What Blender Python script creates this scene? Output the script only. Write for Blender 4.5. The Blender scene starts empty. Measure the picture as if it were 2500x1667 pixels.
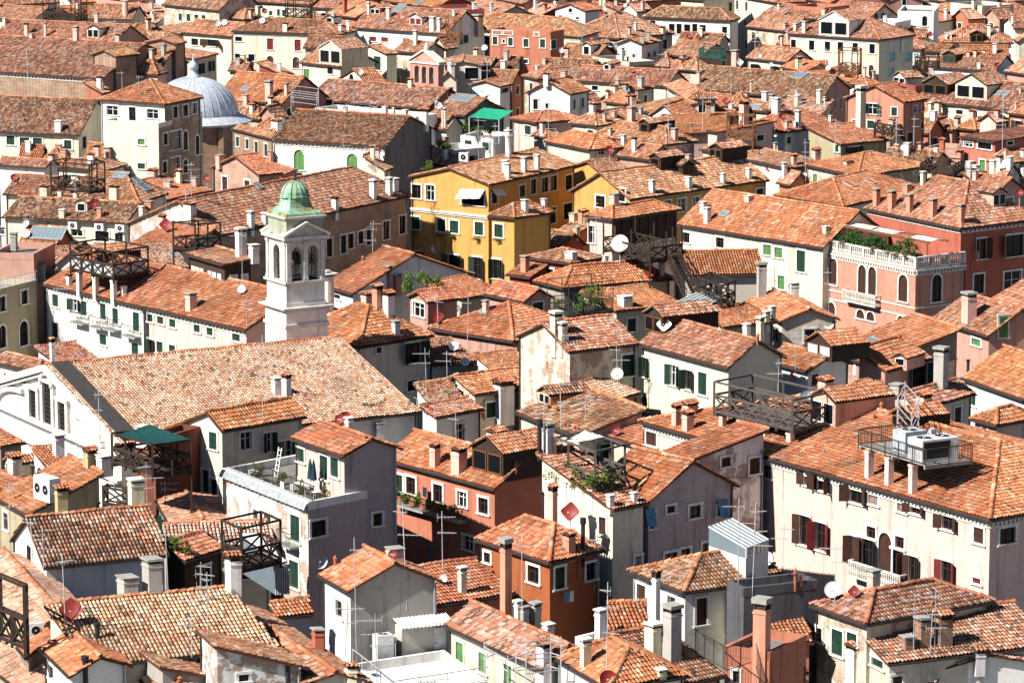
import bpy, math, random
import numpy as np
from mathutils import Vector, Matrix
from mathutils.bvhtree import BVHTree
random.seed(7); rng = np.random.default_rng(7)
SC = bpy.context.scene
COL = SC.collection
# ------------------------------------------------------------------ camera
F = 9150.0; CAMZ = 62.0; PITCH = math.atan(0.17699)
cam = bpy.data.objects.new('camera', bpy.data.cameras.new('camera')); COL.objects.link(cam)
cam.location = (0, 0, CAMZ); cam.rotation_euler = (math.pi / 2 - PITCH, 0, 0)
cam.data.sensor_fit = 'HORIZONTAL'; cam.data.sensor_width = 36; cam.data.lens = F / 2500 * 36
cam.data.clip_start = 5; cam.data.clip_end = 6000
SC.camera = cam
# ------------------------------------------------------------------ sky and sun
SUN_XY = Vector((-0.84, -0.54)).normalized(); SUN_EL = math.radians(42)
w = bpy.data.worlds.new('World'); SC.world = w; w.use_nodes = True
nt = w.node_tree; bg = nt.nodes['Background']
sky = nt.nodes.new('ShaderNodeTexSky'); sky.sky_type = 'NISHITA'; sky.sun_disc = False
sky.sun_elevation = SUN_EL; sky.sun_rotation = math.atan2(SUN_XY.x, SUN_XY.y); sky.altitude = 60; sky.air_density = 0.7; sky.dust_density = 0.3
nt.links.new(sky.outputs[0], bg.inputs[0]); bg.inputs[1].default_value = 0.05
sl = bpy.data.lights.new('sun', 'SUN'); sl.energy = 5.0; sl.angle = math.radians(0.5); sl.color = (1, 0.95, 0.86)
so = bpy.data.objects.new('sun', sl); COL.objects.link(so)
sd = Vector((-SUN_XY.x * math.cos(SUN_EL), -SUN_XY.y * math.cos(SUN_EL), -math.sin(SUN_EL)))
so.rotation_euler = sd.to_track_quat('-Z', 'Y').to_euler(); so.location = (-60, 100, 150)
SC.view_settings.view_transform = 'Standard'; SC.view_settings.look = 'None'
SC.view_settings.exposure = 0.85; SC.view_settings.gamma = 1.0; SC.view_settings.use_curve_mapping = False
SC.cycles.max_bounces = 4; SC.cycles.diffuse_bounces = 1; SC.cycles.glossy_bounces = 2
SC.cycles.transmission_bounces = 3; SC.cycles.transparent_max_bounces = 6
SC.cycles.caustics_reflective = False; SC.cycles.caustics_refractive = False

# ------------------------------------------------------------------ survey: photo coordinates to places
CAM = np.array([0, 0, CAMZ]); FW = np.array([0, math.cos(PITCH), -math.sin(PITCH)]); UP = np.array([0, math.sin(PITCH), math.cos(PITCH)])
RT = np.array([1.0, 0, 0])
XO = {'1': 0, '2': 620, '3': 1240, '4': 1860}; YO = {'1': 0, '2': 410, '3': 820, '4': 1237}
def px(zone, p):
    if len(p) == 3: zone, p = p[0], p[1:]
    k = 2.0844 if zone == '44' else 3.6469
    return XO[zone[1]] + p[0] / k, YO[zone[0]] + p[1] / k
def zk(zone): return 2.0844 if zone == '44' else 3.6469
def ray(x, y):
    d = FW * F + RT * (x - 1250) + UP * (833.5 - y)
    return d / np.linalg.norm(d)
def at(x, y, z):
    d = ray(x, y); return CAM + d * ((z - CAMZ) / d[2])
def proj(p):
    q = np.asarray(p, float) - CAM; w_ = q @ FW
    return 1250 + F * (q @ RT) / w_, 833.5 - F * (q @ UP) / w_
def scale_at(p): return F / ((np.asarray(p, float) - CAM) @ FW)

# ------------------------------------------------------------------ materials
def mat(name, col=(0.5, 0.5, 0.5), rough=0.85, **k):
    m = bpy.data.materials.new(name); m.use_nodes = True
    b = m.node_tree.nodes['Principled BSDF']
    b.inputs['Base Color'].default_value = (*col, 1); b.inputs['Roughness'].default_value = rough
    b.inputs['Specular IOR Level'].default_value = k.get('spec', 0.25); b.inputs['Metallic'].default_value = k.get('metal', 0)
    return m
def N(m, t, **k):
    n = m.node_tree.nodes.new(t)
    for a, v in k.items(): setattr(n, a, v)
    return n
def noise(m, scale, detail=4, rough=0.6, dim='obj', stretch=None):
    tc = N(m, 'ShaderNodeNewGeometry'); src = tc.outputs['Position']
    if stretch:
        mp = N(m, 'ShaderNodeMapping'); mp.inputs['Scale'].default_value = stretch
        m.node_tree.links.new(src, mp.inputs[0]); src = mp.outputs[0]
    n = N(m, 'ShaderNodeTexNoise'); n.inputs['Scale'].default_value = scale; n.inputs['Detail'].default_value = detail; n.inputs['Roughness'].default_value = rough
    m.node_tree.links.new(src, n.inputs['Vector']); return n
def ramp(m, src, stops):
    r = N(m, 'ShaderNodeValToRGB'); e = r.color_ramp.elements
    while len(e) < len(stops): e.new(0.5)
    for i, (p, c) in enumerate(stops):
        e[i].position = p; e[i].color = (c, c, c, 1) if not isinstance(c, tuple) else (*c, 1)
    m.node_tree.links.new(src, r.inputs[0]); return r
def mult(m, a, b, f=1.0, mode='MULTIPLY'):
    x = N(m, 'ShaderNodeMix', data_type='RGBA', blend_type=mode)
    if hasattr(f, 'is_linked'): m.node_tree.links.new(f, x.inputs[0])
    else: x.inputs[0].default_value = f
    for s, i in ((a, 6), (b, 7)):
        if isinstance(s, tuple): x.inputs[i].default_value = (*s, 1)
        else: m.node_tree.links.new(s, x.inputs[i])
    return x.outputs[2]
def setcol(m, s): m.node_tree.links.new(s, m.node_tree.nodes['Principled BSDF'].inputs['Base Color'])
def bump(m, h, strength=0.3, dist=0.02):
    b = N(m, 'ShaderNodeBump'); b.inputs['Strength'].default_value = strength; b.inputs['Distance'].default_value = dist
    m.node_tree.links.new(h, b.inputs['Height']); m.node_tree.links.new(b.outputs[0], m.node_tree.nodes['Principled BSDF'].inputs['Normal'])
M = {}
def plaster(name, brick=0.0, lo=0.62):
    m = mat(name, rough=0.92, spec=0.15); oi = N(m, 'ShaderNodeObjectInfo')
    n1 = noise(m, 0.55, 6, 0.65); n2 = noise(m, 3.0, 5, 0.6); n3 = noise(m, 1.0, 5, 0.6, stretch=(1.6, 1.6, 0.12))
    c = mult(m, oi.outputs['Color'], ramp(m, n1.outputs[0], [(0.28, lo), (0.5, 1.0)]).outputs[0], 0.5)
    c = mult(m, c, ramp(m, n2.outputs[0], [(0.3, 0.78), (0.5, 1.0)]).outputs[0], 0.5)
    c = mult(m, c, ramp(m, n3.outputs[0], [(0.33, (0.42, 0.4, 0.38)), (0.46, (1, 1, 1))]).outputs[0], 0.55)
    if brick:
        g = N(m, 'ShaderNodeNewGeometry'); sx = N(m, 'ShaderNodeSeparateXYZ'); m.node_tree.links.new(g.outputs['Position'], sx.inputs[0])
        ad = N(m, 'ShaderNodeMath', operation='ADD'); m.node_tree.links.new(sx.outputs[0], ad.inputs[0]); m.node_tree.links.new(sx.outputs[1], ad.inputs[1])
        cb = N(m, 'ShaderNodeCombineXYZ'); m.node_tree.links.new(ad.outputs[0], cb.inputs[0]); m.node_tree.links.new(sx.outputs[2], cb.inputs[1])
        bt = N(m, 'ShaderNodeTexBrick'); bt.inputs['Scale'].default_value = 1.0; bt.inputs['Brick Width'].default_value = 0.34; bt.inputs['Row Height'].default_value = 0.11
        bt.inputs['Mortar Size'].default_value = 0.018; bt.inputs['Color1'].default_value = (0.42, 0.24, 0.15, 1); bt.inputs['Color2'].default_value = (0.26, 0.13, 0.085, 1); bt.inputs['Mortar'].default_value = (0.5, 0.43, 0.36, 1)
        m.node_tree.links.new(cb.outputs[0], bt.inputs['Vector'])
        bm_ = mult(m, bt.outputs[0], ramp(m, n1.outputs[0], [(0.3, 0.55), (0.65, 1.15)]).outputs[0], 0.9)
        if brick >= 1: c = mult(m, bm_, oi.outputs['Color'], 0.35)
        else: c = mult(m, c, bm_, ramp(m, noise(m, 0.7, 7, 0.7).outputs[0], [(0.62 - brick * 0.3, 0.0), (0.66 - brick * 0.3, 0.85)]).outputs[0], 'MIX')
    setcol(m, c); bump(m, n2.outputs[0], 0.35, 0.03); return m
M['plaster'] = plaster('plaster'); M['brick'] = plaster('brick_masonry', 1.0); M['patchy'] = plaster('patchy_plaster', 0.45)
M['rough'] = plaster('weathered_render', 0.0, 0.3)
def tilemat(name, objcol):
    m = mat(name, rough=0.9, spec=0.2)
    if objcol: s = N(m, 'ShaderNodeObjectInfo').outputs['Color']
    else:
        a = N(m, 'ShaderNodeAttribute'); a.attribute_name = 'tone'; s = a.outputs['Color']
    n2 = noise(m, 9, 4, 0.7); n1 = noise(m, 0.35, 4, 0.6)
    c = mult(m, s, ramp(m, n2.outputs[0], [(0.32, 0.5), (0.55, 1.05)]).outputs[0], 0.55)
    c = mult(m, c, ramp(m, n1.outputs[0], [(0.3, 0.6), (0.6, 1.1)]).outputs[0], 0.85)
    c = mult(m, c, (0.3, 0.25, 0.19), ramp(m, noise(m, 1.1, 6, 0.7).outputs[0], [(0.54, 0.0), (0.66, 0.6)]).outputs[0], 'MIX')
    st = noise(m, 2.2, 3, 0.6); c = mult(m, c, (0.07, 0.055, 0.045), ramp(m, st.outputs[0], [(0.62, 0.0), (0.72, 0.7)]).outputs[0], 'MIX')
    setcol(m, c); return m
M['tile'] = tilemat('terracotta_tiles', False); M['tile1'] = tilemat('terracotta_tile_piece', True)
def simple(name, col, rough=0.8, nz=2.5, lo=0.65, **k):
    m = mat(name, col, rough, **k); n = noise(m, nz, 5, 0.65)
    setcol(m, mult(m, col, ramp(m, n.outputs[0], [(0.32, lo), (0.6, 1.0)]).outputs[0])); return m
simple_defs = dict(channel=((0.11, 0.045, 0.028), 0.95), ridge=((0.52, 0.19, 0.095), 0.9), mortar=((0.6, 0.45, 0.36), 0.95), stone=((0.72, 0.69, 0.62), 0.8),  # channel is darkened so gaps between tile columns read as shadow
    lead=((0.5, 0.55, 0.63), 0.55), copper=((0.2, 0.5, 0.38), 0.7), zinc=((0.34, 0.37, 0.38), 0.45), gutter=((0.045, 0.04, 0.04), 0.6),
    wood=((0.045, 0.03, 0.022), 0.85), greywood=((0.11, 0.09, 0.08), 0.9), brownwood=((0.2, 0.085, 0.035), 0.8), greenshut=((0.012, 0.045, 0.028), 0.7),
    lightgreen=((0.1, 0.24, 0.07), 0.7), brownshut=((0.06, 0.026, 0.018), 0.75), redshut=((0.17, 0.02, 0.02), 0.7), cyanshut=((0.3, 0.6, 0.62), 0.7), lilacshut=((0.3, 0.2, 0.19), 0.8),
    frame=((0.8, 0.78, 0.73), 0.75), white=((0.82, 0.82, 0.8), 0.6), whitemetal=((0.78, 0.79, 0.8), 0.35), darkmetal=((0.03, 0.03, 0.032), 0.5), iron=((0.05, 0.045, 0.04), 0.7),
    alu=((0.5, 0.5, 0.52), 0.35), reddish=((0.24, 0.03, 0.025), 0.5), dishwhite=((0.8, 0.8, 0.78), 0.4), dishblue=((0.2, 0.28, 0.36), 0.4), greenmetal=((0.02, 0.1, 0.07), 0.6),
    awning=((0.82, 0.8, 0.76), 0.8), greencloth=((0.02, 0.36, 0.2), 0.8), darkgreencloth=((0.008, 0.06, 0.06), 0.7), bluecloth=((0.1, 0.25, 0.38), 0.85), navy=((0.015, 0.03, 0.07), 0.8),
    concrete=((0.36, 0.35, 0.32), 0.9), pot=((0.42, 0.14, 0.07), 0.9), soot=((0.05, 0.035, 0.03), 0.95), paving=((0.22, 0.2, 0.18), 0.9), bell=((0.06, 0.06, 0.045), 0.5), felt=((0.055, 0.05, 0.05), 0.9),  # soot is the near-black painted into the dark depth of openings
    skin=((0.5, 0.28, 0.2), 0.6), shirt=((0.5, 0.52, 0.58), 0.9), trousers=((0.05, 0.05, 0.07), 0.9), hair=((0.03, 0.02, 0.015), 0.7), pinkflower=((0.62, 0.03, 0.3), 0.8), orangewall=((0.62, 0.2, 0.05), 0.9), fanblack=((0.015, 0.015, 0.018), 0.5))
for k_, (c_, r_) in simple_defs.items(): M[k_] = simple(k_, c_, r_)
M['lead'].node_tree.nodes['Principled BSDF'].inputs['Specular IOR Level'].default_value = 0.5
def copper():
    m = M['copper']; n = noise(m, 0.9, 5, 0.6, stretch=(1.5, 1.5, 0.25))
    c = ramp(m, n.outputs[0], [(0.38, (0.1, 0.05, 0.02)), (0.45, (0.3, 0.24, 0.09)), (0.52, (0.16, 0.32, 0.21)), (0.6, (0.27, 0.46, 0.34)), (0.72, (0.42, 0.58, 0.44))])
    setcol(m, c.outputs[0])
copper()
M['glass'] = mat('window_glass', (0.006, 0.008, 0.01), 0.12, spec=0.25)
M['skyglass'] = mat('skylight_glass', (0.16, 0.21, 0.24), 0.06, spec=0.8)
def leafmat(name, a, b):
    m = mat(name, a, 0.7, spec=0.2); oi = N(m, 'ShaderNodeAttribute'); oi.attribute_name = 'tone'
    m.node_tree.nodes['Principled BSDF'].inputs['Base Color'].default_value = (*a, 1)
    setcol(m, ramp(m, oi.outputs['Fac'], [(0.0, a), (1.0, b)]).outputs[0]); return m
M['leaf'] = leafmat('leaves', (0.03, 0.075, 0.015), (0.16, 0.24, 0.04)); M['darkleaf'] = leafmat('dark_leaves', (0.012, 0.05, 0.015), (0.06, 0.14, 0.03))

# ------------------------------------------------------------------ mesh helpers
class MB:
    def __init__(s): s.v = []; s.f = []
    def add(s, vs, fs):
        o = len(s.v); s.v += [tuple(map(float, p)) for p in vs]; s.f += [tuple(i + o for i in f) for f in fs]; return s
    def hexa(s, b, t):   # four bottom points, four top points
        return s.add(list(b) + list(t), [(3, 2, 1, 0), (4, 5, 6, 7), (0, 1, 5, 4), (1, 2, 6, 5), (2, 3, 7, 6), (3, 0, 4, 7)])
    def box(s, c, e1, e2, e3):  # centre and three half vectors
        c, e1, e2, e3 = [np.asarray(q, float) for q in (c, e1, e2, e3)]
        b = [c - e1 - e2 - e3, c + e1 - e2 - e3, c + e1 + e2 - e3, c - e1 + e2 - e3]
        return s.hexa(b, [q + 2 * e3 for q in b])
    def bar(s, p, q, r, r2=None):
        p, q = np.asarray(p, float), np.asarray(q, float); d = q - p; L = np.linalg.norm(d)
        if L < 1e-6: return s
        d /= L; a = np.cross(d, (0, 0, 1.0))
        if np.linalg.norm(a) < 1e-3: a = np.array([1.0, 0, 0])
        a /= np.linalg.norm(a); b = np.cross(a, d)
        return s.box((p + q) / 2, a * r, b * (r2 or r), d * L / 2)
    def lathe(s, c, prof, n=16, a0=0.0, ax=None, cap=True):
        c = np.asarray(c, float); X, Y, Z = ax if ax else (np.array([1., 0, 0]), np.array([0, 1., 0]), np.array([0, 0, 1.]))
        vs = []
        for r, h in prof:
            for i in range(n):
                t = a0 + 2 * math.pi * i / n; vs.append(c + X * r * math.cos(t) + Y * r * math.sin(t) + Z * h)
        fs = [(k * n + i, k * n + (i + 1) % n, (k + 1) * n + (i + 1) % n, (k + 1) * n + i) for k in range(len(prof) - 1) for i in range(n)]
        if cap: fs += [tuple(range(n))[::-1], tuple((len(prof) - 1) * n + i for i in range(n))]
        return s.add(vs, fs)
    def mesh(s, name):
        me = bpy.data.meshes.new(name); me.from_pydata(s.v, [], s.f); me.update(); return me
def link(name, me, m, parent=None, color=None, smooth=False, kind=None, label=None):
    o = bpy.data.objects.new(name, me); COL.objects.link(o)
    if me is not None and m is not None and not me.materials: me.materials.append(M[m] if isinstance(m, str) else m)
    if parent is not None: o.parent = parent; o.matrix_parent_inverse = parent.matrix_world.inverted() if False else Matrix.Translation(-Vector(parent['_o'])) if '_o' in parent else Matrix()
    if color: o.color = (*color, 1)
    if smooth and me: me.polygons.foreach_set('use_smooth', [True] * len(me.polygons))
    if kind: o['kind'] = kind
    if label: o['label'] = label
    return o
def obj(name, mb, m, parent=None, **k): return link(name, mb.mesh(name), m, parent, **k)
USED = {}
def thing(name, loc, label, cat, group=None):
    o = bpy.data.objects.new(name, None); COL.objects.link(o); o.location = tuple(map(float, loc)); o.empty_display_size = 0.1
    o['_o'] = [float(q) for q in loc]; o['label'] = label; o['category'] = cat
    if group: o['group'] = group
    return o
def tag(o, label, cat, group=None):
    o['label'] = label; o['category'] = cat
    if group: o['group'] = group
    return o
# ------------------------------------------------------------------ wall colours
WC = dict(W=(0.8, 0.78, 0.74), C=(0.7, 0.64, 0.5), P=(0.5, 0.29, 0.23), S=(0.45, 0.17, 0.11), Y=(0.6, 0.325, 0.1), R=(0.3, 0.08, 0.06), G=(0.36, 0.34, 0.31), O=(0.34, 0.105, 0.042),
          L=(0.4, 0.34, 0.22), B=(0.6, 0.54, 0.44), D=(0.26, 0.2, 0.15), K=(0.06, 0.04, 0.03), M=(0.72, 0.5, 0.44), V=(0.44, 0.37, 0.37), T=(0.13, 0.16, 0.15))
# key, zone, eave height, roof type, near corner, left corner, right corner (or depth in metres), ridge (point or rise), wall, tile mix, label[, options]
BL = [
 # ---- nearest row
 ('a1','41',13,'y',(385,545),(80,300),(1510,430),(225,100),'W','m','white gabled house with soot-blotched pale tiles'),
 ('a2','41',11,'c',(800,1420),(394,1197),(2500,1250),2.0,'B','p','house with big striped pale roof below the soot-blotched white house'),
 ('a4','42',10.6,'x',(420,1590),(-500,950),(1050,1560),(740,1480),'B','n','long house with white mortared ridge running toward the viewer, bottom edge'),
 ('a5','41',13.1,'B',(1900,1240),(1735,1090),5,1.6,'W','n','narrow brick-sided house with TV aerials at its white end wall',{'m':'patchy'}),
 ('a6','41',11.5,'x',(620,1510),(360,1255),(1170,1410),(890,1335),'W','o','small orange-ridged house with black flue pipe in the bottom corner'),
 ('a6b','41',10,'b',(235,1345),(150,1240),(480,1300),0.8,'D','o','low lean-to roof beside the small orange-ridged corner house'),
 ('a7','41',10,'x',(200,1150),(-300,560),(720,1010),(545,950),'B','p','pale-roofed house at the edge under the black wooden terrace'),
 ('a8','41',8.5,'x',(250,1700),(-200,1330),(800,1620),(500,1480),'B','p','pale-roofed house cut off by the bottom corner of the view'),
 ('a9','41',9.3,'x',(1350,1650),(1250,1530),(1850,1620),(1430,1430),'B','p','small pale ridge roof at the bottom between brick-sided and orange-ridged houses'),
 ('a10','41',11.6,'B',(1420,1430),(700,900),3.5,1.0,'G','d','long narrow brown roof with concrete coping beside the striped pale roof'),
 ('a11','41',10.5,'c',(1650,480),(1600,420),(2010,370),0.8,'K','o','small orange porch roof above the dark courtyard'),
 ('a12','41',9.5,'c',(1480,380),(1450,290),(2450,340),0.9,'B','w','sun-bleached low tiled roof under the black pergola rails'),
 ('a13','41',10.2,'x',(1530,200),(1390,-60),(1990,120),(1745,60),'V','n','grey-gabled little house behind the black pergola rails'),
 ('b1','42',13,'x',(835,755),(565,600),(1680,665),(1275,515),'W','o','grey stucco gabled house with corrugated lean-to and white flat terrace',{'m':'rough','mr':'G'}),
 ('b2','42',9.4,'f',(1250,1690),(880,1400),(2080,1560),0,'W','n','white flat terrace house at the bottom of the view'),
 ('b4','42',11,'x',(2560,1450),(1690,1050),(3050,1330),(2821,1240),'B','m','dark mottled roof with long mortared ridge beside the grey stucco house'),
 ('b5','42',10.3,'c',(1500,900),(1460,740),(2330,770),1.2,'S','o','bright orange roof behind the grey stucco house with two flues'),
 ('b6','42',10,'c',(180,990),(140,930),(530,950),0.5,'W','o','tiny tiled lean-to at the white side of the grey stucco house'),
 ('b3','32',16,'x',(790,1075),(325,910),(1320,1000),(1060,920),'M','o','tall pink house with lavender shaded side behind the zinc-aproned terrace',{'mr':'V'}),  # right walls are painted in their shaded lavender tone
 ('b3l','32',13.6,'f',(480,1485),(-281,1185),(1250,1330),0,'W','n','lower terrace wing with zinc apron and peeling brick front',{'m':'patchy','mr':'V'}),  # right walls carry the same painted shade tone as the house above
 ('b10','43',12,'h',(370,500),(-291,290),(865,385),(480,-31),'O','o','burnt-orange house with steep hipped roof and barred window'),
 ('c2','43',12,'k',(1565,765),(1065,570),(2250,672),(1640,440),'W','m','white hipped-roof house with brown doors beside the glass penthouse'),
 ('c2b','43',12.7,'f',(2100,730),(1950,660),(2560,600),0,'X','n','dark grey zinc block between glass penthouse and mottled roof'),
 ('c3a','33',14,'c',(930,1550),(250,1375),(1260,1490),2.2,'C','n','cream house carrying the plant-covered wooden terrace'),
 ('c3b','33',14,'x',(1250,1480),(700,1350),(2060,1330),(1625,1110),'V','o','tall stained grey gable house with blue cloths in its windows',{'m':'rough'}),
 ('c3c','33',14.3,'b',(1580,1130),(1300,1060),(1850,940),1.2,'W','o','orange shed roof with dark verge leaning on the long pink palace'),
 ('c4','43',10.5,'h',(900,1620),(400,1330),(1620,1500),(970,1190),'W','o','bright hipped roof at the bottom with red dish in front'),
 ('c5','43',10.3,'c',(1450,1600),(1420,1360),(1950,1500),1.6,'S','m','mottled roof slope beside the big concrete chimney'),
 ('c6','43',11,'c',(900,1190),(880,1050),(1260,1170),1.2,'W','o','orange roof slope below the white house with brown doors'),
 ('c6b','43',11.3,'f',(750,1210),(600,1160),(990,1150),0,'W','n','white roof hut with dark plank door'),
 ('c8','43',10.5,'f',(2330,1300),(1930,1240),(2900,1200),0,'S','n','salmon terrace house with wire railing at the bottom right'),
 ('c9','43',11.7,'f',(2170,900),(1960,830),3.5,0,'C','n','cream roof block behind the wire railing terrace'),
 ('d1','44',12,'h',(530,600),(245,500),(1190,480),(575,425),'B','m','peeling brick house with mottled hipped roof near the bottom right corner',{'m':'patchy'}),
 ('d2','44',9.8,'c',(640,800),(610,690),(1500,700),1.3,'B','m','broad mottled roof with brick chimneys in the bottom right'),
 ('d3','44',9,'x',(870,835),(645,725),(1450,800),(1040,715),'W','m','white-walled house at the bottom right edge under the aerials'),
 ('d4','44',11,'c',(60,560),(0,400),(350,520),1.3,'B','m','mottled roof beneath the long pink palace with red square dish'),
 ('d5','44',10,'c',(60,700),(0,600),(265,690),0.9,'S','o','orange roof slope behind the salmon chimney stack'),
 ('d6','44',8.5,'c',(110,870),(25,780),(240,840),0.6,'S','o','small orange eave at the foot of the salmon chimney stack'),
 # ---- second row from the front
 ('e1','31',12,'y',(1060,970),(-180,430),(3761,680),(440,260),'W','p','large church with pale gabled facade and huge pale tiled roof'),
 ('e3','31',15,'y',(1970,850),(1360,700),(2736,720),(1835,630),'C','o','cream gabled house with roof terrace in front of the church roof',{'t':0.22,'drop':1.3}),
 ('e4','31',13.6,'f',(1380,930),1.6,(1790,810),0,'E','n','dark red block under the cream gabled house, by the green canopy'),  # wall colour darkened to stand in for the shade on this block
 ('e6','31',11,'c',(470,1250),(280,1130),(660,1230),1.0,'W','o','small orange roof below the church facade'),
 ('e6b','31',11.5,'c',(0,990),(-60,890),(230,950),0.8,'D','o','orange-roofed cottage at the edge below the church facade'),
 ('e7','31',11,'b',(240,1600),(-60,1430),(930,1480),1.8,'L','o','olive-walled house with sloping dark-edged roof below the air conditioners'),
 ('e8','31',10.3,'x',(130,1420),(-250,1260),(420,1350),(140,1320),'L','o','orange-roofed house at the edge beside the olive-walled house'),
 ('e9','21',14,'f',(-100,1110),9,(325,1005),0,'L','n','olive stucco house with arched windows at the left edge'),
 ('e9b','21',16,'f',(-80,760),6,(300,770),0,'P','n','pink terrace wall block on top of the olive stucco house'),
 ('e10','31',10.5,'h',(340,330),(-100,225),(470,290),(180,95),'C','n','low cream house with brown hipped roof beside the church facade'),
 ('e11','31',10.5,'c',(520,260),(500,180),(900,215),0.8,'W','n','small pale roof just behind the church gable'),
 ('f1','22',13,'h',(940,1600),(350,1450),(1605,1490),(965,1220),'B','o','house with shaded roof and green shutters just behind the church'),
 ('f3','32',11.5,'y',(1960,530),(1590,420),(3146,375),(1810,355),'C','o','small cream gabled house with big glazed skylight'),
 ('f3b','32',12,'c',(2140,320),(2120,240),(2530,285),0.7,'W','o','small orange roof stepped above the glazed skylight roof'),
 ('f4','32',11,'b',(2100,380),(1840,320),(2250,300),0.8,'W','n','low brown roof beside the white satellite dish mast'),
 ('f5','32',11,'c',(1570,260),(1540,150),(2000,225),0.9,'B','n','brown roof behind the tall twin aerials'),
 ('f6','32',11,'c',(1600,660),(1420,540),(1930,620),0.9,'W','d','brown streaked roof at the end of the church roof'),
 ('f7','32',12,'c',(1620,730),(1470,690),(2050,650),0.5,'W','n','white-cheeked roof hut with tiled top between church and salmon house'),
 ('f8','32',12.5,'x',(2140,1365),(1150,1095),(2700,1240),(2446,1105),'S','o','salmon house with flowered balcony and wood dormers'),
 ('g1a','23',14.5,'y',(540,1645),(60,1500),(1180,1570),(300,1385),'C','n','cream gabled wing with two tall cream chimneys'),
 ('g1b','33',14.5,'x',(1960,290),(1160,75),(2480,190),(2250,50),'C','n','cream house with dark green shutters and dentil cornice in the middle'),
 ('g2','33',12.3,'b',(620,900),(60,680),(1080,800),1.4,'B','d','brown streaked roof with rows of little clay vents'),
 ('g3','33',12,'c',(700,640),(640,560),(1190,510),0.8,'O','p','pale porch roof in front of the cream green-shuttered house'),
 ('g6','33',12.4,'b',(1330,1020),(880,900),3,0.7,'B','o','low orange roof between clay-vent roof and long pink palace'),
 ('h1','33',14,'h',('44',1160,70),(1160,760),('44',2180,-120),('34',2015,915),'M','o','long pink palace with brown shutters and wooden roof terraces',{'corn':2}),
 ('i1','34',14,'x',(410,320),(0,215),(810,245),(630,185),'W','o','white roof house with triangular pediment above the long pink palace'),
 ('i2','34',13.5,'y',(1410,650),(1060,600),(2150,560),(1290,505),'C','n','cream gabled house behind the rooftop air-conditioning terrace'),
 ('i3a','24',14,'x',(2700,1420),(2020,1180),8,2.0,'P','n','tall pinkish house with light green shutters at the right edge'),
 ('i3b','24',13,'x',(2010,1500),(1515,1345),6,1.8,'P','n','lower pinkish wing with light green shutters left of the big stack'),
 ('i4','34',13,'x',(2330,570),(1765,370),7,2.0,'W','o','white house with bright orange roof at the right edge'),
 ('i5','34',14.5,'h',(2090,800),(1850,740),(2460,730),(2140,640),'M','o','small pink hipped block at the right end of the long palace'),
 ('i6','34',13,'b',(980,270),(560,130),(1250,120),2.2,'P','o','orange roof with dark roof window and green gutter'),
 ('i8','34',12.5,'c',(1110,320),(1050,260),(1520,200),1.4,'P','o','pink house with orange roof beside the tall grey metal flue'),
 # ---- middle
 ('j1','21',13.5,'x',(1265,1240),(375,1035),10,2.2,'W','o','white house with green shutters, small balconies and wooden roof terrace',{'corn':1}),
 ('j2','21',13.5,'x',(2185,1445),(1270,1238),10,2.2,'M','o','pink house with green shutters left of the bell tower',{'corn':1}),
 ('j3','21',13.2,'c',(500,960),(330,850),(1700,890),1.2,'B','p','broad pale roof behind the wooden roof terrace'),
 ('j4','21',13,'x',(1120,500),(10,440),7,(1210,315),'C','d','cream house with three white air conditioners under its eave'),
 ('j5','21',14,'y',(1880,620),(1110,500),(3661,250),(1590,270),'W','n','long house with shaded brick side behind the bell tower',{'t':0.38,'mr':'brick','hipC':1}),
 ('j6','21',17.2,'b',(1985,865),(1645,765),(2160,905),0.3,'K','n','black timber roof cabin with white window panels'),
 ('j7a','21',12.6,'x',(460,265),(20,235),5,1.6,'C','n','orange-roofed house at the left edge behind the air conditioners'),
 ('j7b','21',12.8,'h',(1240,310),(480,240),(1500,230),(880,-95),'C','n','hipped roof with several roof windows and a tall aerial'),
 ('j7c','21',12,'c',(1480,290),(1440,200),(1900,200),1.0,'P','o','orange roof left of the pink gable'),
 ('j7d','11',13.5,'y',(2300,1565),(1870,1495),(2430,1532),(2120,1390),'P','o','small pink gabled house behind the bell tower'),
 ('k3','22',15,'y',(2095,155),(1370,80),(2881,-21),(1770,-5),'Y','n','bright yellow gabled house with white awning and flower boxes'),
 ('k3b','22',12.8,'h',(2320,450),(2080,425),(2681,400),1.0,'Y','n','yellow lower wing with small hipped roof'),
 ('k4','23',15,'y',(890,105),(505,5),(1160,80),('13',690,1440),'Y','n','second yellow gabled house with one tall window'),
 ('k5','23',14,'y',(1085,285),8,(2331,110),('13',1850,1405),'Y','n','long ochre wing with white chimneys and green shutters'),
 ('k6','22',12.5,'x',(875,1125),(600,1050),(1975,951),(1425,770),'W','o','white gabled house with bright orange roof right of the bell tower'),
 ('k7','22',13.3,'y',(1540,1200),(1350,1150),(1900,1190),(1450,1100),'P','o','pink roof dormer house with white-framed window'),
 ('k8','22',12.5,'h',(2310,1550),(1540,1430),(2611,1360),(2190,1190),'P','o','pink house with hipped roof below the yellow house'),
 ('k9','23',13,'x',(140,1200),('22',2040,1125),(420,1160),(280,1080),'P','o','small mauve gabled house with dark green door'),
 ('k10','22',12.4,'c',(1850,1170),(1800,1090),(2250,1100),0.8,'B','o','small orange roof beneath the yellow house'),
 ('l1','23',16,'h',(930,465),(680,425),(1540,370),(1290,295),'M','o','pink tower house with wooden loggia and big timber terrace'),
 ('l2','23',13,'h',(560,855),(150,800),(870,800),(430,715),'R','n','red-walled house with brown hipped roof right of the yellow house'),
 ('l3','23',12.5,'h',(490,1075),(230,1010),(1480,990),(510,840),'G','o','long bright roof below the timber terrace with red dish'),
 ('l4','23',12.5,'y',(1600,960),(1480,850),(2190,905),(1550,750),'B','o','bright roof right of the timber stairs with tall grey chimney'),
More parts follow.
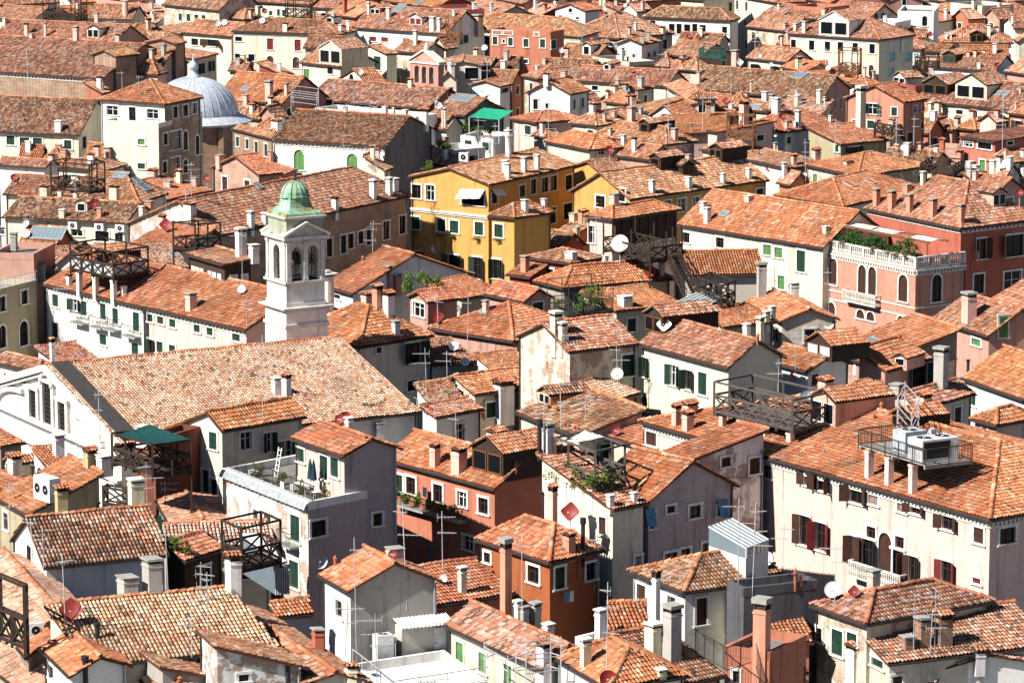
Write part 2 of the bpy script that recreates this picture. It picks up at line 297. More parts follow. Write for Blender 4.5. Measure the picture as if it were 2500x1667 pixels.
 ('l5','23',11.5,'x',(1740,1045),(1620,1010),(1910,1030),(1840,970),'C','o','small cream house at the foot of the timber stairs'),
 ('l6','23',11.5,'c',(960,1280),(900,1190),(1560,1210),0.9,'B','o','low bright roof beside the plant terrace'),
 ('l8','23',13,'f',(1680,1290),(1465,1235),(1920,1255),0,'C','n','cream block with sloping glass roof'),
 ('l10','23',12,'c',(1920,1420),(1850,1340),(2400,1370),0.8,'B','o','low orange roof right of the glass-roofed block'),
 ('l11','24',12,'x',(160,1370),(-160,1190),(560,1310),(330,1210),'B','o','orange roof with cream gable below the cream long house'),
 ('m1','24',13.0,'x',(545,715),(-761,505),9,2.8,'C','o','long cream house with orange roof and pale roof hatches'),
 ('m1b','24',12.7,'h',(725,350),(95,250),(1450,180),(640,95),'C','o','large orange hipped roof behind the long cream house'),
 ('m2','24',12.8,'f',(1370,905),(545,735),(1815,850),0,'S2','n','salmon palace with white balustrade terrace, arched windows and pergola',{'corn':2}),
 ('m2b','24',15.5,'h',(1770,545),(910,365),(2500,455),(1800,120),'S3','n','dark salmon palace wing with five salmon chimneys',{'corn':1}),
 # ---- far left
 ('n1','11',16,'x',(900,705),(-400,620),(1690,560),(1320,400),'B','d','great brick church with long speckled roof at the upper left',{'m':'brick','corn':1}),
 ('n1a','11',18.3,'y',(1030,510),(800,490),(1150,480),(1090,430),'B','n','brick turret with open arch on the great brick church',{'m':'brick'}),
 ('n1b','11',19,'y',(1570,400),(1290,380),(1665,375),(1600,330),'B','n','second brick turret at the far end of the great brick church',{'m':'brick'}),
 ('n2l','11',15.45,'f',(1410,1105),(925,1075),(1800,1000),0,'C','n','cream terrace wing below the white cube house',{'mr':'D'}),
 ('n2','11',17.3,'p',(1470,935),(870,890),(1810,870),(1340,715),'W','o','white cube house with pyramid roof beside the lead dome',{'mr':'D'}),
 ('n3','11',13.5,'x',(710,1210),(-300,1165),(1040,1088),(875,895),'C','d','long cream house with speckled brown roof at the left edge'),
 ('n5','11',12,'x',(400,1500),(-50,1470),3,0.6,'W','n','low porch roof at the left edge below the long cream house'),
 ('n6','11',14.5,'x',(1000,420),(-100,370),10,2.4,'P','n','house carrying the black roof terrace above the great brick church'),
 ('n7','11',14,'h',(1100,400),(900,360),(1340,270),(1170,195),'P','n','brown hipped roof right of the black roof terrace'),
 ('n8','11',14,'x',(290,190),(-100,165),7,1.6,'B','n','cream house with brown roof in the top left corner'),
 ('n9','11',14,'x',(1180,180),(770,170),6,1.8,'B','n','pale pinkish roof with small round stack near the top left'),
 ('n10','11',15,'x',(1950,100),(1440,45),8,3.0,'C','d','cream house with four green shuttered windows near the top'),
 ('n11','11',13.5,'x',(2060,330),(1610,295),6,1.6,'C','n','cream house with low brown roof left of the big white house'),
 ('n12','12',15,'h',(745,315),(-206,280),(920,275),(575,185),'C','n','big off-white house with dark red shutters and brown hipped roof',{'corn':1}),
 ('n13','11',12.5,'c',(1740,530),(1670,480),(1950,480),0.7,'B','n','pale roof piece just behind the dome lantern'),
 ('n14','12',13,'x',(250,930),(-361,880),(420,760),(300,650),'P','o','pink house with orange roof right of the lead dome'),
 ('n15','11',13.5,'h',(1600,310),(1370,260),(1650,270),0.9,'B','n','small pale hipped roof above the brick turret'),
 # ---- far centre left
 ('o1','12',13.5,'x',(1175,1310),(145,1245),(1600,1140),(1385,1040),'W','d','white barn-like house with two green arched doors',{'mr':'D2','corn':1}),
 ('o2','12',13.5,'x',(1540,975),(450,885),(1740,880),(1640,785),'S','d','long speckled church roof behind the white barn-like house'),
 ('o4','12',13.5,'x',(770,598),(400,562),7,1.6,'C','n','cream house with little pediment and light green shutters'),
 ('o5','12',14.3,'y',(1180,490),(870,450),(1290,480),(1040,410),'C','n','cream gabled house with tall balcony door'),
 ('o6','12',14,'x',(1510,480),(1240,460),5,1.2,'B','n','low brown roof behind the red bell gable'),
 ('o7','12',12.5,'y',(1010,755),(745,700),(1210,750),(870,620),'W','o','little white gabled house with arched window'),
 ('o8','12',15,'x',(1710,310),(870,250),9,(1560,85),'W','n','white house with dark red shutters and dormer near the top'),
 ('o9','13',15,'h',('13',655,335),('12',1840,258),('13',820,285),('13',470,165),'C','n','long cream house with dark green shutters and red loggia',{'corn':1}),
 ('o9b','13',17,'f',(380,290),('12',2100,265),4,0,'S','n','red loggia with planters on top of the long cream house'),
 ('o10','12',13.5,'y',(2040,590),(1680,590),(2400,540),(1870,500),'C','n','cream gabled house with one wide dark window'),
 ('o11','12',12.5,'y',(2200,775),(1900,760),(2310,750),(2080,715),'W','n','off-white blank-walled house with small tiled gable'),
 ('o12','12',12.5,'x',(1880,1035),(1575,1005),(2250,980),(2070,885),'T','n','grey-green house with glass solar roof panel'),
 ('o13','12',11.3,'f',(2130,1240),(1840,1210),(2310,1190),0,'W','n','white house with green awning over its roof terrace'),
 ('o14','12',12.5,'x',(150,1240),(-200,1150),1.5,0.4,'B','n','small brick house left of the white barn-like house',{'m':'brick'}),
 ('o15a','12',15,'x',(500,50),(-150,10),8,1.5,'C','n','cream house under the dark terrace at the top edge'),
 ('o15b','12',14.6,'x',(720,85),(480,70),6,1.5,'W','n','white house with dark roof at the top edge'),
 ('o15c','12',14.2,'x',(900,165),(640,130),8,1.8,'S','n','dark reddish roof with red chimney near the top'),
 ('o16','12',15.5,'x',(1620,75),(1140,10),7,1.5,'R','o','orange roof with roof window at the top edge'),
 ('o16b','12',17,'f',(1740,95),(1600,50),5,0,'R','n','small dark red tower block at the top edge'),
 ('o17','12',14,'h',(1700,210),(1570,170),(1900,180),0.9,'W','o','small orange hipped roof beside the glass panel'),
 ('o18','12',14.2,'x',(2100,180),(1790,110),8,1.8,'B','n','orange roof behind the brick chimney near the top'),
 ('o19','12',11,'f',(1790,1340),(1560,1300),(1850,1300),0,'W','n','white chimney terrace between barn-like house and green awning'),
 ('o21','12',12.8,'f',(1440,1045),(540,965),4,0,'W','n','white rooftop strip with little chimneys behind the barn-like house'),
 # ---- far centre right
 ('p1','13',15,'y',(690,105),(400,85),(840,90),(575,35),'W','o','white gabled house with three small windows near the top'),
 ('p2','13',14,'h',(990,350),(480,315),(1490,300),(815,135),'G','n','grey house with large orange hipped roof in the upper middle'),
 ('p3','13',16,'h',(1985,190),(1200,155),(2070,165),(1700,0),'W','d','white palace with dentil cornice and tall black windows',{'corn':2}),
 ('p4','13',14.5,'y',(1200,400),(950,395),(1370,370),(1085,345),'W','n','white house with pediment and grey shaded side'),
 ('p5','13',13,'f',(1080,560),(745,510),4,0,'B','n','bare brick block with one small window',{'m':'brick'}),
 ('p6','13',13,'x',(750,560),(390,535),7,1.9,'P','n','red roof with tall narrow dormer in the upper middle'),
 ('p7','13',13,'x',(1700,520),(1370,490),7,1.6,'P','n','brown roof left of the dark green rooftop balcony'),
 ('p9','14',13,'x',(530,895),(-621,800),(800,790),(725,685),'P','d','wide brown speckled roof with glazed skylight'),
 ('p10','13',12.5,'x',(1420,770),(560,720),6,1.6,'C','n','long low orange roof with cream wall and small lattice window'),
 ('p10b','13',12.6,'h',(1590,890),(1390,770),(1660,860),0.9,'C','n','orange hipped corner roof right of the long low roof'),
 ('p11','13',14,'y',(560,845),(150,830),(745,810),(360,725),'W','o','white house with blank gable and orange roof'),
 ('p12','13',12.5,'h',(250,1100),(20,1060),(560,1050),(165,1010),'M','o','pale pink house with hipped roof left of the white blank gable'),
 ('p13','13',13,'h',(790,1125),(540,1100),(1060,1010),(700,965),'C','n','beige house with worn hipped roof'),
 ('p14','13',13,'h',(1415,1295),(735,1215),(1570,1250),(1340,1110),'M','n','pale pink house with wooden dormer and many chimneys'),
 ('p15a','13',13,'b',(1260,1010),(1080,950),(1360,960),0.9,'G','n','worn brown roof above the wooden dormer house'),
 ('p15b','13',13,'y',(1510,1055),(1250,1030),(1690,1000),(1340,910),'W','o','white gable with round red dish on it'),
 ('p16','13',13.5,'y',(1160,810),(980,790),(1320,780),(1080,760),'G','n','small grey gabled house with square chimney'),
 ('p17','13',12.8,'c',(1390,1200),(1360,1110),(1990,1180),1.0,'M','o','pale orange roof left of the wooden frame terrace'),
 ('p18','13',14,'b',(1860,1180),(1760,1165),(1970,1100),0.6,'M','o','small raised orange roof beside the wooden frame terrace'),
 ('p19','14',12.5,'h',(215,1500),(-561,1330),(480,1440),(110,1350),'C','n','cream house with brown hipped roof and wooden dormer'),
 ('p23','13',13,'h',(270,710),(120,680),(500,650),1.0,'C','n','small brown hipped roof left of the bare brick block'),
 ('p23b','13',13,'x',(740,640),(260,620),5,1.2,'C','d','dark low roof below the bare brick block'),
 ('p24','13',12.4,'h',(720,1340),(320,1260),(900,1300),1.2,'B','o','orange roof with little flat cabin'),
 # ---- far right
 ('q1','14',16,'h',(1050,360),(230,305),9,(760,150),'C','n','cream palace with six tall windows and white dormer gable',{'corn':2}),
 ('q2','14',13.5,'h',(1420,445),(1095,430),6,(1390,320),'W','n','white house with pale blue shutters'),
 ('q3a','14',16.5,'f',(1185,210),(955,200),6,0,'W','n','white gothic palace wall with pointed windows at the top edge'),
 ('q3b','14',17.5,'f',(1530,112),(1210,104),(1575,60),0,'W','n','white gothic corner tower with cornice at the top edge'),
 ('q4','14',14.5,'x',(955,170),(560,130),6,1.8,'B','n','orange roof behind the white dormer gable'),
 ('q5','14',14,'h',(2240,390),(1590,385),8,(2000,225),'W','n','white house with broad red hipped roof and black dormer'),
 ('q6','14',13,'x',(2080,640),(1500,600),6,1.8,'W','n','red roof with green-shuttered dormer'),
 ('q7','14',13,'x',(2250,985),(1350,900),9,2.6,'C','d','long house with brown roof and two gabled dormers at the right'),
 ('q8','14',15,'y',(1270,915),(720,880),(1475,885),(1060,755),'S4','o','salmon pink house with tall cream chimney and green shutters'),
 ('q9','14',13.5,'h',(215,1180),(-200,1140),(695,1100),(115,1015),'W','o','white house with lavender shaded side and three red dishes'),
 ('q10','14',12.5,'c',(700,1290),(660,1160),(1140,1250),1.3,'L','o','beige house with pale orange roof right of the three red dishes'),
 ('q11','14',14,'b',(2075,1265),(1745,1220),(2300,1140),0.3,'R2','n','red house with wide yellow-framed window at the right edge'),
 ('q12','14',12.3,'f',(1740,1340),(1440,1320),5,0,'P','n','pink parapet block left of the red house'),
 ('q13','14',13,'h',(850,1575),(380,1470),(1500,1480),(680,1400),'C','o','bright orange hipped roof below the salmon pink house'),
 ('q16','14',14.5,'h',(2070,195),(1840,150),(2420,100),(2200,20),'C','n','orange roof in the top right corner'),
 ('q16b','14',17,'f',(1960,60),(1680,30),6,0,'C','n','plain cream block at the top edge near the right corner'),
 ('q17','14',14,'y',(2240,260),(2140,200),(2460,240),(2190,160),'W','n','white gable at the top right edge'),
 ('q18','14',14,'c',(1570,200),(1540,120),(1800,170),1.0,'B','o','orange roof right of the gothic corner tower'),
 ('q19','14',14,'x',(230,285),(-150,240),6,1.6,'B','n','brown roof left of the cream palace with six windows'),
 ('q19b','14',14.5,'x',(540,178),(210,160),5,1.2,'D','n','low brown roof with dark fence near the top'),
 ('q19c','14',16,'f',(560,75),(265,55),6,0,'S','n','plain salmon block at the top edge'),
 ('q20','14',13.5,'x',(220,560),(-150,520),5,1.5,'C','n','brown roof by the tall fancy chimney'),
 ('q20b','14',13,'x',(360,650),(160,600),5,1.0,'C','o','small orange roof below the tall fancy chimney'),
 ('q20c','14',13,'c',(400,665),(380,600),(610,660),0.7,'C','o','small orange roof by the yellow timber frame'),
 ('q21','14',13,'x',(1640,472),(1440,460),4,0.8,'P','n','low brown roof right of the pale blue shuttered house'),
 ('q22','14',12,'f',(1370,770),(1190,740),4,0,'R','n','pinkish brick block with red shutter'),
 ('q23','14',13.2,'x',(2500,690),(2150,640),6,1.5,'P','n','orange roof at the right edge behind the long brown roof'),
 ('q24','14',13.2,'x',(2560,1060),(2170,1010),6,1.2,'S','n','orange roof at the right edge above the red house'),
]
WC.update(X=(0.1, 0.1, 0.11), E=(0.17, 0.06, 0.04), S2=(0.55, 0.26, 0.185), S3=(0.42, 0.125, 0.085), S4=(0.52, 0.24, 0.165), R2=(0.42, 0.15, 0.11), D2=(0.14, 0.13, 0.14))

# ---- rows of distant houses closing the view at the top
_r = random.Random(3) if 'random' in globals() else __import__('random').Random(3)
_names = ('first', 'second', 'third', 'fourth', 'fifth', 'sixth', 'seventh', 'eighth', 'ninth', 'tenth', 'eleventh', 'twelfth', 'thirteenth', 'fourteenth', 'fifteenth', 'sixteenth', 'seventeenth', 'eighteenth', 'nineteenth', 'twentieth')
for _j, (_y, _n, _row) in enumerate(((30, 17, 'first'), (-95, 18, 'second'), (-230, 16, 'third'))):
    for _i in range(_n):
        _x = -200 + 9500 * (_i + .5 + _r.uniform(-.25, .25)) / _n
        BL.append((f'z{_j * 40 + _i}', '11', 14.2 + _r.uniform(-1.2, .8), _r.choice('xxhyx'), (_x, _y + _r.uniform(-25, 25)), (_x - _r.uniform(300, 480), _y + _r.uniform(-45, -25) - 25), _r.uniform(7, 11), _r.uniform(1.6, 2.6), _r.choice('CWPBSCM'), _r.choice('ndno'),
                   f'{_names[_i]} house from left in the {_row} distant row at the top'))
DZ = {'a1': -2.0, 'a12': 0.75, 'a13': 0.25, 'a2': 0.25, 'a9': 1.0, 'b10': 0.25, 'b3': -0.25, 'c3': 0.5, 'c4': 1.0, 'c5': -0.25, 'c8': 1.0, 'c9': -0.5, 'd1': -0.5, 'd4': -1.25, 'd6': 0.5, 'e1': -0.25, 'e3': -1.0, 'e4': 0.25, 'f1': 0.25, 'f3': -0.25, 'f4': -0.5, 'g1': 0.75, 'g3': 0.25, 'g6': -0.25, 'h1': 0.25, 'i6': -0.25, 'i8': 1.0, 'j1': 0.25, 'j2': 0.25, 'k3': 0.25, 'k4': -0.5, 'k8': -0.25, 'l10': 0.5, 'l4': 1.0, 'm2': -0.25, 'n13': 0.25, 'n15': -0.5, 'n6': 0.25, 'o14': -0.5, 'o18': -0.25, 'o2': -1.0, 'o8': 0.25, 'p10': 0.25, 'p23': -0.25, 'p24': 0.25, 'p3': -0.25, 'p5': 0.25, 'p6': -0.5, 'p9': -0.75, 'q16': -1.0, 'q19': 0.25, 'q21': 0.25, 'q9': -0.25}
# ------------------------------------------------------------------ buildings: footprint and roof from the survey table
OH = 0.26
def group_key(k):
    n = 1
    while n < len(k) and k[n].isdigit(): n += 1
    return k[:n]
def unit(v): return v / np.linalg.norm(v)
class Bd: pass
BD = {}; ORDER = []
def survey(row):
    b = Bd(); b.key, b.zone, z, b.type, A, B, C, R, b.wc, b.mix, b.label = row[:11]
    b.opt = dict(row[11]) if len(row) > 11 else {}
    if 'm' not in b.opt and b.wc in 'WCPBGM' and sum(map(ord, b.key)) % 3 == 0 and b.key not in ('h1', 'n2', 'm1', 'j1', 'j2', 'e1', 'k3'): b.opt['m'] = 'patchy' if sum(map(ord, b.key)) % 2 else 'rough'
    z = z + DZ.get(group_key(b.key), 0); b.z = z; zn = b.zone
    g2 = lambda p: at(*px(zn, p), z)[:2]
    A = g2(A)
    if isinstance(B, tuple): B = g2(B)
    else:
        C = g2(C); u = C - A; n = np.array([-u[1], u[0]]); n = unit(n if n[1] > 0 else -n); B = A + n * B
    if isinstance(C, tuple): C = g2(C)
    elif not isinstance(C, np.ndarray):
        u = B - A; n = np.array([-u[1], u[0]]); n = unit(n if n[1] > 0 else -n); C = A + n * C
    u, v = B - A, C - A; lu, lv = np.linalg.norm(u), np.linalg.norm(v)
    ang = math.degrees(math.acos(np.dot(u, v) / lu / lv))
    if not 70 < ang < 110:
        if b.type in 'cC': B = A + np.array([-v[1], v[0]]) / lv * min(lu, 6)
        else: C = A + np.array([u[1], -u[0]]) / lu * min(lv, 9)
        u, v = B - A, C - A; lu, lv = np.linalg.norm(u), np.linalg.norm(v)
    b.A, b.B, b.C, b.D = A, B, C, B + v; b.u, b.v = u / lu, v / lv; b.lu, b.lv = lu, lv
    t = b.opt.get('t', 0.5); ty = b.type; b.t = t
    # ridge rise
    along = 'u' if ty == 'x' or (ty == 'h' and lu >= lv) else 'v'
    half = {'x': lv * 0.5, 'y': lu * min(t, 1 - t), 'h': min(lu, lv) * 0.5, 'k': lu * .5, 'p': min(lu, lv) * 0.5}.get(ty, lu if ty in 'cC' else lv)
    if isinstance(R, tuple):
        x, y = px(zn, R); d = ray(x, y)
        if ty == 'p': M0 = A + (u + v) / 2; s = np.linalg.norm(M0) / np.linalg.norm(d[:2])
        else:
            M0, e = (A + v * 0.5, b.u) if along == 'u' else (A + u * t, b.v)
            m = np.array([[d[0], -e[0]], [d[1], -e[1]]]); s = np.linalg.solve(m, M0)[0]
        h = CAMZ + s * d[2] - z
        b.h = float(np.clip(h, half * 0.22, half * 0.62))
    else: b.h = float(R)
    if ty in 'bcBC': b.h = float(np.clip(b.h, half * 0.05, half * 0.5))
    P3 = lambda p, h=0.0: np.array([p[0], p[1], z + h])
    A3, B3, C3, D3 = P3(A), P3(B), P3(C), P3(b.D); h = b.h
    b.planes = []; b.ridges = []; b.wallfaces = {}
    if ty == 'x':
        Rn, Rf = P3(A + v * .5, h), P3(B + v * .5, h); b.planes = [[A3, B3, Rf, Rn], [D3, C3, Rn, Rf]]; b.ridges = [(Rn, Rf)]
    elif ty == 'y':
        dr = b.opt.get('drop', 0); B3 = P3(B, -dr); D3 = P3(b.D, -dr)
        Rn, Rf = P3(A + u * t, h), P3(C + u * t, h)
        if b.opt.get('hipC'):
            Rf = P3(C + u * t - b.v * half, h); b.planes = [[C3, A3, Rn, Rf], [B3, D3, Rf, Rn], [D3, C3, Rf]]; b.ridges = [(Rn, Rf), (C3, Rf)]
        else: b.planes = [[C3, A3, Rn, Rf], [B3, D3, Rf, Rn]]; b.ridges = [(Rn, Rf)]
    elif ty in 'hp':
        if ty == 'p' or abs(lu - lv) < 0.3:
            q = P3(A + (u + v) / 2, h); b.planes = [[A3, B3, q], [B3, D3, q], [D3, C3, q], [C3, A3, q]]; b.ridges = [(A3, q), (B3, q), (C3, q)]
        elif lu > lv:
            r1, r2 = P3(A + v * .5 + b.u * lv / 2, h), P3(B + v * .5 - b.u * lv / 2, h)
            b.planes = [[A3, B3, r2, r1], [D3, C3, r1, r2], [C3, A3, r1], [B3, D3, r2]]; b.ridges = [(r1, r2), (A3, r1), (C3, r1), (B3, r2)]
        else:
            r1, r2 = P3(A + u * .5 + b.v * lu / 2, h), P3(C + u * .5 - b.v * lu / 2, h)
            b.planes = [[C3, A3, r1, r2], [B3, D3, r2, r1], [A3, B3, r1], [D3, C3, r2]]; b.ridges = [(r1, r2), (A3, r1), (B3, r1), (C3, r2)]
    elif ty == 'k':
        r1, r2 = P3(A + u * .5 + b.v * min(lu / 2, lv * .6), h), P3(C + u * .5, h); b.planes = [[C3, A3, r1, r2], [B3, D3, r2, r1], [A3, B3, r1]]; b.ridges = [(r1, r2), (A3, r1), (B3, r1)]
    elif ty == 'b': b.planes = [[A3, B3, P3(b.D, h), P3(C, h)]]; b.ridges = [(P3(C, h), P3(b.D, h))]
    elif ty == 'c': b.planes = [[C3, A3, P3(B, h), P3(b.D, h)]]; b.ridges = [(P3(B, h), P3(b.D, h))]
    elif ty == 'B': b.planes = [[P3(C, -h), P3(b.D, -h), B3, A3][::-1]]; b.planes = [[P3(b.D, -h), P3(C, -h), A3, B3]]
    elif ty == 'C': b.planes = [[P3(B, -h), P3(b.D, -h), C3, A3]]
    elif ty == 'f': b.planes = []
    pl = []
    for p in b.planes:
        n = np.cross(p[1] - p[0], p[2] - p[0])
        pl.append(p if n[2] > 0 else p[::-1])
    b.planes = pl
    # walls, inset below the eaves
    oh = min(OH, lu * .1, lv * .1) if ty != 'f' else 0.0
    a_ = A + (b.u + b.v) * oh; b_ = B + (-b.u + b.v) * oh; c_ = C + (b.u - b.v) * oh; d_ = b.D - (b.u + b.v) * oh
    b.W = dict(a=a_, b=b_, c=c_, d=d_)
    for nm, p, q in (('AB', b_, a_), ('AC', a_, c_), ('CD', c_, d_), ('BD', d_, b_)):
        L = np.linalg.norm(q - p); b.wallfaces[nm] = dict(p=p, e=(q - p) / L, L=L, n=np.array([(q - p)[1], -(q - p)[0]]) / L, holes=[])
    def roofz(p):
        best = None
        for pl_ in b.planes:
            n = unit(np.cross(pl_[1] - pl_[0], pl_[2] - pl_[0])); zz = pl_[0][2] - ((p[0] - pl_[0][0]) * n[0] + (p[1] - pl_[0][1]) * n[1]) / n[2]
            best = zz if best is None else min(best, zz)
        return z if best is None else best
    b.roofz = roofz
    for nm, f in b.wallfaces.items():
        f['prof'] = [(0, roofz(f['p']) - .06), (f['L'], roofz(f['p'] + f['e'] * f['L']) - .06)]
        gable = {'x': ('AC', 'BD'), 'y': ('AB', 'CD'), 'k': ('CD',)}.get(ty, ())
        if nm in gable and not (nm == 'CD' and b.opt.get('hipC')):
            if ty == 'x': s = f['L'] * .5
            else:
                m = A + u * t; s = float(np.dot(m - f['p'], f['e']))
            f['prof'].insert(1, (s, roofz(f['p'] + f['e'] * s) - .06))
        if ty == 'f': f['prof'] = [(0, z), (f['L'], z)]
    BD[b.key] = b; ORDER.append(b)
for r_ in BL: survey(r_)
# pick surface: all walls and roofs as plain polygons
pv, pf, pid = [], [], []
def padd(pts, tagv):
    o = len(pv); pv.extend([tuple(map(float, p)) for p in pts]); pf.append(tuple(range(o, o + len(pts)))); pid.append(tagv)
def padd_house(b):
    for i, p in enumerate(b.planes): padd(p, (b, 'roof', i))
    if b.type == 'f': padd([(*q, b.z) for q in (b.A, b.B, b.D, b.C)], (b, 'roof', 0))
    for nm, f in b.wallfaces.items():
        p, e = f['p'], f['e']
        pts = [(*p, 0), (*(p + e * f['L']), 0)] + [(*(p + e * s), h) for s, h in f['prof'][::-1]]
        padd(pts, (b, nm, 0))
for b in ORDER: padd_house(b)
BVH = BVHTree.FromPolygons(pv, pf)
def pick(x, y):
    d = ray(x, y); loc, nrm, i, dist = BVH.ray_cast(Vector(CAM), Vector(d), 3000)
    if loc is None: return None
    return np.array(loc), pid[i], np.array(nrm)
def visible(p, eps=0.35):
    p = np.asarray(p, float); d = p - CAM; L = np.linalg.norm(d)
    loc, *_r, dist = BVH.ray_cast(Vector(CAM), Vector(d / L), 3000)
    return dist is None or dist > L - eps
def inframe(p, m=20):
    x, y = proj(p); return -m < x < 2500 + m and -m < y < 1667 + m

# ------------------------------------------------------------------ tiles
PAL = np.array([(.47, .185, .095), (.53, .265, .175), (.6, .365, .265), (.68, .5, .405), (.23, .11, .07), (.085, .065, .055), (.40, .125, .065), (.58, .54, .47)])
MIX = dict(n=(.27, .25, .15, .08, .12, .03, .10, .0), o=(.42, .27, .10, .04, .04, .01, .12, 0), p=(.06, .28, .37, .18, .06, .02, .0, .03), d=(.20, .14, .10, .14, .24, .08, .08, .02),
           m=(.24, .22, .17, .15, .11, .08, .02, .01), w=(.05, .15, .3, .3, .03, .0, .02, .15))
MIX = {k: np.array(v) / sum(v) for k, v in MIX.items()}
PITCHW = 0.23
def tile_layout(poly, L):
    p = np.array(poly); n = unit(np.cross(p[1] - p[0], p[2] - p[0])); g = np.array([0, 0, -1.0]); d = unit(g - n * (g @ n)); c = np.cross(d, n)
    o = p[0]; a = (p - o) @ c; bb = (p - o) @ d
    cols = np.arange(a.min() + PITCHW * .5, a.max(), PITCHW)
    lo = np.full(len(cols), 1e9); hi = np.full(len(cols), -1e9)
    for i in range(len(p)):
        j = (i + 1) % len(p)
        if abs(a[j] - a[i]) < 1e-6: continue
        t = (cols - a[i]) / (a[j] - a[i]); ok = (t >= 0) & (t <= 1); y = bb[i] + t * (bb[j] - bb[i])
        lo = np.where(ok, np.minimum(lo, y), lo); hi = np.where(ok, np.maximum(hi, y), hi)
    ok = hi - lo > 0.1; cols, lo, hi = cols[ok], lo[ok], hi[ok]
    cnt = np.ceil((hi - lo) / L).astype(int)
    ci = np.repeat(np.arange(len(cols)), cnt); k = np.concatenate([np.arange(q) for q in cnt]) if len(cnt) else np.array([], int)
    b1 = hi[ci] - k * L; b0 = np.maximum(b1 - L - 0.05, lo[ci] - 0.02)
    return o, c, d, n, cols[ci], b0, b1, ci
def tile_colors(nt, mix, tint):
    idx = rng.choice(len(PAL), size=nt, p=MIX[mix]); avg = MIX[mix] @ PAL; col = (PAL[idx] * .8 + avg * .2) * rng.uniform(.85, 1.12, (nt, 1)) * tint * {'d': .78, 'n': .92, 'p': 1.0}.get(mix, .95)
    if mix == 'o': col = col * np.array([1.06, .93, .82])
    return np.clip(col, 0.01, .95)
def tile_mesh(chunks, name):
    V = []; Fq = []; Cc = []; off = 0
    for o, c, d, n, a, b0, b1, m, cols, r in chunks:
        nt = len(a)
        if nt == 0: continue
        th = np.linspace(0, math.pi, m); cx, sx = -np.cos(th), np.sin(th)
        j0 = rng.normal(0, .007, nt); j1 = rng.normal(0, .009, nt); up = .045 + rng.normal(0, .007, nt); rr = r * rng.uniform(.93, 1.06, nt)
        def ring(bv, j, sc, lift):
            A_ = a[:, None] + j[:, None] + cx[None] * (rr * sc)[:, None]; H = sx[None] * (rr * sc * .85)[:, None] + lift[:, None]
            return o + A_[..., None] * c + (bv[:, None] + 0 * A_)[..., None] * d + H[..., None] * n
        v0 = ring(b0, j0, .82, np.zeros(nt)); v1 = ring(b1 + rng.normal(0, .012, nt), j1, 1.0, up)
        v = np.concatenate([v0, v1], 1).reshape(-1, 3); v[:, 2] += .028 * (1 + np.sin(v[:, 0] * 1.3 + v[:, 1] * .7) * np.sin(v[:, 1] * .9 - v[:, 0] * .5 + 1)); V.append(v)
        base = off + np.arange(nt)[:, None] * 2 * m + np.arange(m - 1)[None]
        q = np.stack([base, base + m, base + m + 1, base + 1], -1).reshape(-1, 4); Fq.append(q); Cc.append(np.repeat(cols, m - 1, 0)); off += len(v)
    if not V: return None, 0
    V = np.concatenate(V); Fq = np.concatenate(Fq); Cc = np.concatenate(Cc)
    me = bpy.data.meshes.new(name); nf = len(Fq)
    me.vertices.add(len(V)); me.vertices.foreach_set('co', V.astype(np.float32).ravel())
    me.loops.add(nf * 4); me.loops.foreach_set('vertex_index', Fq.astype(np.int32).ravel())
    me.polygons.add(nf); me.polygons.foreach_set('loop_start', np.arange(0, nf * 4, 4, dtype=np.int32)); me.polygons.foreach_set('loop_total', np.full(nf, 4, np.int32))
    me.polygons.foreach_set('use_smooth', np.ones(nf, bool))
    at_ = me.attributes.new('tone', 'FLOAT_COLOR', 'FACE'); at_.data.foreach_set('color', np.concatenate([Cc, np.ones((nf, 1))], 1).astype(np.float32).ravel())
    me.update(calc_edges=True); return me, nf * 2
def unit_tile():
    m = 5; mb = MB(); th = np.linspace(0, math.pi, m); vs = []
    for bv, sc, lift in ((0, .82, 0), (1, 1, .03)):
        for t in th: vs.append((-math.cos(t) * .1 * sc, bv, math.sin(t) * .08 * sc + lift))
    for t in th: vs.append((-math.cos(t) * .075, 1, math.sin(t) * .062 + .024))
    fs = [(i, i + m, i + m + 1, i + 1) for i in range(m - 1)] + [(i + m, i + 2 * m, i + 2 * m + 1, i + m + 1) for i in range(m - 1)]
    return mb.add(vs, fs).mesh('tile')
UT = unit_tile(); UT.materials.append(M['tile1']); UT.polygons.foreach_set('use_smooth', [True] * len(UT.polygons))
TRI = 0
PIECES = {'a1', 'a2', 'a4', 'a6', 'b1', 'b4', 'c2', 'c4', 'c5', 'd1', 'd3'}
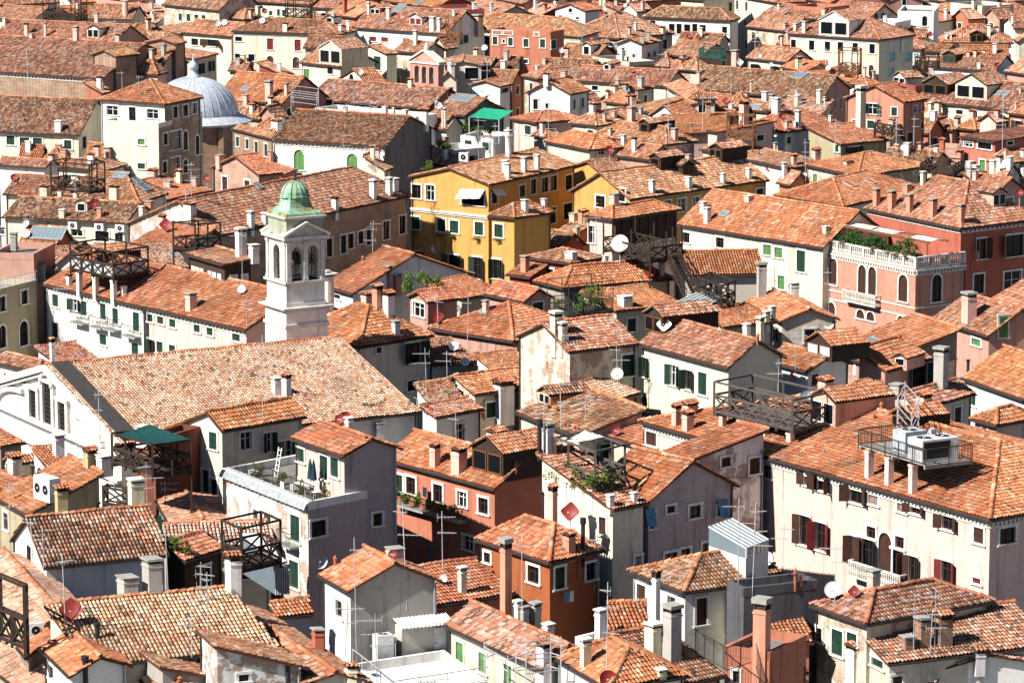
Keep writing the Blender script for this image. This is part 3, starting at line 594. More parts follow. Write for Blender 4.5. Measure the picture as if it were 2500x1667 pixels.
def make_roof(b):
    global TRI
    col = WC[b.wc]
    rs = MB()
    for p in b.planes:
        n = unit(np.cross(p[1] - p[0], p[2] - p[0])); m = len(p); q = [x - n * .0 for x in p]; lo = [x - np.array([0, 0, .11]) for x in p]
        rs.add(q + lo, [tuple(range(m)), tuple(range(2 * m - 1, m - 1, -1))] + [(i, m + i, m + (i + 1) % m, (i + 1) % m) for i in range(m)])
    roof = obj('roof', rs, 'channel', b.root)
    tint = np.array([1, 1, 1]) * random.uniform(.84, 1.12) * np.array([1, random.uniform(.93, 1.05), random.uniform(.86, 1.02)])
    chunks = []; single = None
    for p in b.planes:
        ce = np.mean(p, 0); n = unit(np.cross(p[1] - p[0], p[2] - p[0])); s = scale_at(ce)
        vis = n @ (CAM - ce) > 0
        L, m = (.36, 5) if s > 29 else ((.37, 4) if s > 21.5 else (.46, 3))
        if not vis: L, m = 1.2, 3
        o, c, d, nn, a, b0, b1, ci = tile_layout(p, L); cols = tile_colors(len(a), b.mix, tint)
        if vis and b.key in PIECES and len(a):
            mid = o + a[:, None] * c + ((b0 + b1) / 2)[:, None] * d; sp = scale_at_many(mid); xs, ys = proj_many(mid)
            sp = np.where((xs > 5) & (xs < 2495) & (ys > 5) & (ys < 1662), sp, -1)
            single = (o, c, d, nn, a, b0, b1, cols, sp) if single is None or len(a) > len(single[4]) else single
        chunks.append([o, c, d, nn, a, b0, b1, m, cols, .1 if m > 3 else .102])
    if single is not None:
        o, c, d, nn, a, b0, b1, cols, sp = single
        pickn = np.argsort(-sp)[:290]; pickn = pickn[sp[pickn] > 0]; mask = np.zeros(len(a), bool); mask[pickn] = True
        for ch in chunks:
            if ch[4] is a: ch[4], ch[5], ch[6], ch[8] = a[~mask], b0[~mask], b1[~mask], cols[~mask]
        rot = np.column_stack([c, d, nn])
        for i in pickn:
            t = bpy.data.objects.new('tile', UT); COL.objects.link(t); t.parent = roof
            mw = Matrix.Identity(4); pos = o + c * (a[i] + random.gauss(0, .006)) + d * b0[i] + nn * .002; ln = b1[i] - b0[i] + random.gauss(0, .01)
            for r0 in range(3):
                mw[r0][0], mw[r0][1], mw[r0][2], mw[r0][3] = rot[r0, 0], rot[r0, 1] * ln, rot[r0, 2], pos[r0]
            t.matrix_basis = mw; t.color = (*cols[i], 1)
    me, tri = tile_mesh(chunks, 'roof_tiles'); TRI += tri
    if me: link('roof_tiles', me, 'tile', roof, kind='stuff')
    # ridge and hip tiles
    rb = []
    for p, q in b.ridges:
        L = np.linalg.norm(q - p); k = max(1, int(L / .42)); e = (q - p) / L; sd_ = unit(np.cross(e, (0, 0, 1.))); nn = np.cross(sd_, e); nn = nn if nn[2] > 0 else -nn
        aa = np.zeros(k); bs = np.arange(k) * (L / k)
        rb.append([p + nn * .035, sd_, e, nn, aa, bs - .03, bs + L / k + .03, 5 if scale_at(p) > 22 else 4, tile_colors(k, 'o', tint), .15])
    me, tri = tile_mesh(rb, 'ridge_tiles'); TRI += tri
    if me: link('ridge_tiles', me, 'tile', roof, kind='stuff')
def proj_many(P):
    q = P - CAM; w_ = q @ FW; return 1250 + F * (q @ RT) / w_, 833.5 - F * (q @ UP) / w_
def scale_at_many(P): return F / ((P - CAM) @ FW)

# ------------------------------------------------------------------ walls with real openings
def wall_piece(f, mb, z0=0.0):
    p, e, L, n = f['p'], f['e'], f['L'], f['n']
    top = min(f['prof'][0][1], f['prof'][-1][1]); H = f['holes']
    xs = sorted({0.0, L, *[v for h in H for v in h[:2]]}); zs = sorted({z0, top, *[v for h in H for v in h[2:4]]})
    W3 = lambda s, z, dd=0.0: (*(p + e * s - n * dd), z)
    for i in range(len(xs) - 1):
        for j in range(len(zs) - 1):
            cx, cz = (xs[i] + xs[i + 1]) / 2, (zs[j] + zs[j + 1]) / 2
            if any(h[0] < cx < h[1] and h[2] < cz < h[3] for h in H): continue
            mb.add([W3(xs[i], zs[j]), W3(xs[i + 1], zs[j]), W3(xs[i + 1], zs[j + 1]), W3(xs[i], zs[j + 1])], [(0, 1, 2, 3)])
    for s0, s1, a0, a1 in H:
        dd = .2; q = [(s0, a0), (s1, a0), (s1, a1), (s0, a1)]
        mb.add([W3(*t) for t in q] + [W3(*t, dd) for t in q], [(0, 1, 5, 4), (1, 2, 6, 5), (2, 3, 7, 6), (3, 0, 4, 7)])
    pr = [(s, z) for s, z in f['prof'] if True]
    pts = [W3(0, top), W3(L, top)] + [W3(s, z) for s, z in pr[::-1] if z > top + 1e-4]
    if len(pts) > 2: mb.add(pts, [tuple(range(len(pts)))])
def make_walls(b):
    m = b.opt.get('m', 'plaster'); mr = b.opt.get('mr')
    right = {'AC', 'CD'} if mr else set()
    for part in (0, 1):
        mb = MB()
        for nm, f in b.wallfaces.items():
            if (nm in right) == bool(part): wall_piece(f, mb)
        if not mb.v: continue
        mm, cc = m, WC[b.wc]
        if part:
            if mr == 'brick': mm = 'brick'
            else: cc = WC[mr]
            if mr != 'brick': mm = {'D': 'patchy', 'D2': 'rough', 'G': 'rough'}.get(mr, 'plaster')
        w_ = obj('wall', mb, mm, b.root, color=cc)
    if b.type == 'f':
        mb = MB(); A, B, C, D = b.A, b.B, b.C, b.D; z = b.z - .45
        mb.add([(*q, z) for q in (A, C, D, B)], [(0, 1, 2, 3)]); obj('terrace_floor', mb, 'white' if b.key == 'b2' else 'paving', b.root)
        mb = MB(); cyc = [A, C, D, B]; ce = (A + D) / 2
        for i in range(4):
            p, q = cyc[i], cyc[(i + 1) % 4]; e = unit(q - p); n = np.array([e[1], -e[0]]); m3 = (p + q) / 2 - n * .1
            mb.box((*m3, b.z - .2), (*(e * (np.linalg.norm(q - p) / 2 - .21 * (i % 2))), 0), (*(n * .12), 0), (0, 0, .25))
        obj('parapet', mb, 'plaster', b.root, color=WC[b.wc])
EAVES = {'x': ('AB', 'CD'), 'y': ('AC', 'BD'), 'h': ('AB', 'AC'), 'k': ('AB', 'AC'), 'p': ('AB', 'AC'), 'b': ('AB',), 'c': ('AC',), 'B': ('CD',), 'C': ('BD',), 'f': ()}
def make_trim(b):
    corn = b.opt.get('corn', 0)
    gt = MB(); ct = MB(); dts = []
    if scale_at((*b.A, b.z)) > 19 and b.type != 'f' or b.key == 'm2':
        for nm, s_ in (('AB', .12), ('AC', -.1)):
            f = b.wallfaces[nm]; s0 = f['L'] - .15 if s_ < 0 else .15
            if f['L'] < 3: continue
            q = f['p'] + f['e'] * s0 + f['n'] * .07; zt = min(f['prof'][0][1], f['prof'][-1][1]) - .1
            m_ = MB(); m_.lathe((*q, 0), [(.05, 0), (.05, zt)], 6); m_.bar((*q, zt), (*(q + f['n'] * (OH - .03)), zt + .12), .045); obj('downpipe', m_, random.choice(('gutter', 'gutter', 'zinc')), b.root)
    cor = {'AB': (b.B, b.A), 'AC': (b.A, b.C), 'CD': (b.C, b.D), 'BD': (b.D, b.B)}
    for nm in EAVES[b.type]:
        p, q = cor[nm]; e = unit(q - p); n = np.array([e[1], -e[0]]); zz = min(b.roofz(p), b.z) - .07
        gt.bar((*(p + n * .05), zz), (*(q + n * .05), zz), .055, .05)
    for nm in (('AB', 'AC') if corn else ()):
        f = b.wallfaces[nm]
        if corn and len(f['prof']) == 2 or b.type == 'f':
            p, e, n, L = f['p'], f['e'], f['n'], f['L']; zt = f['prof'][0][1]
            oh2 = .1 if b.type != 'f' else .0
            def seg(m_, z0, z1, dep, s0=0, s1=None):
                s1 = L if s1 is None else s1; c0 = p + e * s0; c1 = p + e * s1
                m_.hexa([(*c0, z0), (*c1, z0), (*(c1 + n * dep), z0), (*(c0 + n * dep), z0)], [(*c0, z1), (*c1, z1), (*(c1 + n * dep), z1), (*(c0 + n * dep), z1)])
            base = zt - (.42 if b.type == 'f' and b.key != 'm2' else .0)
            seg(ct, base - .22, base - .06, .16); seg(ct, base - .55, base - .45, .07)
            k = int(L / (.34 if corn == 2 else .5)); dt = MB(); dts.append(dt)
            for i in range(k): seg(dt, base - .42, base - .225, .13, (i + .25) * L / k, (i + .7) * L / k)
    if gt.v: obj('gutter', gt, 'gutter', b.root)
    if ct.v:
        c = obj('cornice', ct, 'stone', b.root)
        for dt in dts: obj('dentils', dt, 'stone', c, kind='stuff')

# ------------------------------------------------------------------ windows
SHUT = dict(g='greenshut', G='greenshut', b='brownshut', B='brownshut', r='redshut', R='redshut', l='lightgreen', c='cyanshut', v='lilacshut', a='brownshut', A='lightgreen')
NWIN = 0
def arch_ring(w2, h, r0, r1, k=8):
    a = [math.pi * i / k for i in range(k + 1)]
    return [(r1 * math.cos(t), h + r1 * math.sin(t)) for t in a], [(r0 * math.cos(t), h + r0 * math.sin(t)) for t in a]
def window(b, nm, s0, s1, z0, z1, style, mg=.15):
    global NWIN
    f = b.wallfaces[nm]; s0, s1 = max(.12, s0), min(f['L'] - .12, s1)
    if s1 - s0 < .2 or z1 - z0 < .2 or z1 > f['prof'][0][1] + 5: return False
    lim = min(f['prof'][0][1], f['prof'][-1][1]) - .12
    ingable = z1 > lim and len(f['prof']) == 3 and z0 > lim - 1.0
    if not ingable: z1 = min(z1, lim)
    if z1 - z0 < .3: return False
    for h in f['holes']:
        if s0 < h[1] + mg and s1 > h[0] - mg and z0 < h[3] + mg and z1 > h[2] - mg: return False
    p, e, n = f['p'], f['e'], f['n']; sc = scale_at((*p, z0)); arched = style in 'aAq'
    P = lambda s, z, d: (*(p + e * s + n * d), z)
    if not ingable: f['holes'].append((s0, s1, z0, z1))
    dep = 0.0 if ingable else -.13
    fw = .16 if sc > 22 else .12; fd = .05; w = MB(); cs = (s0 + s1) / 2; hw = (s1 - s0) / 2
    def slab(m_, a0, a1, c0, c1, d0, d1): m_.hexa([P(a0, c0, d0), P(a1, c0, d0), P(a1, c0, d1), P(a0, c0, d1)], [P(a0, c1, d0), P(a1, c1, d0), P(a1, c1, d1), P(a0, c1, d1)])
    zt = z1 - hw if arched else z1
    slab(w, s0 - fw, s0, z0, zt, -.02, fd); slab(w, s1, s1 + fw, z0, zt, -.02, fd); slab(w, s0 - fw - .06, s1 + fw + .06, z0 - .1, z0, -.02, .12)
    if not arched: slab(w, s0 - fw - .02, s1 + fw + .02, z1, z1 + fw, -.02, fd + .02)
    else:
        K = 8
        for i in range(K):
            t0, t1 = math.pi * i / K, math.pi * (i + 1) / K; q = []
            for dd in (-.02, fd):
                for r_, t in ((hw, t0), (hw + fw, t0), (hw + fw, t1), (hw, t1)): q.append(P(cs + r_ * math.cos(t), zt + r_ * math.sin(t), dd))
            w.hexa(q[:4], q[4:])
    wo = obj('window', w, 'frame' if style != 'k' else 'brownwood', b.root)
    if arched:   # spandrels close the square opening above the arch
        m_ = MB(); K = 8
        for i in range(K):
            t0, t1 = math.pi * i / K, math.pi * (i + 1) / K
            q = [P(cs + hw * math.cos(t0), zt + hw * math.sin(t0), -.03), P(cs + hw * math.cos(t1), zt + hw * math.sin(t1), -.03)]
            r = [P(cs + hw * max(-1, min(1, 1.5 * math.cos(t1))), z1, -.03), P(cs + hw * max(-1, min(1, 1.5 * math.cos(t0))), z1, -.03)]
            m_.add(q + r, [(0, 1, 2, 3)])
        m_.add([P(s1, zt, -.03), P(s1, z1, -.03), P(cs + hw * math.cos(0.2), z1, -.03), P(cs + hw * math.cos(.39), zt + hw * math.sin(.39), -.03)], [(0, 1, 2, 3)])
        obj('spandrel', m_, 'plaster', wo, color=WC[b.wc])
    mt = SHUT.get(style)
    if style in 'gbrlcvaA':
        for sgn in (-1, 1):
            m_ = MB(); a0, a1 = (s0, cs - .012) if sgn < 0 else (cs + .012, s1); dq = dep if not ingable else .02
            slab(m_, a0, a1, z0 + .01, z1, dq, dq + .05)
            if sc > 24 and not arched:
                for q_ in range(3): slab(m_, a0 + .03, a1 - .03, z0 + (z1 - z0) * (.12 + .36 * q_), z0 + (z1 - z0) * (.12 + .36 * q_) + .07, dq + .05, dq + .068)
            obj('shutter', m_, mt, wo)
            if sc < 20: pass
    else:
        m_ = MB(); slab(m_, s0, s1, z0, z1, dep - .03, dep) if not ingable else slab(m_, s0, s1, z0, z1, 0, .015); obj('pane', m_, 'glass', wo)
        if sc > 20 or style == 'w':
            m_ = MB(); d0 = dep if not ingable else .015; fr = .035 if style != 'w' else .06
            slab(m_, cs - fr, cs + fr, z0, z1, d0, d0 + .035); slab(m_, s0, s1, z0 + (z1 - z0) * .62 - .02, z0 + (z1 - z0) * .62 + .02, d0 + .004, d0 + .03)
            for a0 in (s0, s1 - 2 * fr): slab(m_, a0, a0 + 2 * fr, z0, z1, d0 + .002, d0 + .04)
            obj('sash', m_, 'white' if style == 'w' or style in 'dG' and random.random() < .25 else 'brownshut', wo)
        if style in 'GBR':
            wd = (s1 - s0) / 2
            for sgn in (-1, 1):
                m_ = MB(); ang = random.uniform(.25, .7); h0 = s0 - .02 if sgn < 0 else s1 + .02
                if random.random() < .25: ang = random.uniform(1.0, 1.4)
                ex, dx = math.cos(ang) * wd * sgn, math.sin(ang) * wd + .03
                o0 = np.array(P(h0, z0, .06)); d1 = np.array(P(h0 + ex, z0, .06 + dx)) - o0; tn = unit(np.cross(d1, (0, 0, 1.))) * .022; zz = np.array([0, 0, z1 - z0])
                m_.hexa([o0 - tn, o0 + d1 - tn, o0 + d1 + tn, o0 + tn], [o0 - tn + zz, o0 + d1 - tn + zz, o0 + d1 + tn + zz, o0 + tn + zz]); obj('shutter', m_, mt, wo)
    NWIN += 1
    return wo
def win_px(zone, style, cx, cy, w, h):
    k = zk(zone); x, y = px(zone, (cx, cy)); w /= k; h /= k
    hit = None
    for dy in (0, 6, -6, 14, 24, 36):
        q = pick(x, y + dy)
        if q and q[1][1] != 'roof': hit = q; y += dy; break
    if not hit: MISS.append((zone, cx, cy)); return
    b, nm, _ = hit[1]; f = b.wallfaces[nm]; n3 = np.array([*f['n'], 0]); p3 = np.array([*f['p'], 0])
    def onwall(xx, yy):
        d = ray(xx, yy); s = ((p3 - CAM) @ n3) / (d @ n3); q = CAM + d * s; return float((q[:2] - f['p']) @ f['e']), q[2]
    l, r = onwall(x - w / 2, y)[0], onwall(x + w / 2, y)[0]; s, zt = onwall(x, y - h / 2); zb = onwall(x, y + h / 2)[1]
    sw = abs(r - l); c = (l + r) / 2; sw = min(sw, 3.2)
    q = window(b, nm, c - sw / 2, c + sw / 2, zb, zt, style, .0)
    if not q: MISS.append((zone, cx, cy, 'x'))
    else: b.explicit = True
MISS = []
def root_of(b):
    ce = (b.A + b.D) / 2; b.explicit = False
    b.root = thing('house' if 'church' not in b.label else 'church', (*ce, 0), b.label, 'church' if 'church with' in b.label or 'brick church' in b.label and 'turret' not in b.label else ('palace' if 'palace' in b.label else ('tower' if 'turret' in b.label or 'tower' in b.label else 'house')))
for b in ORDER: root_of(b)
# ------------------------------------------------------------------ windows seen in the photograph: zone, style, centres and sizes
WL = {
 '11': 'g 95,1250,70,80 220,1265,85,80 335,1270,80,80 605,1290,65,80 1260,1480,65,50 1607,155,30,65 1680,160,35,65 1750,165,35,65 1815,170,35,65;d 750,1270,35,110 1000,985,100,80 1180,1015,60,120 1360,1015,100,80 1560,1000,40,100 1650,985,45,100 1730,965,40,90 1470,1240,40,100 1555,1250,120,160 1465,1490,35,100 1555,1490,90,170 1735,375,60,60 2125,350,60,40 2120,500,55,40 2240,515,55,60 115,240,40,60 185,240,40,60;a 1650,1250,40,170 1755,1290,35,170 1650,1480,40,120;l 1260,1265,60,50;B 1895,385,100,60',
 '12': 'r 145,395,55,100 390,405,55,100 1060,350,60,40 1165,355,60,40 1360,365,60,40;a 145,540,60,80 375,560,60,100;A 403,1425,90,180 877,1465,95,190;d 680,500,50,60 900,535,25,50 1940,655,120,100 2225,370,20,30 2165,190,75,55 2265,195,75,55 1745,800,40,70 2235,805,60,40;l 470,660,50,90 640,675,50,85 725,680,50,80 1275,725,50,70;g 1100,565,60,120 1885,350,45,70 2075,360,45,70 2148,365,42,70 2285,375,40,70 1910,1290,60,90 2065,1300,60,85 150,120,30,40 220,115,25,60 265,120,25,60;q 870,700,40,80',
 '13': 'g 22,375,40,70 162,385,45,70 310,390,45,75 405,397,45,75 180,1160,55,80 1030,485,30,65 735,1180,50,40 160,548,40,35;d 557,95,30,35 470,150,30,20 620,165,30,20 1290,222,50,45 1460,260,50,90 1525,260,45,90 1597,265,55,90 1665,265,45,100 1735,270,55,90 1930,270,45,60 247,930,40,90 348,945,25,45 590,930,20,80 665,915,20,80 862,570,35,70 775,785,55,40 830,1300,55,50 15,200,40,50 255,250,40,40 2245,1230,60,50 1120,500,20,30 1255,490,25,40 1305,480,25,40',
 '14': 'd 282,395,45,80 445,405,48,85 585,415,48,85 700,420,50,85 832,428,48,85 983,437,48,85 1268,55,35,80 825,1090,35,40 1362,975,30,60 1437,960,30,55 1430,1115,30,60 1315,1220,50,80 1840,1285,75,40 1985,1300,120,55 2210,1260,50,60 1760,1000,60,40 1890,1020,60,60 1590,500,60,60;a 975,630,45,100 825,600,40,60 750,590,40,50;q 1015,155,40,80 1075,150,40,75 1450,190,45,90;c 1160,505,45,75 1308,510,45,75 1378,515,45,70 1150,640,45,70;G 983,970,75,90 820,1340,80,60;g 1452,35,45,55 1180,995,50,75 970,1110,60,70 115,1245,60,50 240,1250,35,60 425,1225,90,80 515,1215,40,75 573,1200,35,75 668,1185,35,75;l 1965,1480,50,110',
 '21': 'g 497,1180,55,110 920,1275,50,150 1030,1320,50,140 1215,1370,55,170 750,1250,50,130 490,1440,60,130 920,1530,60,90 1335,1320,55,95 1430,1340,55,95 1538,1370,55,95 1755,1415,55,95 1870,1440,55,100 2105,1490,70,100;G 675,1220,55,100;d 215,1150,55,120 20,1210,50,130 685,580,100,50 910,610,120,90 1060,620,70,80 35,560,50,60;q 210,1470,75,220 20,1500,60,200',
 '22': 'd 1450,210,75,120 1570,220,75,130 1950,280,200,100 2140,270,50,90 1175,555,55,160 1320,505,55,160 950,620,45,110 860,650,50,130 795,680,50,160 670,710,50,160 1020,610,40,150 740,1145,60,40 820,1160,50,30;g 1440,490,75,110 1670,510,75,110 1785,525,75,110 2005,540,75,115 2180,560,75,115 1665,1555,40,30;G 1440,770,90,60 1775,850,90,150 1990,890,70,190 2165,900,70,170;w 1470,1260,100,120',
 '23': 'd 125,205,50,100 225,165,50,130 405,135,60,130 325,150,60,130 540,130,60,130 535,385,80,140 400,400,50,140 825,260,80,180 1015,220,60,110 1420,310,60,40 1545,330,70,110 1675,325,60,130 740,590,70,150 1590,620,60,90 1890,665,70,90;g 1770,300,70,110 1885,295,70,130 2010,285,80,130 2240,235,60,100 265,1260,90,130;w 1780,1115,70,100 1880,1100,90,110',
 '24': 'a 635,920,70,240 895,990,70,250 985,1005,70,250 1260,1070,80,240 620,1270,70,150 880,1300,70,80 970,1320,70,80 1240,1370,70,60;q 1555,1070,85,240;B 1955,720,80,180 2250,690,150,190;d 1930,1030,90,170 2230,1020,150,200;l 50,730,70,90 150,755,70,90 175,1020,60,120 1620,1500,75,140 2150,1390,75,190 1910,1550,80,60;g 350,830,75,190',
 '31': 'g 920,90,60,180 1205,120,60,110 1425,100,55,100 1535,110,55,60 1900,930,65,150;G 1320,90,90,130;d 65,365,50,100 215,385,50,70 85,1090,50,100 770,1130,100,50 2190,930,100,150;g 1830,1290,60,200 1905,1360,60,170',
 '32': 'G 285,1050,110,240 125,945,70,170;g 625,1170,70,210 720,1170,70,170 420,1060,60,120 1300,1310,50,150 1110,125,45,50;d 1400,1330,80,150 1640,1400,80,160 1855,1450,80,130 2045,1510,85,140 1410,440,90,90;G 1415,150,130,180',
 '33': 'b 1280,910,90,130 1940,1090,80,140 2195,1155,90,140 2310,1190,70,140;G 1230,280,45,170 1480,350,60,180 1610,390,50,170;g 1735,425,75,200 1210,600,70,120 1080,260,130,190;d 1450,1540,70,60',
 '34': 'B 60,1180,110,140 425,1270,90,130 550,1310,110,140 840,1410,110,150 1370,1540,90,80;v 995,1440,85,120 1250,1510,80,110;l 1630,30,70,100 1900,90,80,140 2130,210,80,120;G 1410,370,130,230;b 470,390,60,100;d 1985,840,40,50',
 '41': 'd 265,450,35,210 1775,1310,40,180 2170,1500,90,100;b 460,1470,40,120',
 '42': 'd 575,190,130,140 760,905,55,150 2080,450,55,90 1910,320,90,120;b 1100,110,80,110;g 370,190,80,230 360,600,80,240 125,130,60,160 20,100,40,150',
 '43': 'd 230,600,100,150 740,570,90,150 1260,120,80,150 1450,85,80,160 1665,40,100,110 1900,30,70,80 1185,480,110,100 1450,440,110,70 1580,405,80,70 1775,360,90,90 2030,1510,50,110;g 460,630,85,190;b 845,170,60,160 1190,840,75,300 1460,870,70,150 1725,930,95,240',
 '44': 'B 220,120,50,150 475,220,45,140 540,240,60,150 690,290,60,140 770,320,40,140 945,80,55,70 775,35,60,70;R 300,150,50,140 940,330,50,110;d 558,130,45,60 703,180,45,60 1250,145,80,80 295,650,25,70;a 628,235,65,210;b 1105,145,50,80 690,880,50,40;g 385,690,55,130 590,755,60,120 460,670,50,60;r 1095,375,40,30',
}
for zn, txt in WL.items():
    for part in txt.split(';'):
        st, *its = part.split()
        for it in its: win_px(zn, st, *map(float, it.split(',')))
# low houses that fill the yards between the surveyed ones, as dense as the photograph shows
def sat(P, Q):
    best = 1e9
    for R in (P, Q):
        for i in range(2):
            e = R[i + 1] - R[i]; n = np.array([-e[1], e[0]]) / np.linalg.norm(e); p, q = P @ n, Q @ n; o = min(p.max(), q.max()) - max(p.min(), q.min())
            if o <= 0: return 0
            best = min(best, o)
    return best
FOOT = [np.array([b.A, b.B, b.D, b.C]) for b in ORDER]; FILL = []
WPX = []
for b in ORDER:
    for f in b.wallfaces.values():
        for h in f['holes']: WPX.append((*proj((*(f['p'] + f['e'] * (h[0] + h[1]) / 2), (h[2] + h[3]) / 2 - .2)), f['p'][1] + f['e'][1] * h[0]))
WPX += [px('12', p) for p in ((1540, 660), (1450, 660), (2050, 1100))] + [px('11', p) for p in ((1690, 800), (2000, 900), (2000, 1150), (500, 780), (100, 760), (300, 770), (680, 800), (930, 700), (1200, 1180))] + [px('12', p) for p in ((403, 1480), (877, 1520), (620, 1400))] + [px('22', (1450, 850)), px('22', (1650, 700)), px('22', (1900, 760)), px('22', (2230, 800)), px('23', (200, 700)), px('22', (400, 900)), px('23', (1000, 700)), px('24', (1000, 800))]
WPX = np.array([w_ if len(w_) == 3 else (*w_, 1e4) for w_ in WPX]); ACC = {}
BVH0 = BVH
for yy in range(4, 700, 9):
    for xx in range(6 + (yy * 7) % 23, 2500, 19):
        if len(FILL) >= 150: break
        q = pick(xx, yy); ground = q is None
        if ground: d = ray(xx, yy); hp = CAM + d * ((2.0 - CAMZ) / d[2]); host = min(ORDER, key=lambda o: np.linalg.norm((o.A + o.D) / 2 - hp[:2])); top = 12.5
        else:
            if q[1][1] == 'roof': continue
            hp, host = q[0], q[1][0]; f = host.wallfaces[q[1][1]]; top = min(f['prof'][0][1], f['prof'][-1][1])
            lowest = min([h[2] for h in f['holes']], default=top - 1.2)
            if hp[2] > min(top - 1.7, lowest - .35): continue
        d = ray(xx, yy)
        for lu, lv in ((6.5, 5.5), (5, 4.4), (3.8, 3.4), (2.8, 2.6)):
            dy = host.u[1] * lu + host.v[1] * lv; t = (hp[1] - dy * .8 - .3) / d[1]; A = CAM + d * t; z = A[2]
            if not 4.5 < z < top - .7: continue
            A = A[:2]; P = np.array([A, A + host.u * lu, A + host.u * lu + host.v * lv, A + host.v * lv]); cc = P.mean(0)
            if any(np.abs(F_ - cc).max() < 60 and sat(P, F_) > .7 for F_ in FOOT): continue
            pts = np.array([proj((*p, z)) for p in P] + [proj((*cc, z + 1.3))]); x0, y0 = pts.min(0); x1, y1 = pts.max(0)
            if ((WPX[:, 0] > x0 - 4) & (WPX[:, 0] < x1 + 4) & (WPX[:, 1] > y0 - 3) & (WPX[:, 1] < y1 + 130) & (WPX[:, 2] > cc[1] - 1)).any(): continue
            if not visible((*cc, z + 1.0)): continue
            zz = lambda p: tuple(np.array(proj((*p, z))) * 3.6469)
            base = getattr(host, 'base', host); key = f'y{len(FILL)}'
            nb = survey((key, '11', z, random.choice('xyhbcxh'), zz(P[0]), zz(P[1]), zz(P[3]), random.uniform(.9, 1.5), random.choice('WCPBSGMR'), random.choice('nnodpm'), 'low roof'))
            nb = BD[key]; root_of(nb); nb.base = base; nb.root['group'] = 'low houses in the yards'; ACC.setdefault(('low roof', base.key), []).append((x0, nb.root)); nb.label = 'low roof before ' + base.label; padd_house(nb); FOOT.append(P); FILL.append(nb); BVH = BVHTree.FromPolygons(pv, pf); break
print('fillers', len(FILL))
# houses for which no window was listed get a plain grid where the wall can be seen
for b in ORDER:
    if b.explicit or b.type == 'f' and b.lu < 4 or 'turret' in b.label or b.key in ('b10', 'e1', 'n1', 'o2', 'j6', 'a10', 'e4', 'p5', 'c6b', 'e9b', 'b2'): continue
    st = random.choice('ggddlbG')
    for nm in ('AB', 'AC'):
        f = b.wallfaces[nm]; zt = min(f['prof'][0][1], f['prof'][-1][1]); k = int(f['L'] / 2.5)
        for r in range(3):
            for i in range(k):
                s = (i + .5) * f['L'] / k + random.uniform(-.2, .2); z1 = zt - .75 - r * 2.9; z0 = z1 - random.choice((1.1, 1.35))
                c = (*(f['p'] + f['e'] * s + f['n'] * .1), (z0 + z1) / 2)
                if inframe(c, -4) and visible(c) and random.random() < .8: window(b, nm, s - .42, s + .42, z0, z1, st)
for b in ORDER:
    make_walls(b); make_trim(b)
    if b.planes: make_roof(b)
print('tile triangles', TRI, 'windows', NWIN, 'missed', len(MISS), MISS)

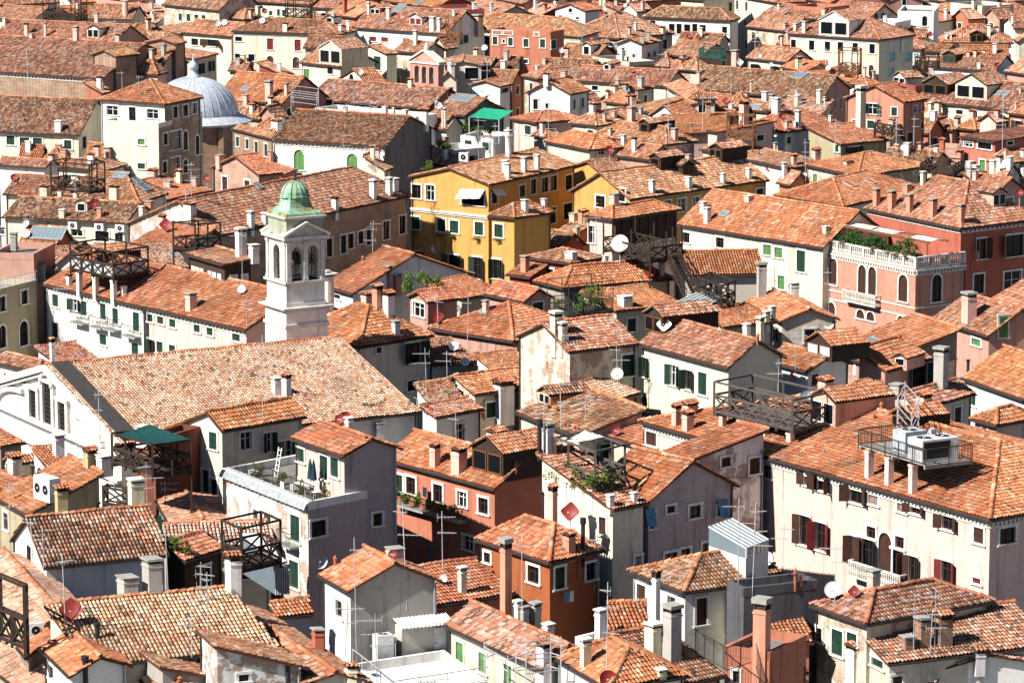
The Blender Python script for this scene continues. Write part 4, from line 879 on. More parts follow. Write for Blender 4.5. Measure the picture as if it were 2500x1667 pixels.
# ------------------------------------------------------------------ chimneys (parts of their house)
def surf(zone, x, y, tries=(0, 4, 10, -5, 18, 28, 40, 55)):
    X, Y = px(zone, (x, y))
    for dy in tries:
        q = pick(X, Y + dy)
        if q and q[1][1] == 'roof': return q
    return pick(X, Y)
CHC = dict(w=(.82, .8, .75), p=(.72, .45, .37), s=(.62, .28, .19), c=(.78, .7, .5), g=(.42, .4, .37), r=(.45, .13, .08), b=(.35, .17, .1), o=(.5, .4, .22), l=(.6, .55, .58))
NCH = 0
def chimney(b, base, h, w, st, colr, d=None, nrm=None):
    global NCH; NCH += 1
    u, v = np.array([*-b.u, 0]), np.array([*b.v, 0]); zz = np.array([0, 0, 1.])
    base = np.asarray(base, float); d = d or w * random.uniform(.8, 1.05)
    if abs(u @ v) > .3: v = np.array([-u[1], u[0], 0]); v = v if v[1] > 0 else -v
    up_ = v * d * .3
    if nrm is not None and abs(nrm[2]) < .999: up_ = -np.array([nrm[0], nrm[1], 0]) / np.linalg.norm(nrm[:2]) * np.sign(nrm[2]) * (d * .5 + .12)
    ctr = base + up_; lo = -min(.35, base[2] - 1); mb = MB(); cc = CHC[colr]
    if st in 'k':
        mb.lathe(ctr, [(w / 2, lo), (w / 2, h * .86), (w * .72, h * .86), (w * .72, h)], 10); return obj('flue', mb, 'darkmetal', b.root, smooth=False)
    if st == 'v':
        mb.lathe(ctr, [(w / 2, -.2), (w / 2, h * .7), (w * .75, h * .7), (w * .1, h)], 8); return obj('clay_vent', mb, 'pot', b.root)
    if st == 'c':
        mb.lathe(ctr, [(w / 2, lo), (w / 2, h * .9)], 14); c = obj('chimney', mb, 'plaster', b.root, color=cc, smooth=False)
        m2 = MB(); m2.box(ctr + zz * h * .96, u * w * .62, v * w * .62, zz * .05); m2.box(ctr + zz * h * 1.03, u * w * .2, v * w * .2, zz * .08); obj('cap', m2, 'stone', c); return c
    hs = h * (.80 if st == 't' else .86)
    mb.box(ctr + zz * (lo + hs) / 2, u * w / 2, v * d / 2, zz * (hs - lo) / 2)
    mb.box(ctr + zz * (hs - .12 - .06 * (h > 1)), u * (w / 2 + .04), v * (d / 2 + .04), zz * .045)
    c = obj('chimney', mb, 'brick' if colr == 'b' else 'plaster', b.root, color=cc)
    m2 = MB(); m2.box(ctr + zz * (hs + (h - hs) * .25), u * w * .36, v * d * .36, zz * (h - hs) * .25)
    for i in (-1, 1):
        for j in (-1, 1): m2.box(ctr + u * i * w * .42 + v * j * d * .42 + zz * (hs + (h - hs) * .25), u * .05, v * .05, zz * (h - hs) * .25)
    obj('smoke_opening', m2, 'soot', c)  # solid core and posts coloured near-black to read as an open gap
    zt = hs + (h - hs) * .5
    if st == 's':
        m3 = MB(); t = max(.035, (h - hs) * .22); m3.box(ctr + zz * (zt + t), u * (w / 2 + .08), v * (d / 2 + .08), zz * t); obj('cap', m3, 'stone' if colr in 'wc' else 'concrete', c)
    else:
        e = .1; rh = (w / 2 + e) * .42; up = ctr + zz * zt
        ch = []
        A_, B_ = up - u * (w / 2 + e) - v * (d / 2 + e), up - u * (w / 2 + e) + v * (d / 2 + e); C_, D_ = A_ + u * (w + 2 * e), B_ + u * (w + 2 * e); r1, r2 = (A_ + C_) / 2 + zz * rh, (B_ + D_) / 2 + zz * rh
        m3 = MB(); m3.add([A_, C_, r1, B_, D_, r2], [(0, 1, 2), (3, 5, 4), (0, 2, 5, 3), (1, 4, 5, 2), (0, 3, 4, 1)]); k = obj('cap', m3, 'channel', c)
        for pl in ([A_, B_, r2, r1], [D_, C_, r1, r2]):
            n = np.cross(pl[1] - pl[0], pl[2] - pl[0]); pl = pl if n[2] > 0 else pl[::-1]
            o, cc_, dd, nn, a, b0, b1, ci = tile_layout(pl, .3); ch.append([o, cc_, dd, nn, a, b0, b1, 4, tile_colors(len(a), 'o', 1), .095])
        me, _t = tile_mesh(ch, 'cap_tiles')
        if me: link('cap_tiles', me, 'tile', k, kind='stuff')
    return c
# zone: x,y of the foot, height, width, style, colour
CH = {
 '41': '1160,805,180,200,s,g 1380,795,340,190,s,g 880,1195,160,45,k,w 750,1600,280,50,k,w 2100,600,400,150,t,w 130,740,70,40,v,w 1640,1540,90,40,v,w',
 '42': '1330,470,160,150,s,p 2190,930,710,120,s,s 1880,790,260,75,s,c 625,1190,230,110,s,r 695,505,115,30,v,w 2310,980,190,80,s,w 840,1590,200,110,t,c 290,1540,170,45,k,w',
 '43': '60,975,180,80,s,w 190,1035,210,110,s,g 300,1050,290,110,s,g 415,1135,150,110,s,w 300,1530,360,160,t,l 635,1450,290,100,s,c 1350,1350,320,160,s,c 1510,1400,540,160,s,g 1345,1640,210,110,s,c 1345,1000,550,75,t,w 590,455,215,110,t,s 805,940,240,95,s,w 2240,1600,820,160,s,s 660,480,390,38,k,w 705,1220,70,26,v,w 625,620,300,32,v,w',
 '44': '590,425,105,65,s,g 835,725,165,85,s,b 945,725,190,90,t,b 760,745,85,70,s,b 455,880,200,95,t,w 1085,825,110,75,t,l 165,410,105,16,v,w 195,395,40,14,v,w 875,510,30,10,v,w 215,860,50,12,k,w',
 '31': '480,265,260,50,t,w 1270,945,150,140,s,w 545,1090,215,130,s,w 190,1225,225,140,t,w 860,1000,140,170,s,w 740,1190,190,150,t,o 570,1580,260,120,t,o 1240,1430,260,150,s,c 165,1240,80,30,v,w 265,1070,110,25,k,w',
 '32': '225,545,175,90,s,w 320,570,240,85,t,w 890,845,145,80,s,w 1090,915,155,100,s,w 1570,1215,250,100,t,p 1770,1275,280,150,t,p 2180,750,390,190,t,l 2090,925,195,170,t,w 965,945,70,24,v,w 2310,1210,90,26,v,w 1840,940,130,26,k,w 2040,700,60,24,v,w',
 '33': '360,1475,370,90,t,p 390,1065,290,100,s,l 305,1065,320,40,k,w 1460,815,215,85,t,p 1555,865,200,100,t,p 1555,625,135,150,t,p 330,665,70,28,v,w 410,695,80,28,v,w 480,825,65,24,v,w 515,835,60,24,v,w 565,855,65,24,v,w 600,855,55,22,v,w 515,515,55,26,v,w 590,535,55,26,v,w 430,800,55,22,v,w 510,1400,105,55,s,w 740,1485,120,55,s,w 940,1555,120,60,s,w 1150,1505,110,55,s,w 350,265,45,30,v,w 45,1205,80,24,v,w 2205,30,70,26,v,w',
 '34': '620,465,165,130,t,p 970,595,200,180,t,g 1490,735,250,140,t,p 1640,485,395,130,s,g 830,305,150,60,s,w 1150,565,155,120,s,g 1040,675,90,32,v,w 975,755,70,26,v,w 1700,795,60,36,v,w 1240,45,45,22,v,w 1810,325,130,26,k,w 1385,80,35,22,v,w 2200,260,55,30,v,w 2320,290,55,30,v,w',
 '21': '590,1065,125,55,t,w 1070,1155,135,55,t,w 1660,1295,185,95,s,p 2100,605,275,95,s,w 2225,575,195,70,s,w 2220,815,135,95,s,w 380,265,125,85,t,c 1000,305,155,90,t,c 875,460,105,48,s,s 1345,345,95,75,s,s 1240,435,115,60,s,w 1740,445,140,120,t,w 110,595,125,80,s,g 355,990,155,70,s,g 1530,185,70,80,s,p 450,315,50,22,v,w 2280,930,50,20,v,w 540,480,90,60,s,c 1620,150,140,50,t,c 1760,140,90,60,s,p',
 '22': '705,1155,340,125,c,w 715,435,195,68,t,w 1090,315,195,72,s,w 1235,285,185,66,s,w 1295,1505,145,75,s,l 1135,1285,255,100,t,s 1235,1345,255,110,t,w 1255,1095,155,100,s,s 1195,1055,190,50,s,s 960,1215,115,105,t,p 2040,1165,135,55,s,p 950,840,60,24,v,w 2195,1000,90,22,k,w 90,555,160,70,s,w',
 '23': '175,415,135,56,s,w 340,355,95,48,s,w 980,345,115,85,s,p 1305,240,135,58,s,w 1635,195,115,56,s,w 1935,160,115,48,s,w 2165,135,115,48,s,w 1715,425,125,60,s,w 1750,515,165,58,s,w 2115,325,75,65,s,c 600,835,85,110,s,w 2210,1065,335,95,s,g 410,1640,375,115,s,c 475,1640,275,85,s,c 2090,1455,135,75,s,w 1080,1275,115,120,s,w 2280,1545,270,85,s,c 885,815,65,45,s,w 1270,930,90,70,s,w 1385,985,155,48,s,l 2200,1495,80,22,v,w',
 '24': '990,365,185,70,s,s 1125,395,195,74,s,s 1285,425,195,74,s,s 1490,465,195,74,s,s 1745,515,195,66,s,s 1260,245,100,90,s,s 1410,175,145,52,s,c 545,605,85,55,s,c 1790,1410,310,140,s,p 30,1425,155,60,s,c 110,1355,125,70,s,c 335,1165,155,95,s,w 1215,345,40,18,v,w 1550,360,45,18,v,w 1850,270,40,18,v,w 1900,265,40,18,v,w 405,115,45,16,v,w 425,120,40,16,v,w 1240,1540,40,18,v,w',
 '11': '660,375,140,55,s,p 395,340,140,24,s,p 1035,390,85,55,t,g 505,1195,120,72,s,w 1105,160,160,52,c,p 1335,290,130,48,t,p 850,185,110,42,s,p 265,355,55,42,s,p 1400,1555,80,95,t,p 1935,1455,95,68,s,p 1615,1570,75,60,t,p 440,1465,70,60,t,p 225,330,130,40,t,p 30,200,75,30,s,c 205,1095,50,18,v,w 1145,260,30,14,v,w 430,100,40,20,v,w',
 '12': '270,295,95,48,t,w 720,225,110,52,s,w 785,295,75,32,s,w 855,285,100,26,s,w 1010,145,125,28,s,w 1185,185,115,40,s,w 1575,295,145,55,s,w 1635,295,135,38,s,w 790,135,150,46,s,r 1425,415,145,42,s,c 1975,305,175,100,s,p 115,930,195,72,s,p 1505,1145,185,95,t,w 1285,1580,140,95,s,w 175,1165,95,90,t,w 870,445,65,28,s,c 2270,1560,135,65,s,w 1615,975,95,38,s,g 1670,1175,210,24,s,p 1690,1175,200,20,s,c 2295,1275,220,52,c,w 1770,165,70,24,s,w 1380,595,95,45,t,c 2100,125,100,32,s,w 1955,85,60,55,s,w 1240,1000,60,30,t,p 1160,1010,60,50,s,w 1340,1030,50,50,s,w 800,1000,60,45,s,p 275,870,130,34,s,p',
 '13': '170,1545,150,56,s,w 285,1525,150,58,s,w 25,1600,150,56,s,w 1010,370,90,40,s,w 1150,290,85,28,s,c 1370,335,100,45,t,c 510,535,115,55,t,p 525,705,75,55,s,p 1215,395,75,40,s,g 1265,395,95,40,s,g 320,745,100,52,t,w 870,885,95,40,t,p 735,965,115,56,t,w 1215,815,110,68,s,g 1085,935,105,60,t,p 1075,1105,155,66,s,p 875,1095,85,32,s,p 965,1065,75,50,s,p 895,1225,85,34,s,p 1510,1285,125,60,s,p 1630,1325,95,55,s,p 1450,1175,65,42,s,g 1645,1195,75,34,s,p 1685,755,115,42,s,p 2070,1085,235,84,t,p 1790,1045,135,60,t,p 2005,575,165,66,s,p 35,1285,235,52,c,w 2010,1385,140,60,t,p 1960,1425,95,55,t,c 1200,1045,85,36,s,g 2155,835,115,22,s,p 1095,330,95,30,t,g 245,580,60,35,s,w 315,590,75,35,s,p 2220,1400,60,16,v,w 2030,1090,70,16,k,w 440,750,45,14,s,w',
 '14': '365,305,115,38,s,w 285,255,80,30,s,w 845,255,85,24,s,p 540,145,50,38,s,c 1235,435,95,40,s,w 2020,335,115,34,s,w 1640,365,75,26,s,w 1680,355,75,26,s,w 930,700,105,30,s,p 905,1115,390,80,s,c 165,1005,150,80,s,w 345,1155,175,54,s,w 100,1155,85,34,s,p 205,1165,85,36,s,p 310,1150,65,26,s,w 625,1105,75,28,s,w 505,1425,115,75,t,p 300,1485,110,48,t,p 1485,1060,150,38,s,c 820,835,95,30,s,p 300,625,120,60,t,c 1655,185,105,32,s,w 1095,205,60,36,s,w 1600,1165,75,55,t,r 730,1485,55,75,t,p 1540,1335,50,45,s,w 2250,985,70,24,s,p 190,290,70,40,s,p 165,430,120,28,t,p 215,400,120,36,s,p 300,850,50,24,s,p 1440,470,75,20,s,p 1890,520,75,34,t,p 1830,520,60,34,t,p 1970,490,40,30,t,c 1925,625,60,40,s,w 2290,850,70,20,s,p 2080,200,50,30,s,w 2230,240,90,20,s,w 2110,310,70,50,t,w 550,960,100,12,s,w 1415,1360,110,18,k,w',
}
for zn, txt in CH.items():
    for it in txt.split():
        x, y, h, w_, st, cc = it.split(','); q = surf(zn, float(x), float(y))
        if not q: continue
        pos, (b, _n, _i), nr_ = q; nr_ = nr_ if _n == 'roof' else None; s = scale_at(pos) * zk(zn); hh = float(h) / s; ww = float(w_) / s / 1.28 if st in 'st' else float(w_) / s
        chimney(b, pos, hh, ww, st, cc, nrm=nr_)
for b in ORDER:
    if b.key[0] not in 'yz' or not b.planes: continue
    for i in range(random.choice((1, 1, 2, 3))):
        pl = random.choice(b.planes); w4 = np.random.default_rng(len(b.key) + i + NCH).dirichlet(np.ones(len(pl)) * 1.5); p = sum(a * w_ for a, w_ in zip(pl, w4))
        if inframe(p, 0) and visible(p + np.array([0, 0, .5])): chimney(b, p, random.uniform(.8, 1.8), random.uniform(.4, .65), random.choice('sst'), random.choice('wwpcsg'))
print('chimneys', NCH)
Z1 = np.array([0, 0, 1.0])
def v3(p, z=0.0): return np.array([p[0], p[1], z])
def on(zone, x, y, z): return at(*px(zone, (x, y)), z)
def down(p):
    loc, nrm, i, dist = BVH.ray_cast(Vector((float(p[0]), float(p[1]), float(p[2]))), Vector((0, 0, -1)), 60)
    return float(loc[2]) if loc is not None else 0.0
# ------------------------------------------------------------------ bell tower
def bell_tower():
    c0 = on('22', 265, 1265, 17.15); be = math.radians(30.5)
    er = np.array([math.cos(be), math.sin(be), 0]); el = np.array([-math.sin(be), math.cos(be), 0])
    ctr = v3(c0 + (er + el) * 2.05); t = thing('bell_tower', ctr, 'white bell tower with green copper dome rising behind the church', 'bell tower')
    def blk(mb, h, z0, z1, h2=None):
        h2 = h2 or h; q = [(-1, -1), (1, -1), (1, 1), (-1, 1)]
        mb.hexa([ctr + (er * i + el * j) * h + Z1 * z0 for i, j in q], [ctr + (er * i + el * j) * h2 + Z1 * z1 for i, j in q])
    m = MB(); blk(m, 1.75, 0, 15.7, 1.68); blk(m, 1.66, 15.94, 16.9); obj('shaft', m, 'rough', t, color=(.8, .78, .76))
    m = MB(); blk(m, 1.78, 15.7, 15.95)
    for h, a, b_ in ((1.8, 16.9, 17.0), (1.95, 17.0, 17.08), (2.05, 17.08, 17.2)): blk(m, h, a, b_)
    obj('lower_cornice', m, 'stone', t)
    m = MB(); blk(m, 1.62, 17.2, 17.5); blk(m, 1.56, 17.5, 18.9); obj('plinth', m, 'rough', t, color=(.74, .72, .7))
    m = MB(); blk(m, 1.75, 18.9, 19.06); obj('ledge', m, 'stone', t)
    z0, z1 = 19.06, 22.0; H = 1.55
    for face, (e, n) in enumerate(((er, -el), (-el, -er), (-er, el), (el, er))):
        two = face in (0, 2); op = [(-.66, .43), (.66, .43)] if two else [(0, .5)]
        m = MB(); pc = ctr + n * (H - .16)
        def slab(a, b_, za, zb, d=.16, mm=None): (mm or m).box(pc + e * (a + b_) / 2 + Z1 * (za + zb) / 2, e * (b_ - a) / 2, n * d, Z1 * (zb - za) / 2)
        edges = [-H] + [v for c, r in op for v in (c - r, c + r)] + [H]
        for i in range(0, len(edges), 2):
            a, b_ = edges[i], edges[i + 1]; slab(a + (.001 if i == 0 else 0), b_, z0, z1 - .02)
        for c, r in op:
            zs = 21.15; K = 8
            for i in range(K):
                t0, t1 = math.pi * i / K, math.pi * (i + 1) / K; x0, x1 = c + r * math.cos(t0), c + r * math.cos(t1)
                q = [(x0, zs + r * math.sin(t0)), (x1, zs + r * math.sin(t1)), (x1, z1 - .02), (x0, z1 - .02)]
                m.hexa([pc + e * s + Z1 * z - n * .16 for s, z in q], [pc + e * s + Z1 * z + n * .16 for s, z in q])
        obj('belfry_wall', m, 'stone', t)
        m = MB()
        for s in ((-H + .16, 0, H - .16) if two else (-H + .2, H - .2)):
            m.box(pc + e * s + n * .2 + Z1 * 20.5, e * .15, n * .06, Z1 * 1.44); m.box(pc + e * s + n * .22 + Z1 * 21.85, e * .2, n * .09, Z1 * .1); m.box(pc + e * s + n * .22 + Z1 * 19.2, e * .19, n * .08, Z1 * .1)
        obj('pilasters', m, 'stone', t)
        for c, r in op:
            m = MB(); mid = pc + e * c + Z1 * 20.4 - n * .1
            for a in range(4):
                g_ = a * math.pi / 4; m.bar(mid - (e * math.cos(g_) + Z1 * math.sin(g_)) * r * 1.1, mid + (e * math.cos(g_) + Z1 * math.sin(g_)) * r * 1.1, .03)
            m.bar(mid - Z1 * 1.2, mid + Z1 * 1.1, .025); obj('bell_wheel', m, 'iron', t)
        m = MB(); w_, hh = 1.9, .95
        A_, B_, T = ctr + n * 1.62 - e * w_ + Z1 * 22.32, ctr + n * 1.62 + e * w_ + Z1 * 22.32, ctr + n * 1.62 + Z1 * (22.32 + hh)
        if face in (0, 2):
            k = n * .3
            for p, q in ((A_, T), (B_, T)): m.bar(p + n * .08 + Z1 * .05, q + n * .08 + Z1 * .05, .22, .09)
            m.add([A_, B_, T, A_ - k * 3, B_ - k * 3, T - k * 3], [(0, 1, 2), (3, 5, 4), (0, 2, 5, 3), (1, 4, 5, 2)]); obj('pediment', m, 'stone', t)
    m = MB(); m.lathe(ctr + Z1 * 20.2, [(.55, -.1), (.5, .1), (.38, .5), (.2, .75), (.05, .8)], 14); obj('bell', m, 'bell', t)
    m = MB(); blk(m, 1.2, 19.0, 19.1); obj('belfry_floor', m, 'soot', t)  # floor coloured near-black to give the belfry a dark interior
    m = MB(); blk(m, 1.66, 21.98, 22.12); blk(m, 1.85, 22.12, 22.32); obj('entablature', m, 'stone', t)
    m = MB(); blk(m, 1.46, 22.32, 23.55); obj('attic', m, 'rough', t, color=(.34, .37, .28))
    m = MB(); blk(m, 1.6, 23.55, 23.66); blk(m, 1.7, 23.66, 23.76); obj('upper_cornice', m, 'stone', t)
    prof = [(1.55, 23.76, 4), (1.5, 23.95, 4), (1.2, 24.08, 4), (1.0, 24.3, 5), (.9, 24.62, 5), (.86, 24.95, 6), (1.08, 25.0, 10), (1.08, 25.1, 10), (.98, 25.14, 12), (.97, 25.4, 12), (.84, 25.7, 20), (.58, 26.0, 30), (.25, 26.15, 30), (.09, 26.2, 30)]
    n_ = 32; vs = []
    for r, z, p in prof:
        for i in range(n_):
            a = 2 * math.pi * i / n_; cx, sx = math.cos(a), math.sin(a); k = max(abs(cx), abs(sx)); a8 = (a + math.pi / 8) % (math.pi / 4) - math.pi / 8; oc = math.cos(math.pi / 8) / math.cos(a8) * 1.04; mixv = max(0, min(1, (p - 4) / 6)); q = (1 / k) * (1 - mixv) + oc * mixv
            vs.append(ctr + (er * cx + el * sx) * r * q + Z1 * z)
    m = MB(); m.add(vs, [(k * n_ + i, k * n_ + (i + 1) % n_, (k + 1) * n_ + (i + 1) % n_, (k + 1) * n_ + i) for k in range(len(prof) - 1) for i in range(n_)]); dm = obj('copper_dome', m, 'copper', t)
    m = MB()
    for i in range(8):
        a = 2 * math.pi * i / 8
        for k in range(6, len(prof) - 2): m.bar(ctr + (er * math.cos(a) + el * math.sin(a)) * (prof[k][0] + .015) + Z1 * prof[k][1], ctr + (er * math.cos(a) + el * math.sin(a)) * (prof[k + 1][0] + .015) + Z1 * prof[k + 1][1], .03)
    obj('dome_ribs', m, 'copper', dm)
    m = MB(); m.lathe(ctr, [(.12, 26.15), (.16, 26.3), (.06, 26.5), (.1, 26.6), (.03, 26.75), (.02, 27.3)], 10); obj('finial', m, 'iron', t)
bell_tower()
# ------------------------------------------------------------------ lead dome
def lead_dome():
    c = on('11', 1690, 950, 14.2); c = np.array([c[0] + .3, c[1] + 2, 0]); t = thing('domed_chapel', c, 'brick chapel with ribbed lead dome and onion finial', 'chapel')
    m = MB(); m.lathe(c, [(6.1, 0), (6.1, 12.1)], 8, math.pi / 8 + .2); obj('drum', m, 'brick', t, color=(.6, .5, .4))
    m = MB(); m.lathe(c, [(6.2, 12.1), (6.6, 12.3), (6.6, 12.45)], 8, math.pi / 8 + .2); obj('cornice', m, 'stone', t)
    m = MB()
    for i in range(8):
        a = math.pi / 8 + .2 + math.pi / 4 * i; m.bar(c + np.array([math.cos(a), math.sin(a), 0]) * 6.12 + Z1 * 2, c + np.array([math.cos(a), math.sin(a), 0]) * 6.12 + Z1 * 12.0, .3)
    obj('corner_piers', m, 'brick', t, color=(.6, .5, .4))
    m = MB(); m.lathe(c, [(6.65, 12.46), (5.1, 13.2)], 32, cap=False); obj('lead_skirt', m, 'lead', t)
    R, z0 = 5.0, 13.1; prof = [(R * math.cos(q), z0 + 4.3 * math.sin(q)) for q in [math.pi / 2 * i / 14 for i in range(14)]]
    m = MB(); m.lathe(c, prof, 48, cap=False); d = obj('lead_dome', m, 'lead', t, smooth=True)
    for i in range(30):
        a = 2 * math.pi * i / 30; m = MB(); dr = np.array([math.cos(a), math.sin(a), 0])
        for k in range(13): m.bar(c + dr * (prof[k][0] + .01) + Z1 * prof[k][1], c + dr * (prof[k + 1][0] + .01) + Z1 * prof[k + 1][1], .035)
        obj('rib', m, 'lead', d)
    zt = z0 + 4.2
    m = MB(); m.lathe(c, [(1.1, zt - .1), (.65, zt + .25), (.36, zt + .6), (.3, zt + .8), (.5, zt + .95), (.6, zt + 1.25), (.45, zt + 1.6), (.15, zt + 1.9), (.08, zt + 2.1), (.03, zt + 2.7)], 14); obj('onion_finial', m, 'lead', t, smooth=True)
lead_dome()
# ------------------------------------------------------------------ bell gable
def bell_gable():
    A = on('12', 1640, 570, 15.6); B = on('12', 1390, 545, 15.6); e = unit(v3(B - A)); n = np.array([-e[1], e[0], 0]); n = n if n[1] < 0 else -n; L = np.linalg.norm((B - A)[:2]); A = v3(A)
    t = thing('bell_gable', (A + e * L / 2), 'small red bell gable with three arches and white pediment', 'bell gable')
    z0, z1 = 8, 15.6; m = MB(); za, zs = 13.0, 14.7; d = .45; ops = [L * f for f in (.24, .5, .76)]; r = L * .085
    def slab(mm, a, b_, c0, c1, dd=d, off=0): mm.box(A + e * (a + b_) / 2 - n * (d - off) + Z1 * (c0 + c1) / 2, e * (b_ - a) / 2, n * dd, Z1 * (c1 - c0) / 2)
    slab(m, 0, L, z0, za); ed = [0] + [v for o in ops for v in (o - r, o + r)] + [L]
    for i in range(0, 8, 2): slab(m, ed[i], ed[i + 1], za, z1)
    for o in ops:
        for i in range(6):
            t0, t1 = math.pi * i / 6, math.pi * (i + 1) / 6; q = [(o + r * math.cos(t0), zs + r * math.sin(t0)), (o + r * math.cos(t1), zs + r * math.sin(t1)), (o + r * math.cos(t1), z1), (o + r * math.cos(t0), z1)]
            m.hexa([A + e * s + Z1 * z for s, z in q], [A + e * s + Z1 * z - n * 2 * d for s, z in q])
    obj('wall', m, 'plaster', t, color=(.55, .25, .2))
    m = MB(); T = A + e * L / 2 + Z1 * 17.0; a_, b_ = A - e * .3 + Z1 * z1, A + e * (L + .3) + Z1 * z1; k = -n * 2 * d
    m.add([a_, b_, T, a_ + k, b_ + k, T + k], [(0, 2, 1), (3, 4, 5)]); obj('tympanum', m, 'plaster', t, color=(.6, .3, .24))
    m = MB()
    for p in (a_, b_): m.bar(p + k / 2 + Z1 * .1, T + k / 2 + Z1 * .1, .65, .1)
    slab(m, -.3, L + .3, z1 - .18, z1, d + .15); obj('white_cornice', m, 'stone', t)
    m = MB(); m.lathe(T + k / 2, [(.3, 0), (.35, .4), (.2, .8), (.05, 1.0), (.03, 1.6)], 10); obj('finial', m, 'stone', t)
    for o in ops:
        m = MB(); m.lathe(A + e * o - n * d + Z1 * 13.7, [(.3, 0), (.26, .2), (.18, .5), (.04, .65)], 10); obj('bell', m, 'bell', t)
        m = MB(); m.bar(A + e * (o - r - .06) + n * .03 + Z1 * za, A + e * (o - r - .06) + n * .03 + Z1 * zs, .06); m.bar(A + e * (o + r + .06) + n * .03 + Z1 * za, A + e * (o + r + .06) + n * .03 + Z1 * zs, .06); obj('arch_jambs', m, 'stone', t)
bell_gable()
# ------------------------------------------------------------------ wooden and iron roof terraces
PLANTER = []
def terrace(zone, z, A, B, C, rail, post, matn, style, label, posts=None, deckm=None, top=True):
    A, B, C = [v3(on(zone, *p, z)) for p in (A, B, C)] if zone else (A, B, C)
    u, v = B - A, C - A; D = B + v; lu, lv = np.linalg.norm(u), np.linalg.norm(v); e, g_ = u / lu, v / lv
    t = thing('roof_terrace', (A + D) / 2 + Z1 * z, label, 'terrace')
    m = MB(); nb = max(3, int(lv / .22))
    for i in range(nb):
        c = A + u / 2 + v * (i + .5) / nb; m.box(c + Z1 * z, u / 2, g_ * (lv / nb / 2 - .012), Z1 * .025)
    for s in (0.02, .5, .98): m.box(A + v / 2 + u * s + Z1 * (z - .12), e * .06, v / 2, Z1 * .09)
    obj('deck', m, deckm or matn, t, kind='stuff')
    r_ = .062 if style != 'i' else .03
    nu, nv = max(1, round(lu / 1.5)), max(1, round(lv / 1.5))
    pts = [(A + u * i / nu) for i in range(nu + 1)] + [A + v * i / nv for i in range(1, nv + 1)]
    pts2 = [C + u * i / nu for i in range(1, nu + 1)] + [B + v * i / nv for i in range(1, nv)]
    for i, p in enumerate(pts + pts2):
        corner = any(np.linalg.norm(p - q) < .01 for q in (A, B, C, D)); h = post if corner or (i % 2 == 0 and post > rail) else rail
        m = MB(); zb = down(p + Z1 * (z - .2)); zb = zb if z - zb < 4.5 else z - .4
        m.bar(p + Z1 * (zb if corner and zone not in ('34',) else z - .2), p + Z1 * (z + h), r_ * 1.15); obj('post', m, matn, t)
    runs = [(A, B, nu), (A, C, nv), (C, D, nu), (B, D, nv)]
    for p, q, k in runs:
        for nm_, zz, rr in (('rail', rail, r_), ('bottom_rail', .12, r_ * .8)) + ((('top_rail', post, r_ * .9),) if post > rail + .3 and top else ()): m = MB(); m.bar(p + Z1 * (z + zz), q + Z1 * (z + zz), rr); obj(nm_, m, matn, t)
        for i in range(k):
            a, b_ = p + (q - p) * i / k, p + (q - p) * (i + 1) / k
            m = MB()
            if style == 'x': m.bar(a + Z1 * (z + .14), b_ + Z1 * (z + rail - .04), .042); m.bar(b_ + Z1 * (z + .14), a + Z1 * (z + rail - .04), .042)
            else:
                nn = max(2, int(np.linalg.norm(b_ - a) / .14))
                for j in range(1, nn): m.bar(a + (b_ - a) * j / nn + Z1 * (z + .1), a + (b_ - a) * j / nn + Z1 * (z + rail), .011)
            obj('brace' if style == 'x' else 'balusters', m, matn, t)
    t_ = dict(A=A, B=B, C=C, D=D, u=u, v=v, e=e, g=g_, z=z, root=t); return t_
T1 = terrace('21', 15.6, (1010, 985), (630, 905), (1320, 935), 1.05, 2.1, 'wood', 'x', 'dark wooden roof terrace with white cloth screens on the white house')
T2 = terrace('21', 16.2, (1740, 745), (1545, 725), (1965, 725), 1.0, 2.2, 'wood', 'x', 'small dark wooden roof terrace left of the bell tower')
T3 = terrace('21', 15, (800, 225), (455, 190), (935, 195), 1.0, 2.6, 'wood', 'x', 'black wooden roof terrace among the hipped roofs left of centre')
T4 = terrace('34', 15.7, (270, 850), (-426, 680), (610, 780), 1.15, 2.0, 'greywood', 'x', 'weathered grey timber terrace on the long pink palace', top=True)
T5 = terrace('34', 16.4, (1460, 1160), (860, 975), (1870, 1110), 1.0, 1.0, 'iron', 'i', 'iron-railed terrace carrying big air-conditioning units on the long pink palace', deckm='concrete')
T6 = terrace('23', 14.6, (1265, 830), (850, 730), (1550, 790), 1.05, 2.3, 'wood', 'x', 'big dark timber terrace with stairs on the pink tower house', top=False)
T7 = terrace('33', 15.2, (775, 1390), (420, 1260), (1040, 1320), 1.1, 2.4, 'greywood', 'x', 'old timber terrace overgrown with climbing plants')
T8 = terrace('23', 13.2, (1900, 1260), (1690, 1180), (2020, 1215), 1.0, 1.9, 'wood', 'x', 'small dark timber terrace at the foot of the timber stairs')
T9 = terrace('23', 13.0, (540, 1320), (350, 1260), (935, 1270), 1.0, 2.4, 'iron', 'i', 'iron-railed terrace full of flowering shrubs')
T10 = terrace('11', 17, (670, 200), (385, 180), (775, 165), 1.1, 2.9, 'wood', 'x', 'black timber terrace with high frame near the top left')
T11 = terrace('12', 15.5, (500, 170), (280, 155), (520, 160), 1.1, 2.4, 'wood', 'x', 'black timber terrace at the top edge left of the big chimneys')
T12 = terrace('12', 14.8, (1830, 385), (1712, 370), (1848, 375), 1.2, 3.2, 'brownwood', 'x', 'narrow brown timber terrace left of the brick chimney house')
T13 = terrace('13', 14.3, (1895, 525), (1700, 510), (1940, 500), 1.0, 2.4, 'greenmetal', 'i', 'dark green rooftop balcony in the upper middle')
T14 = terrace('14', 14, (850, 670), (680, 660), (885, 640), 1.0, 2.9, 'brownwood', 'x', 'yellowish timber frame terrace below the cream palace')
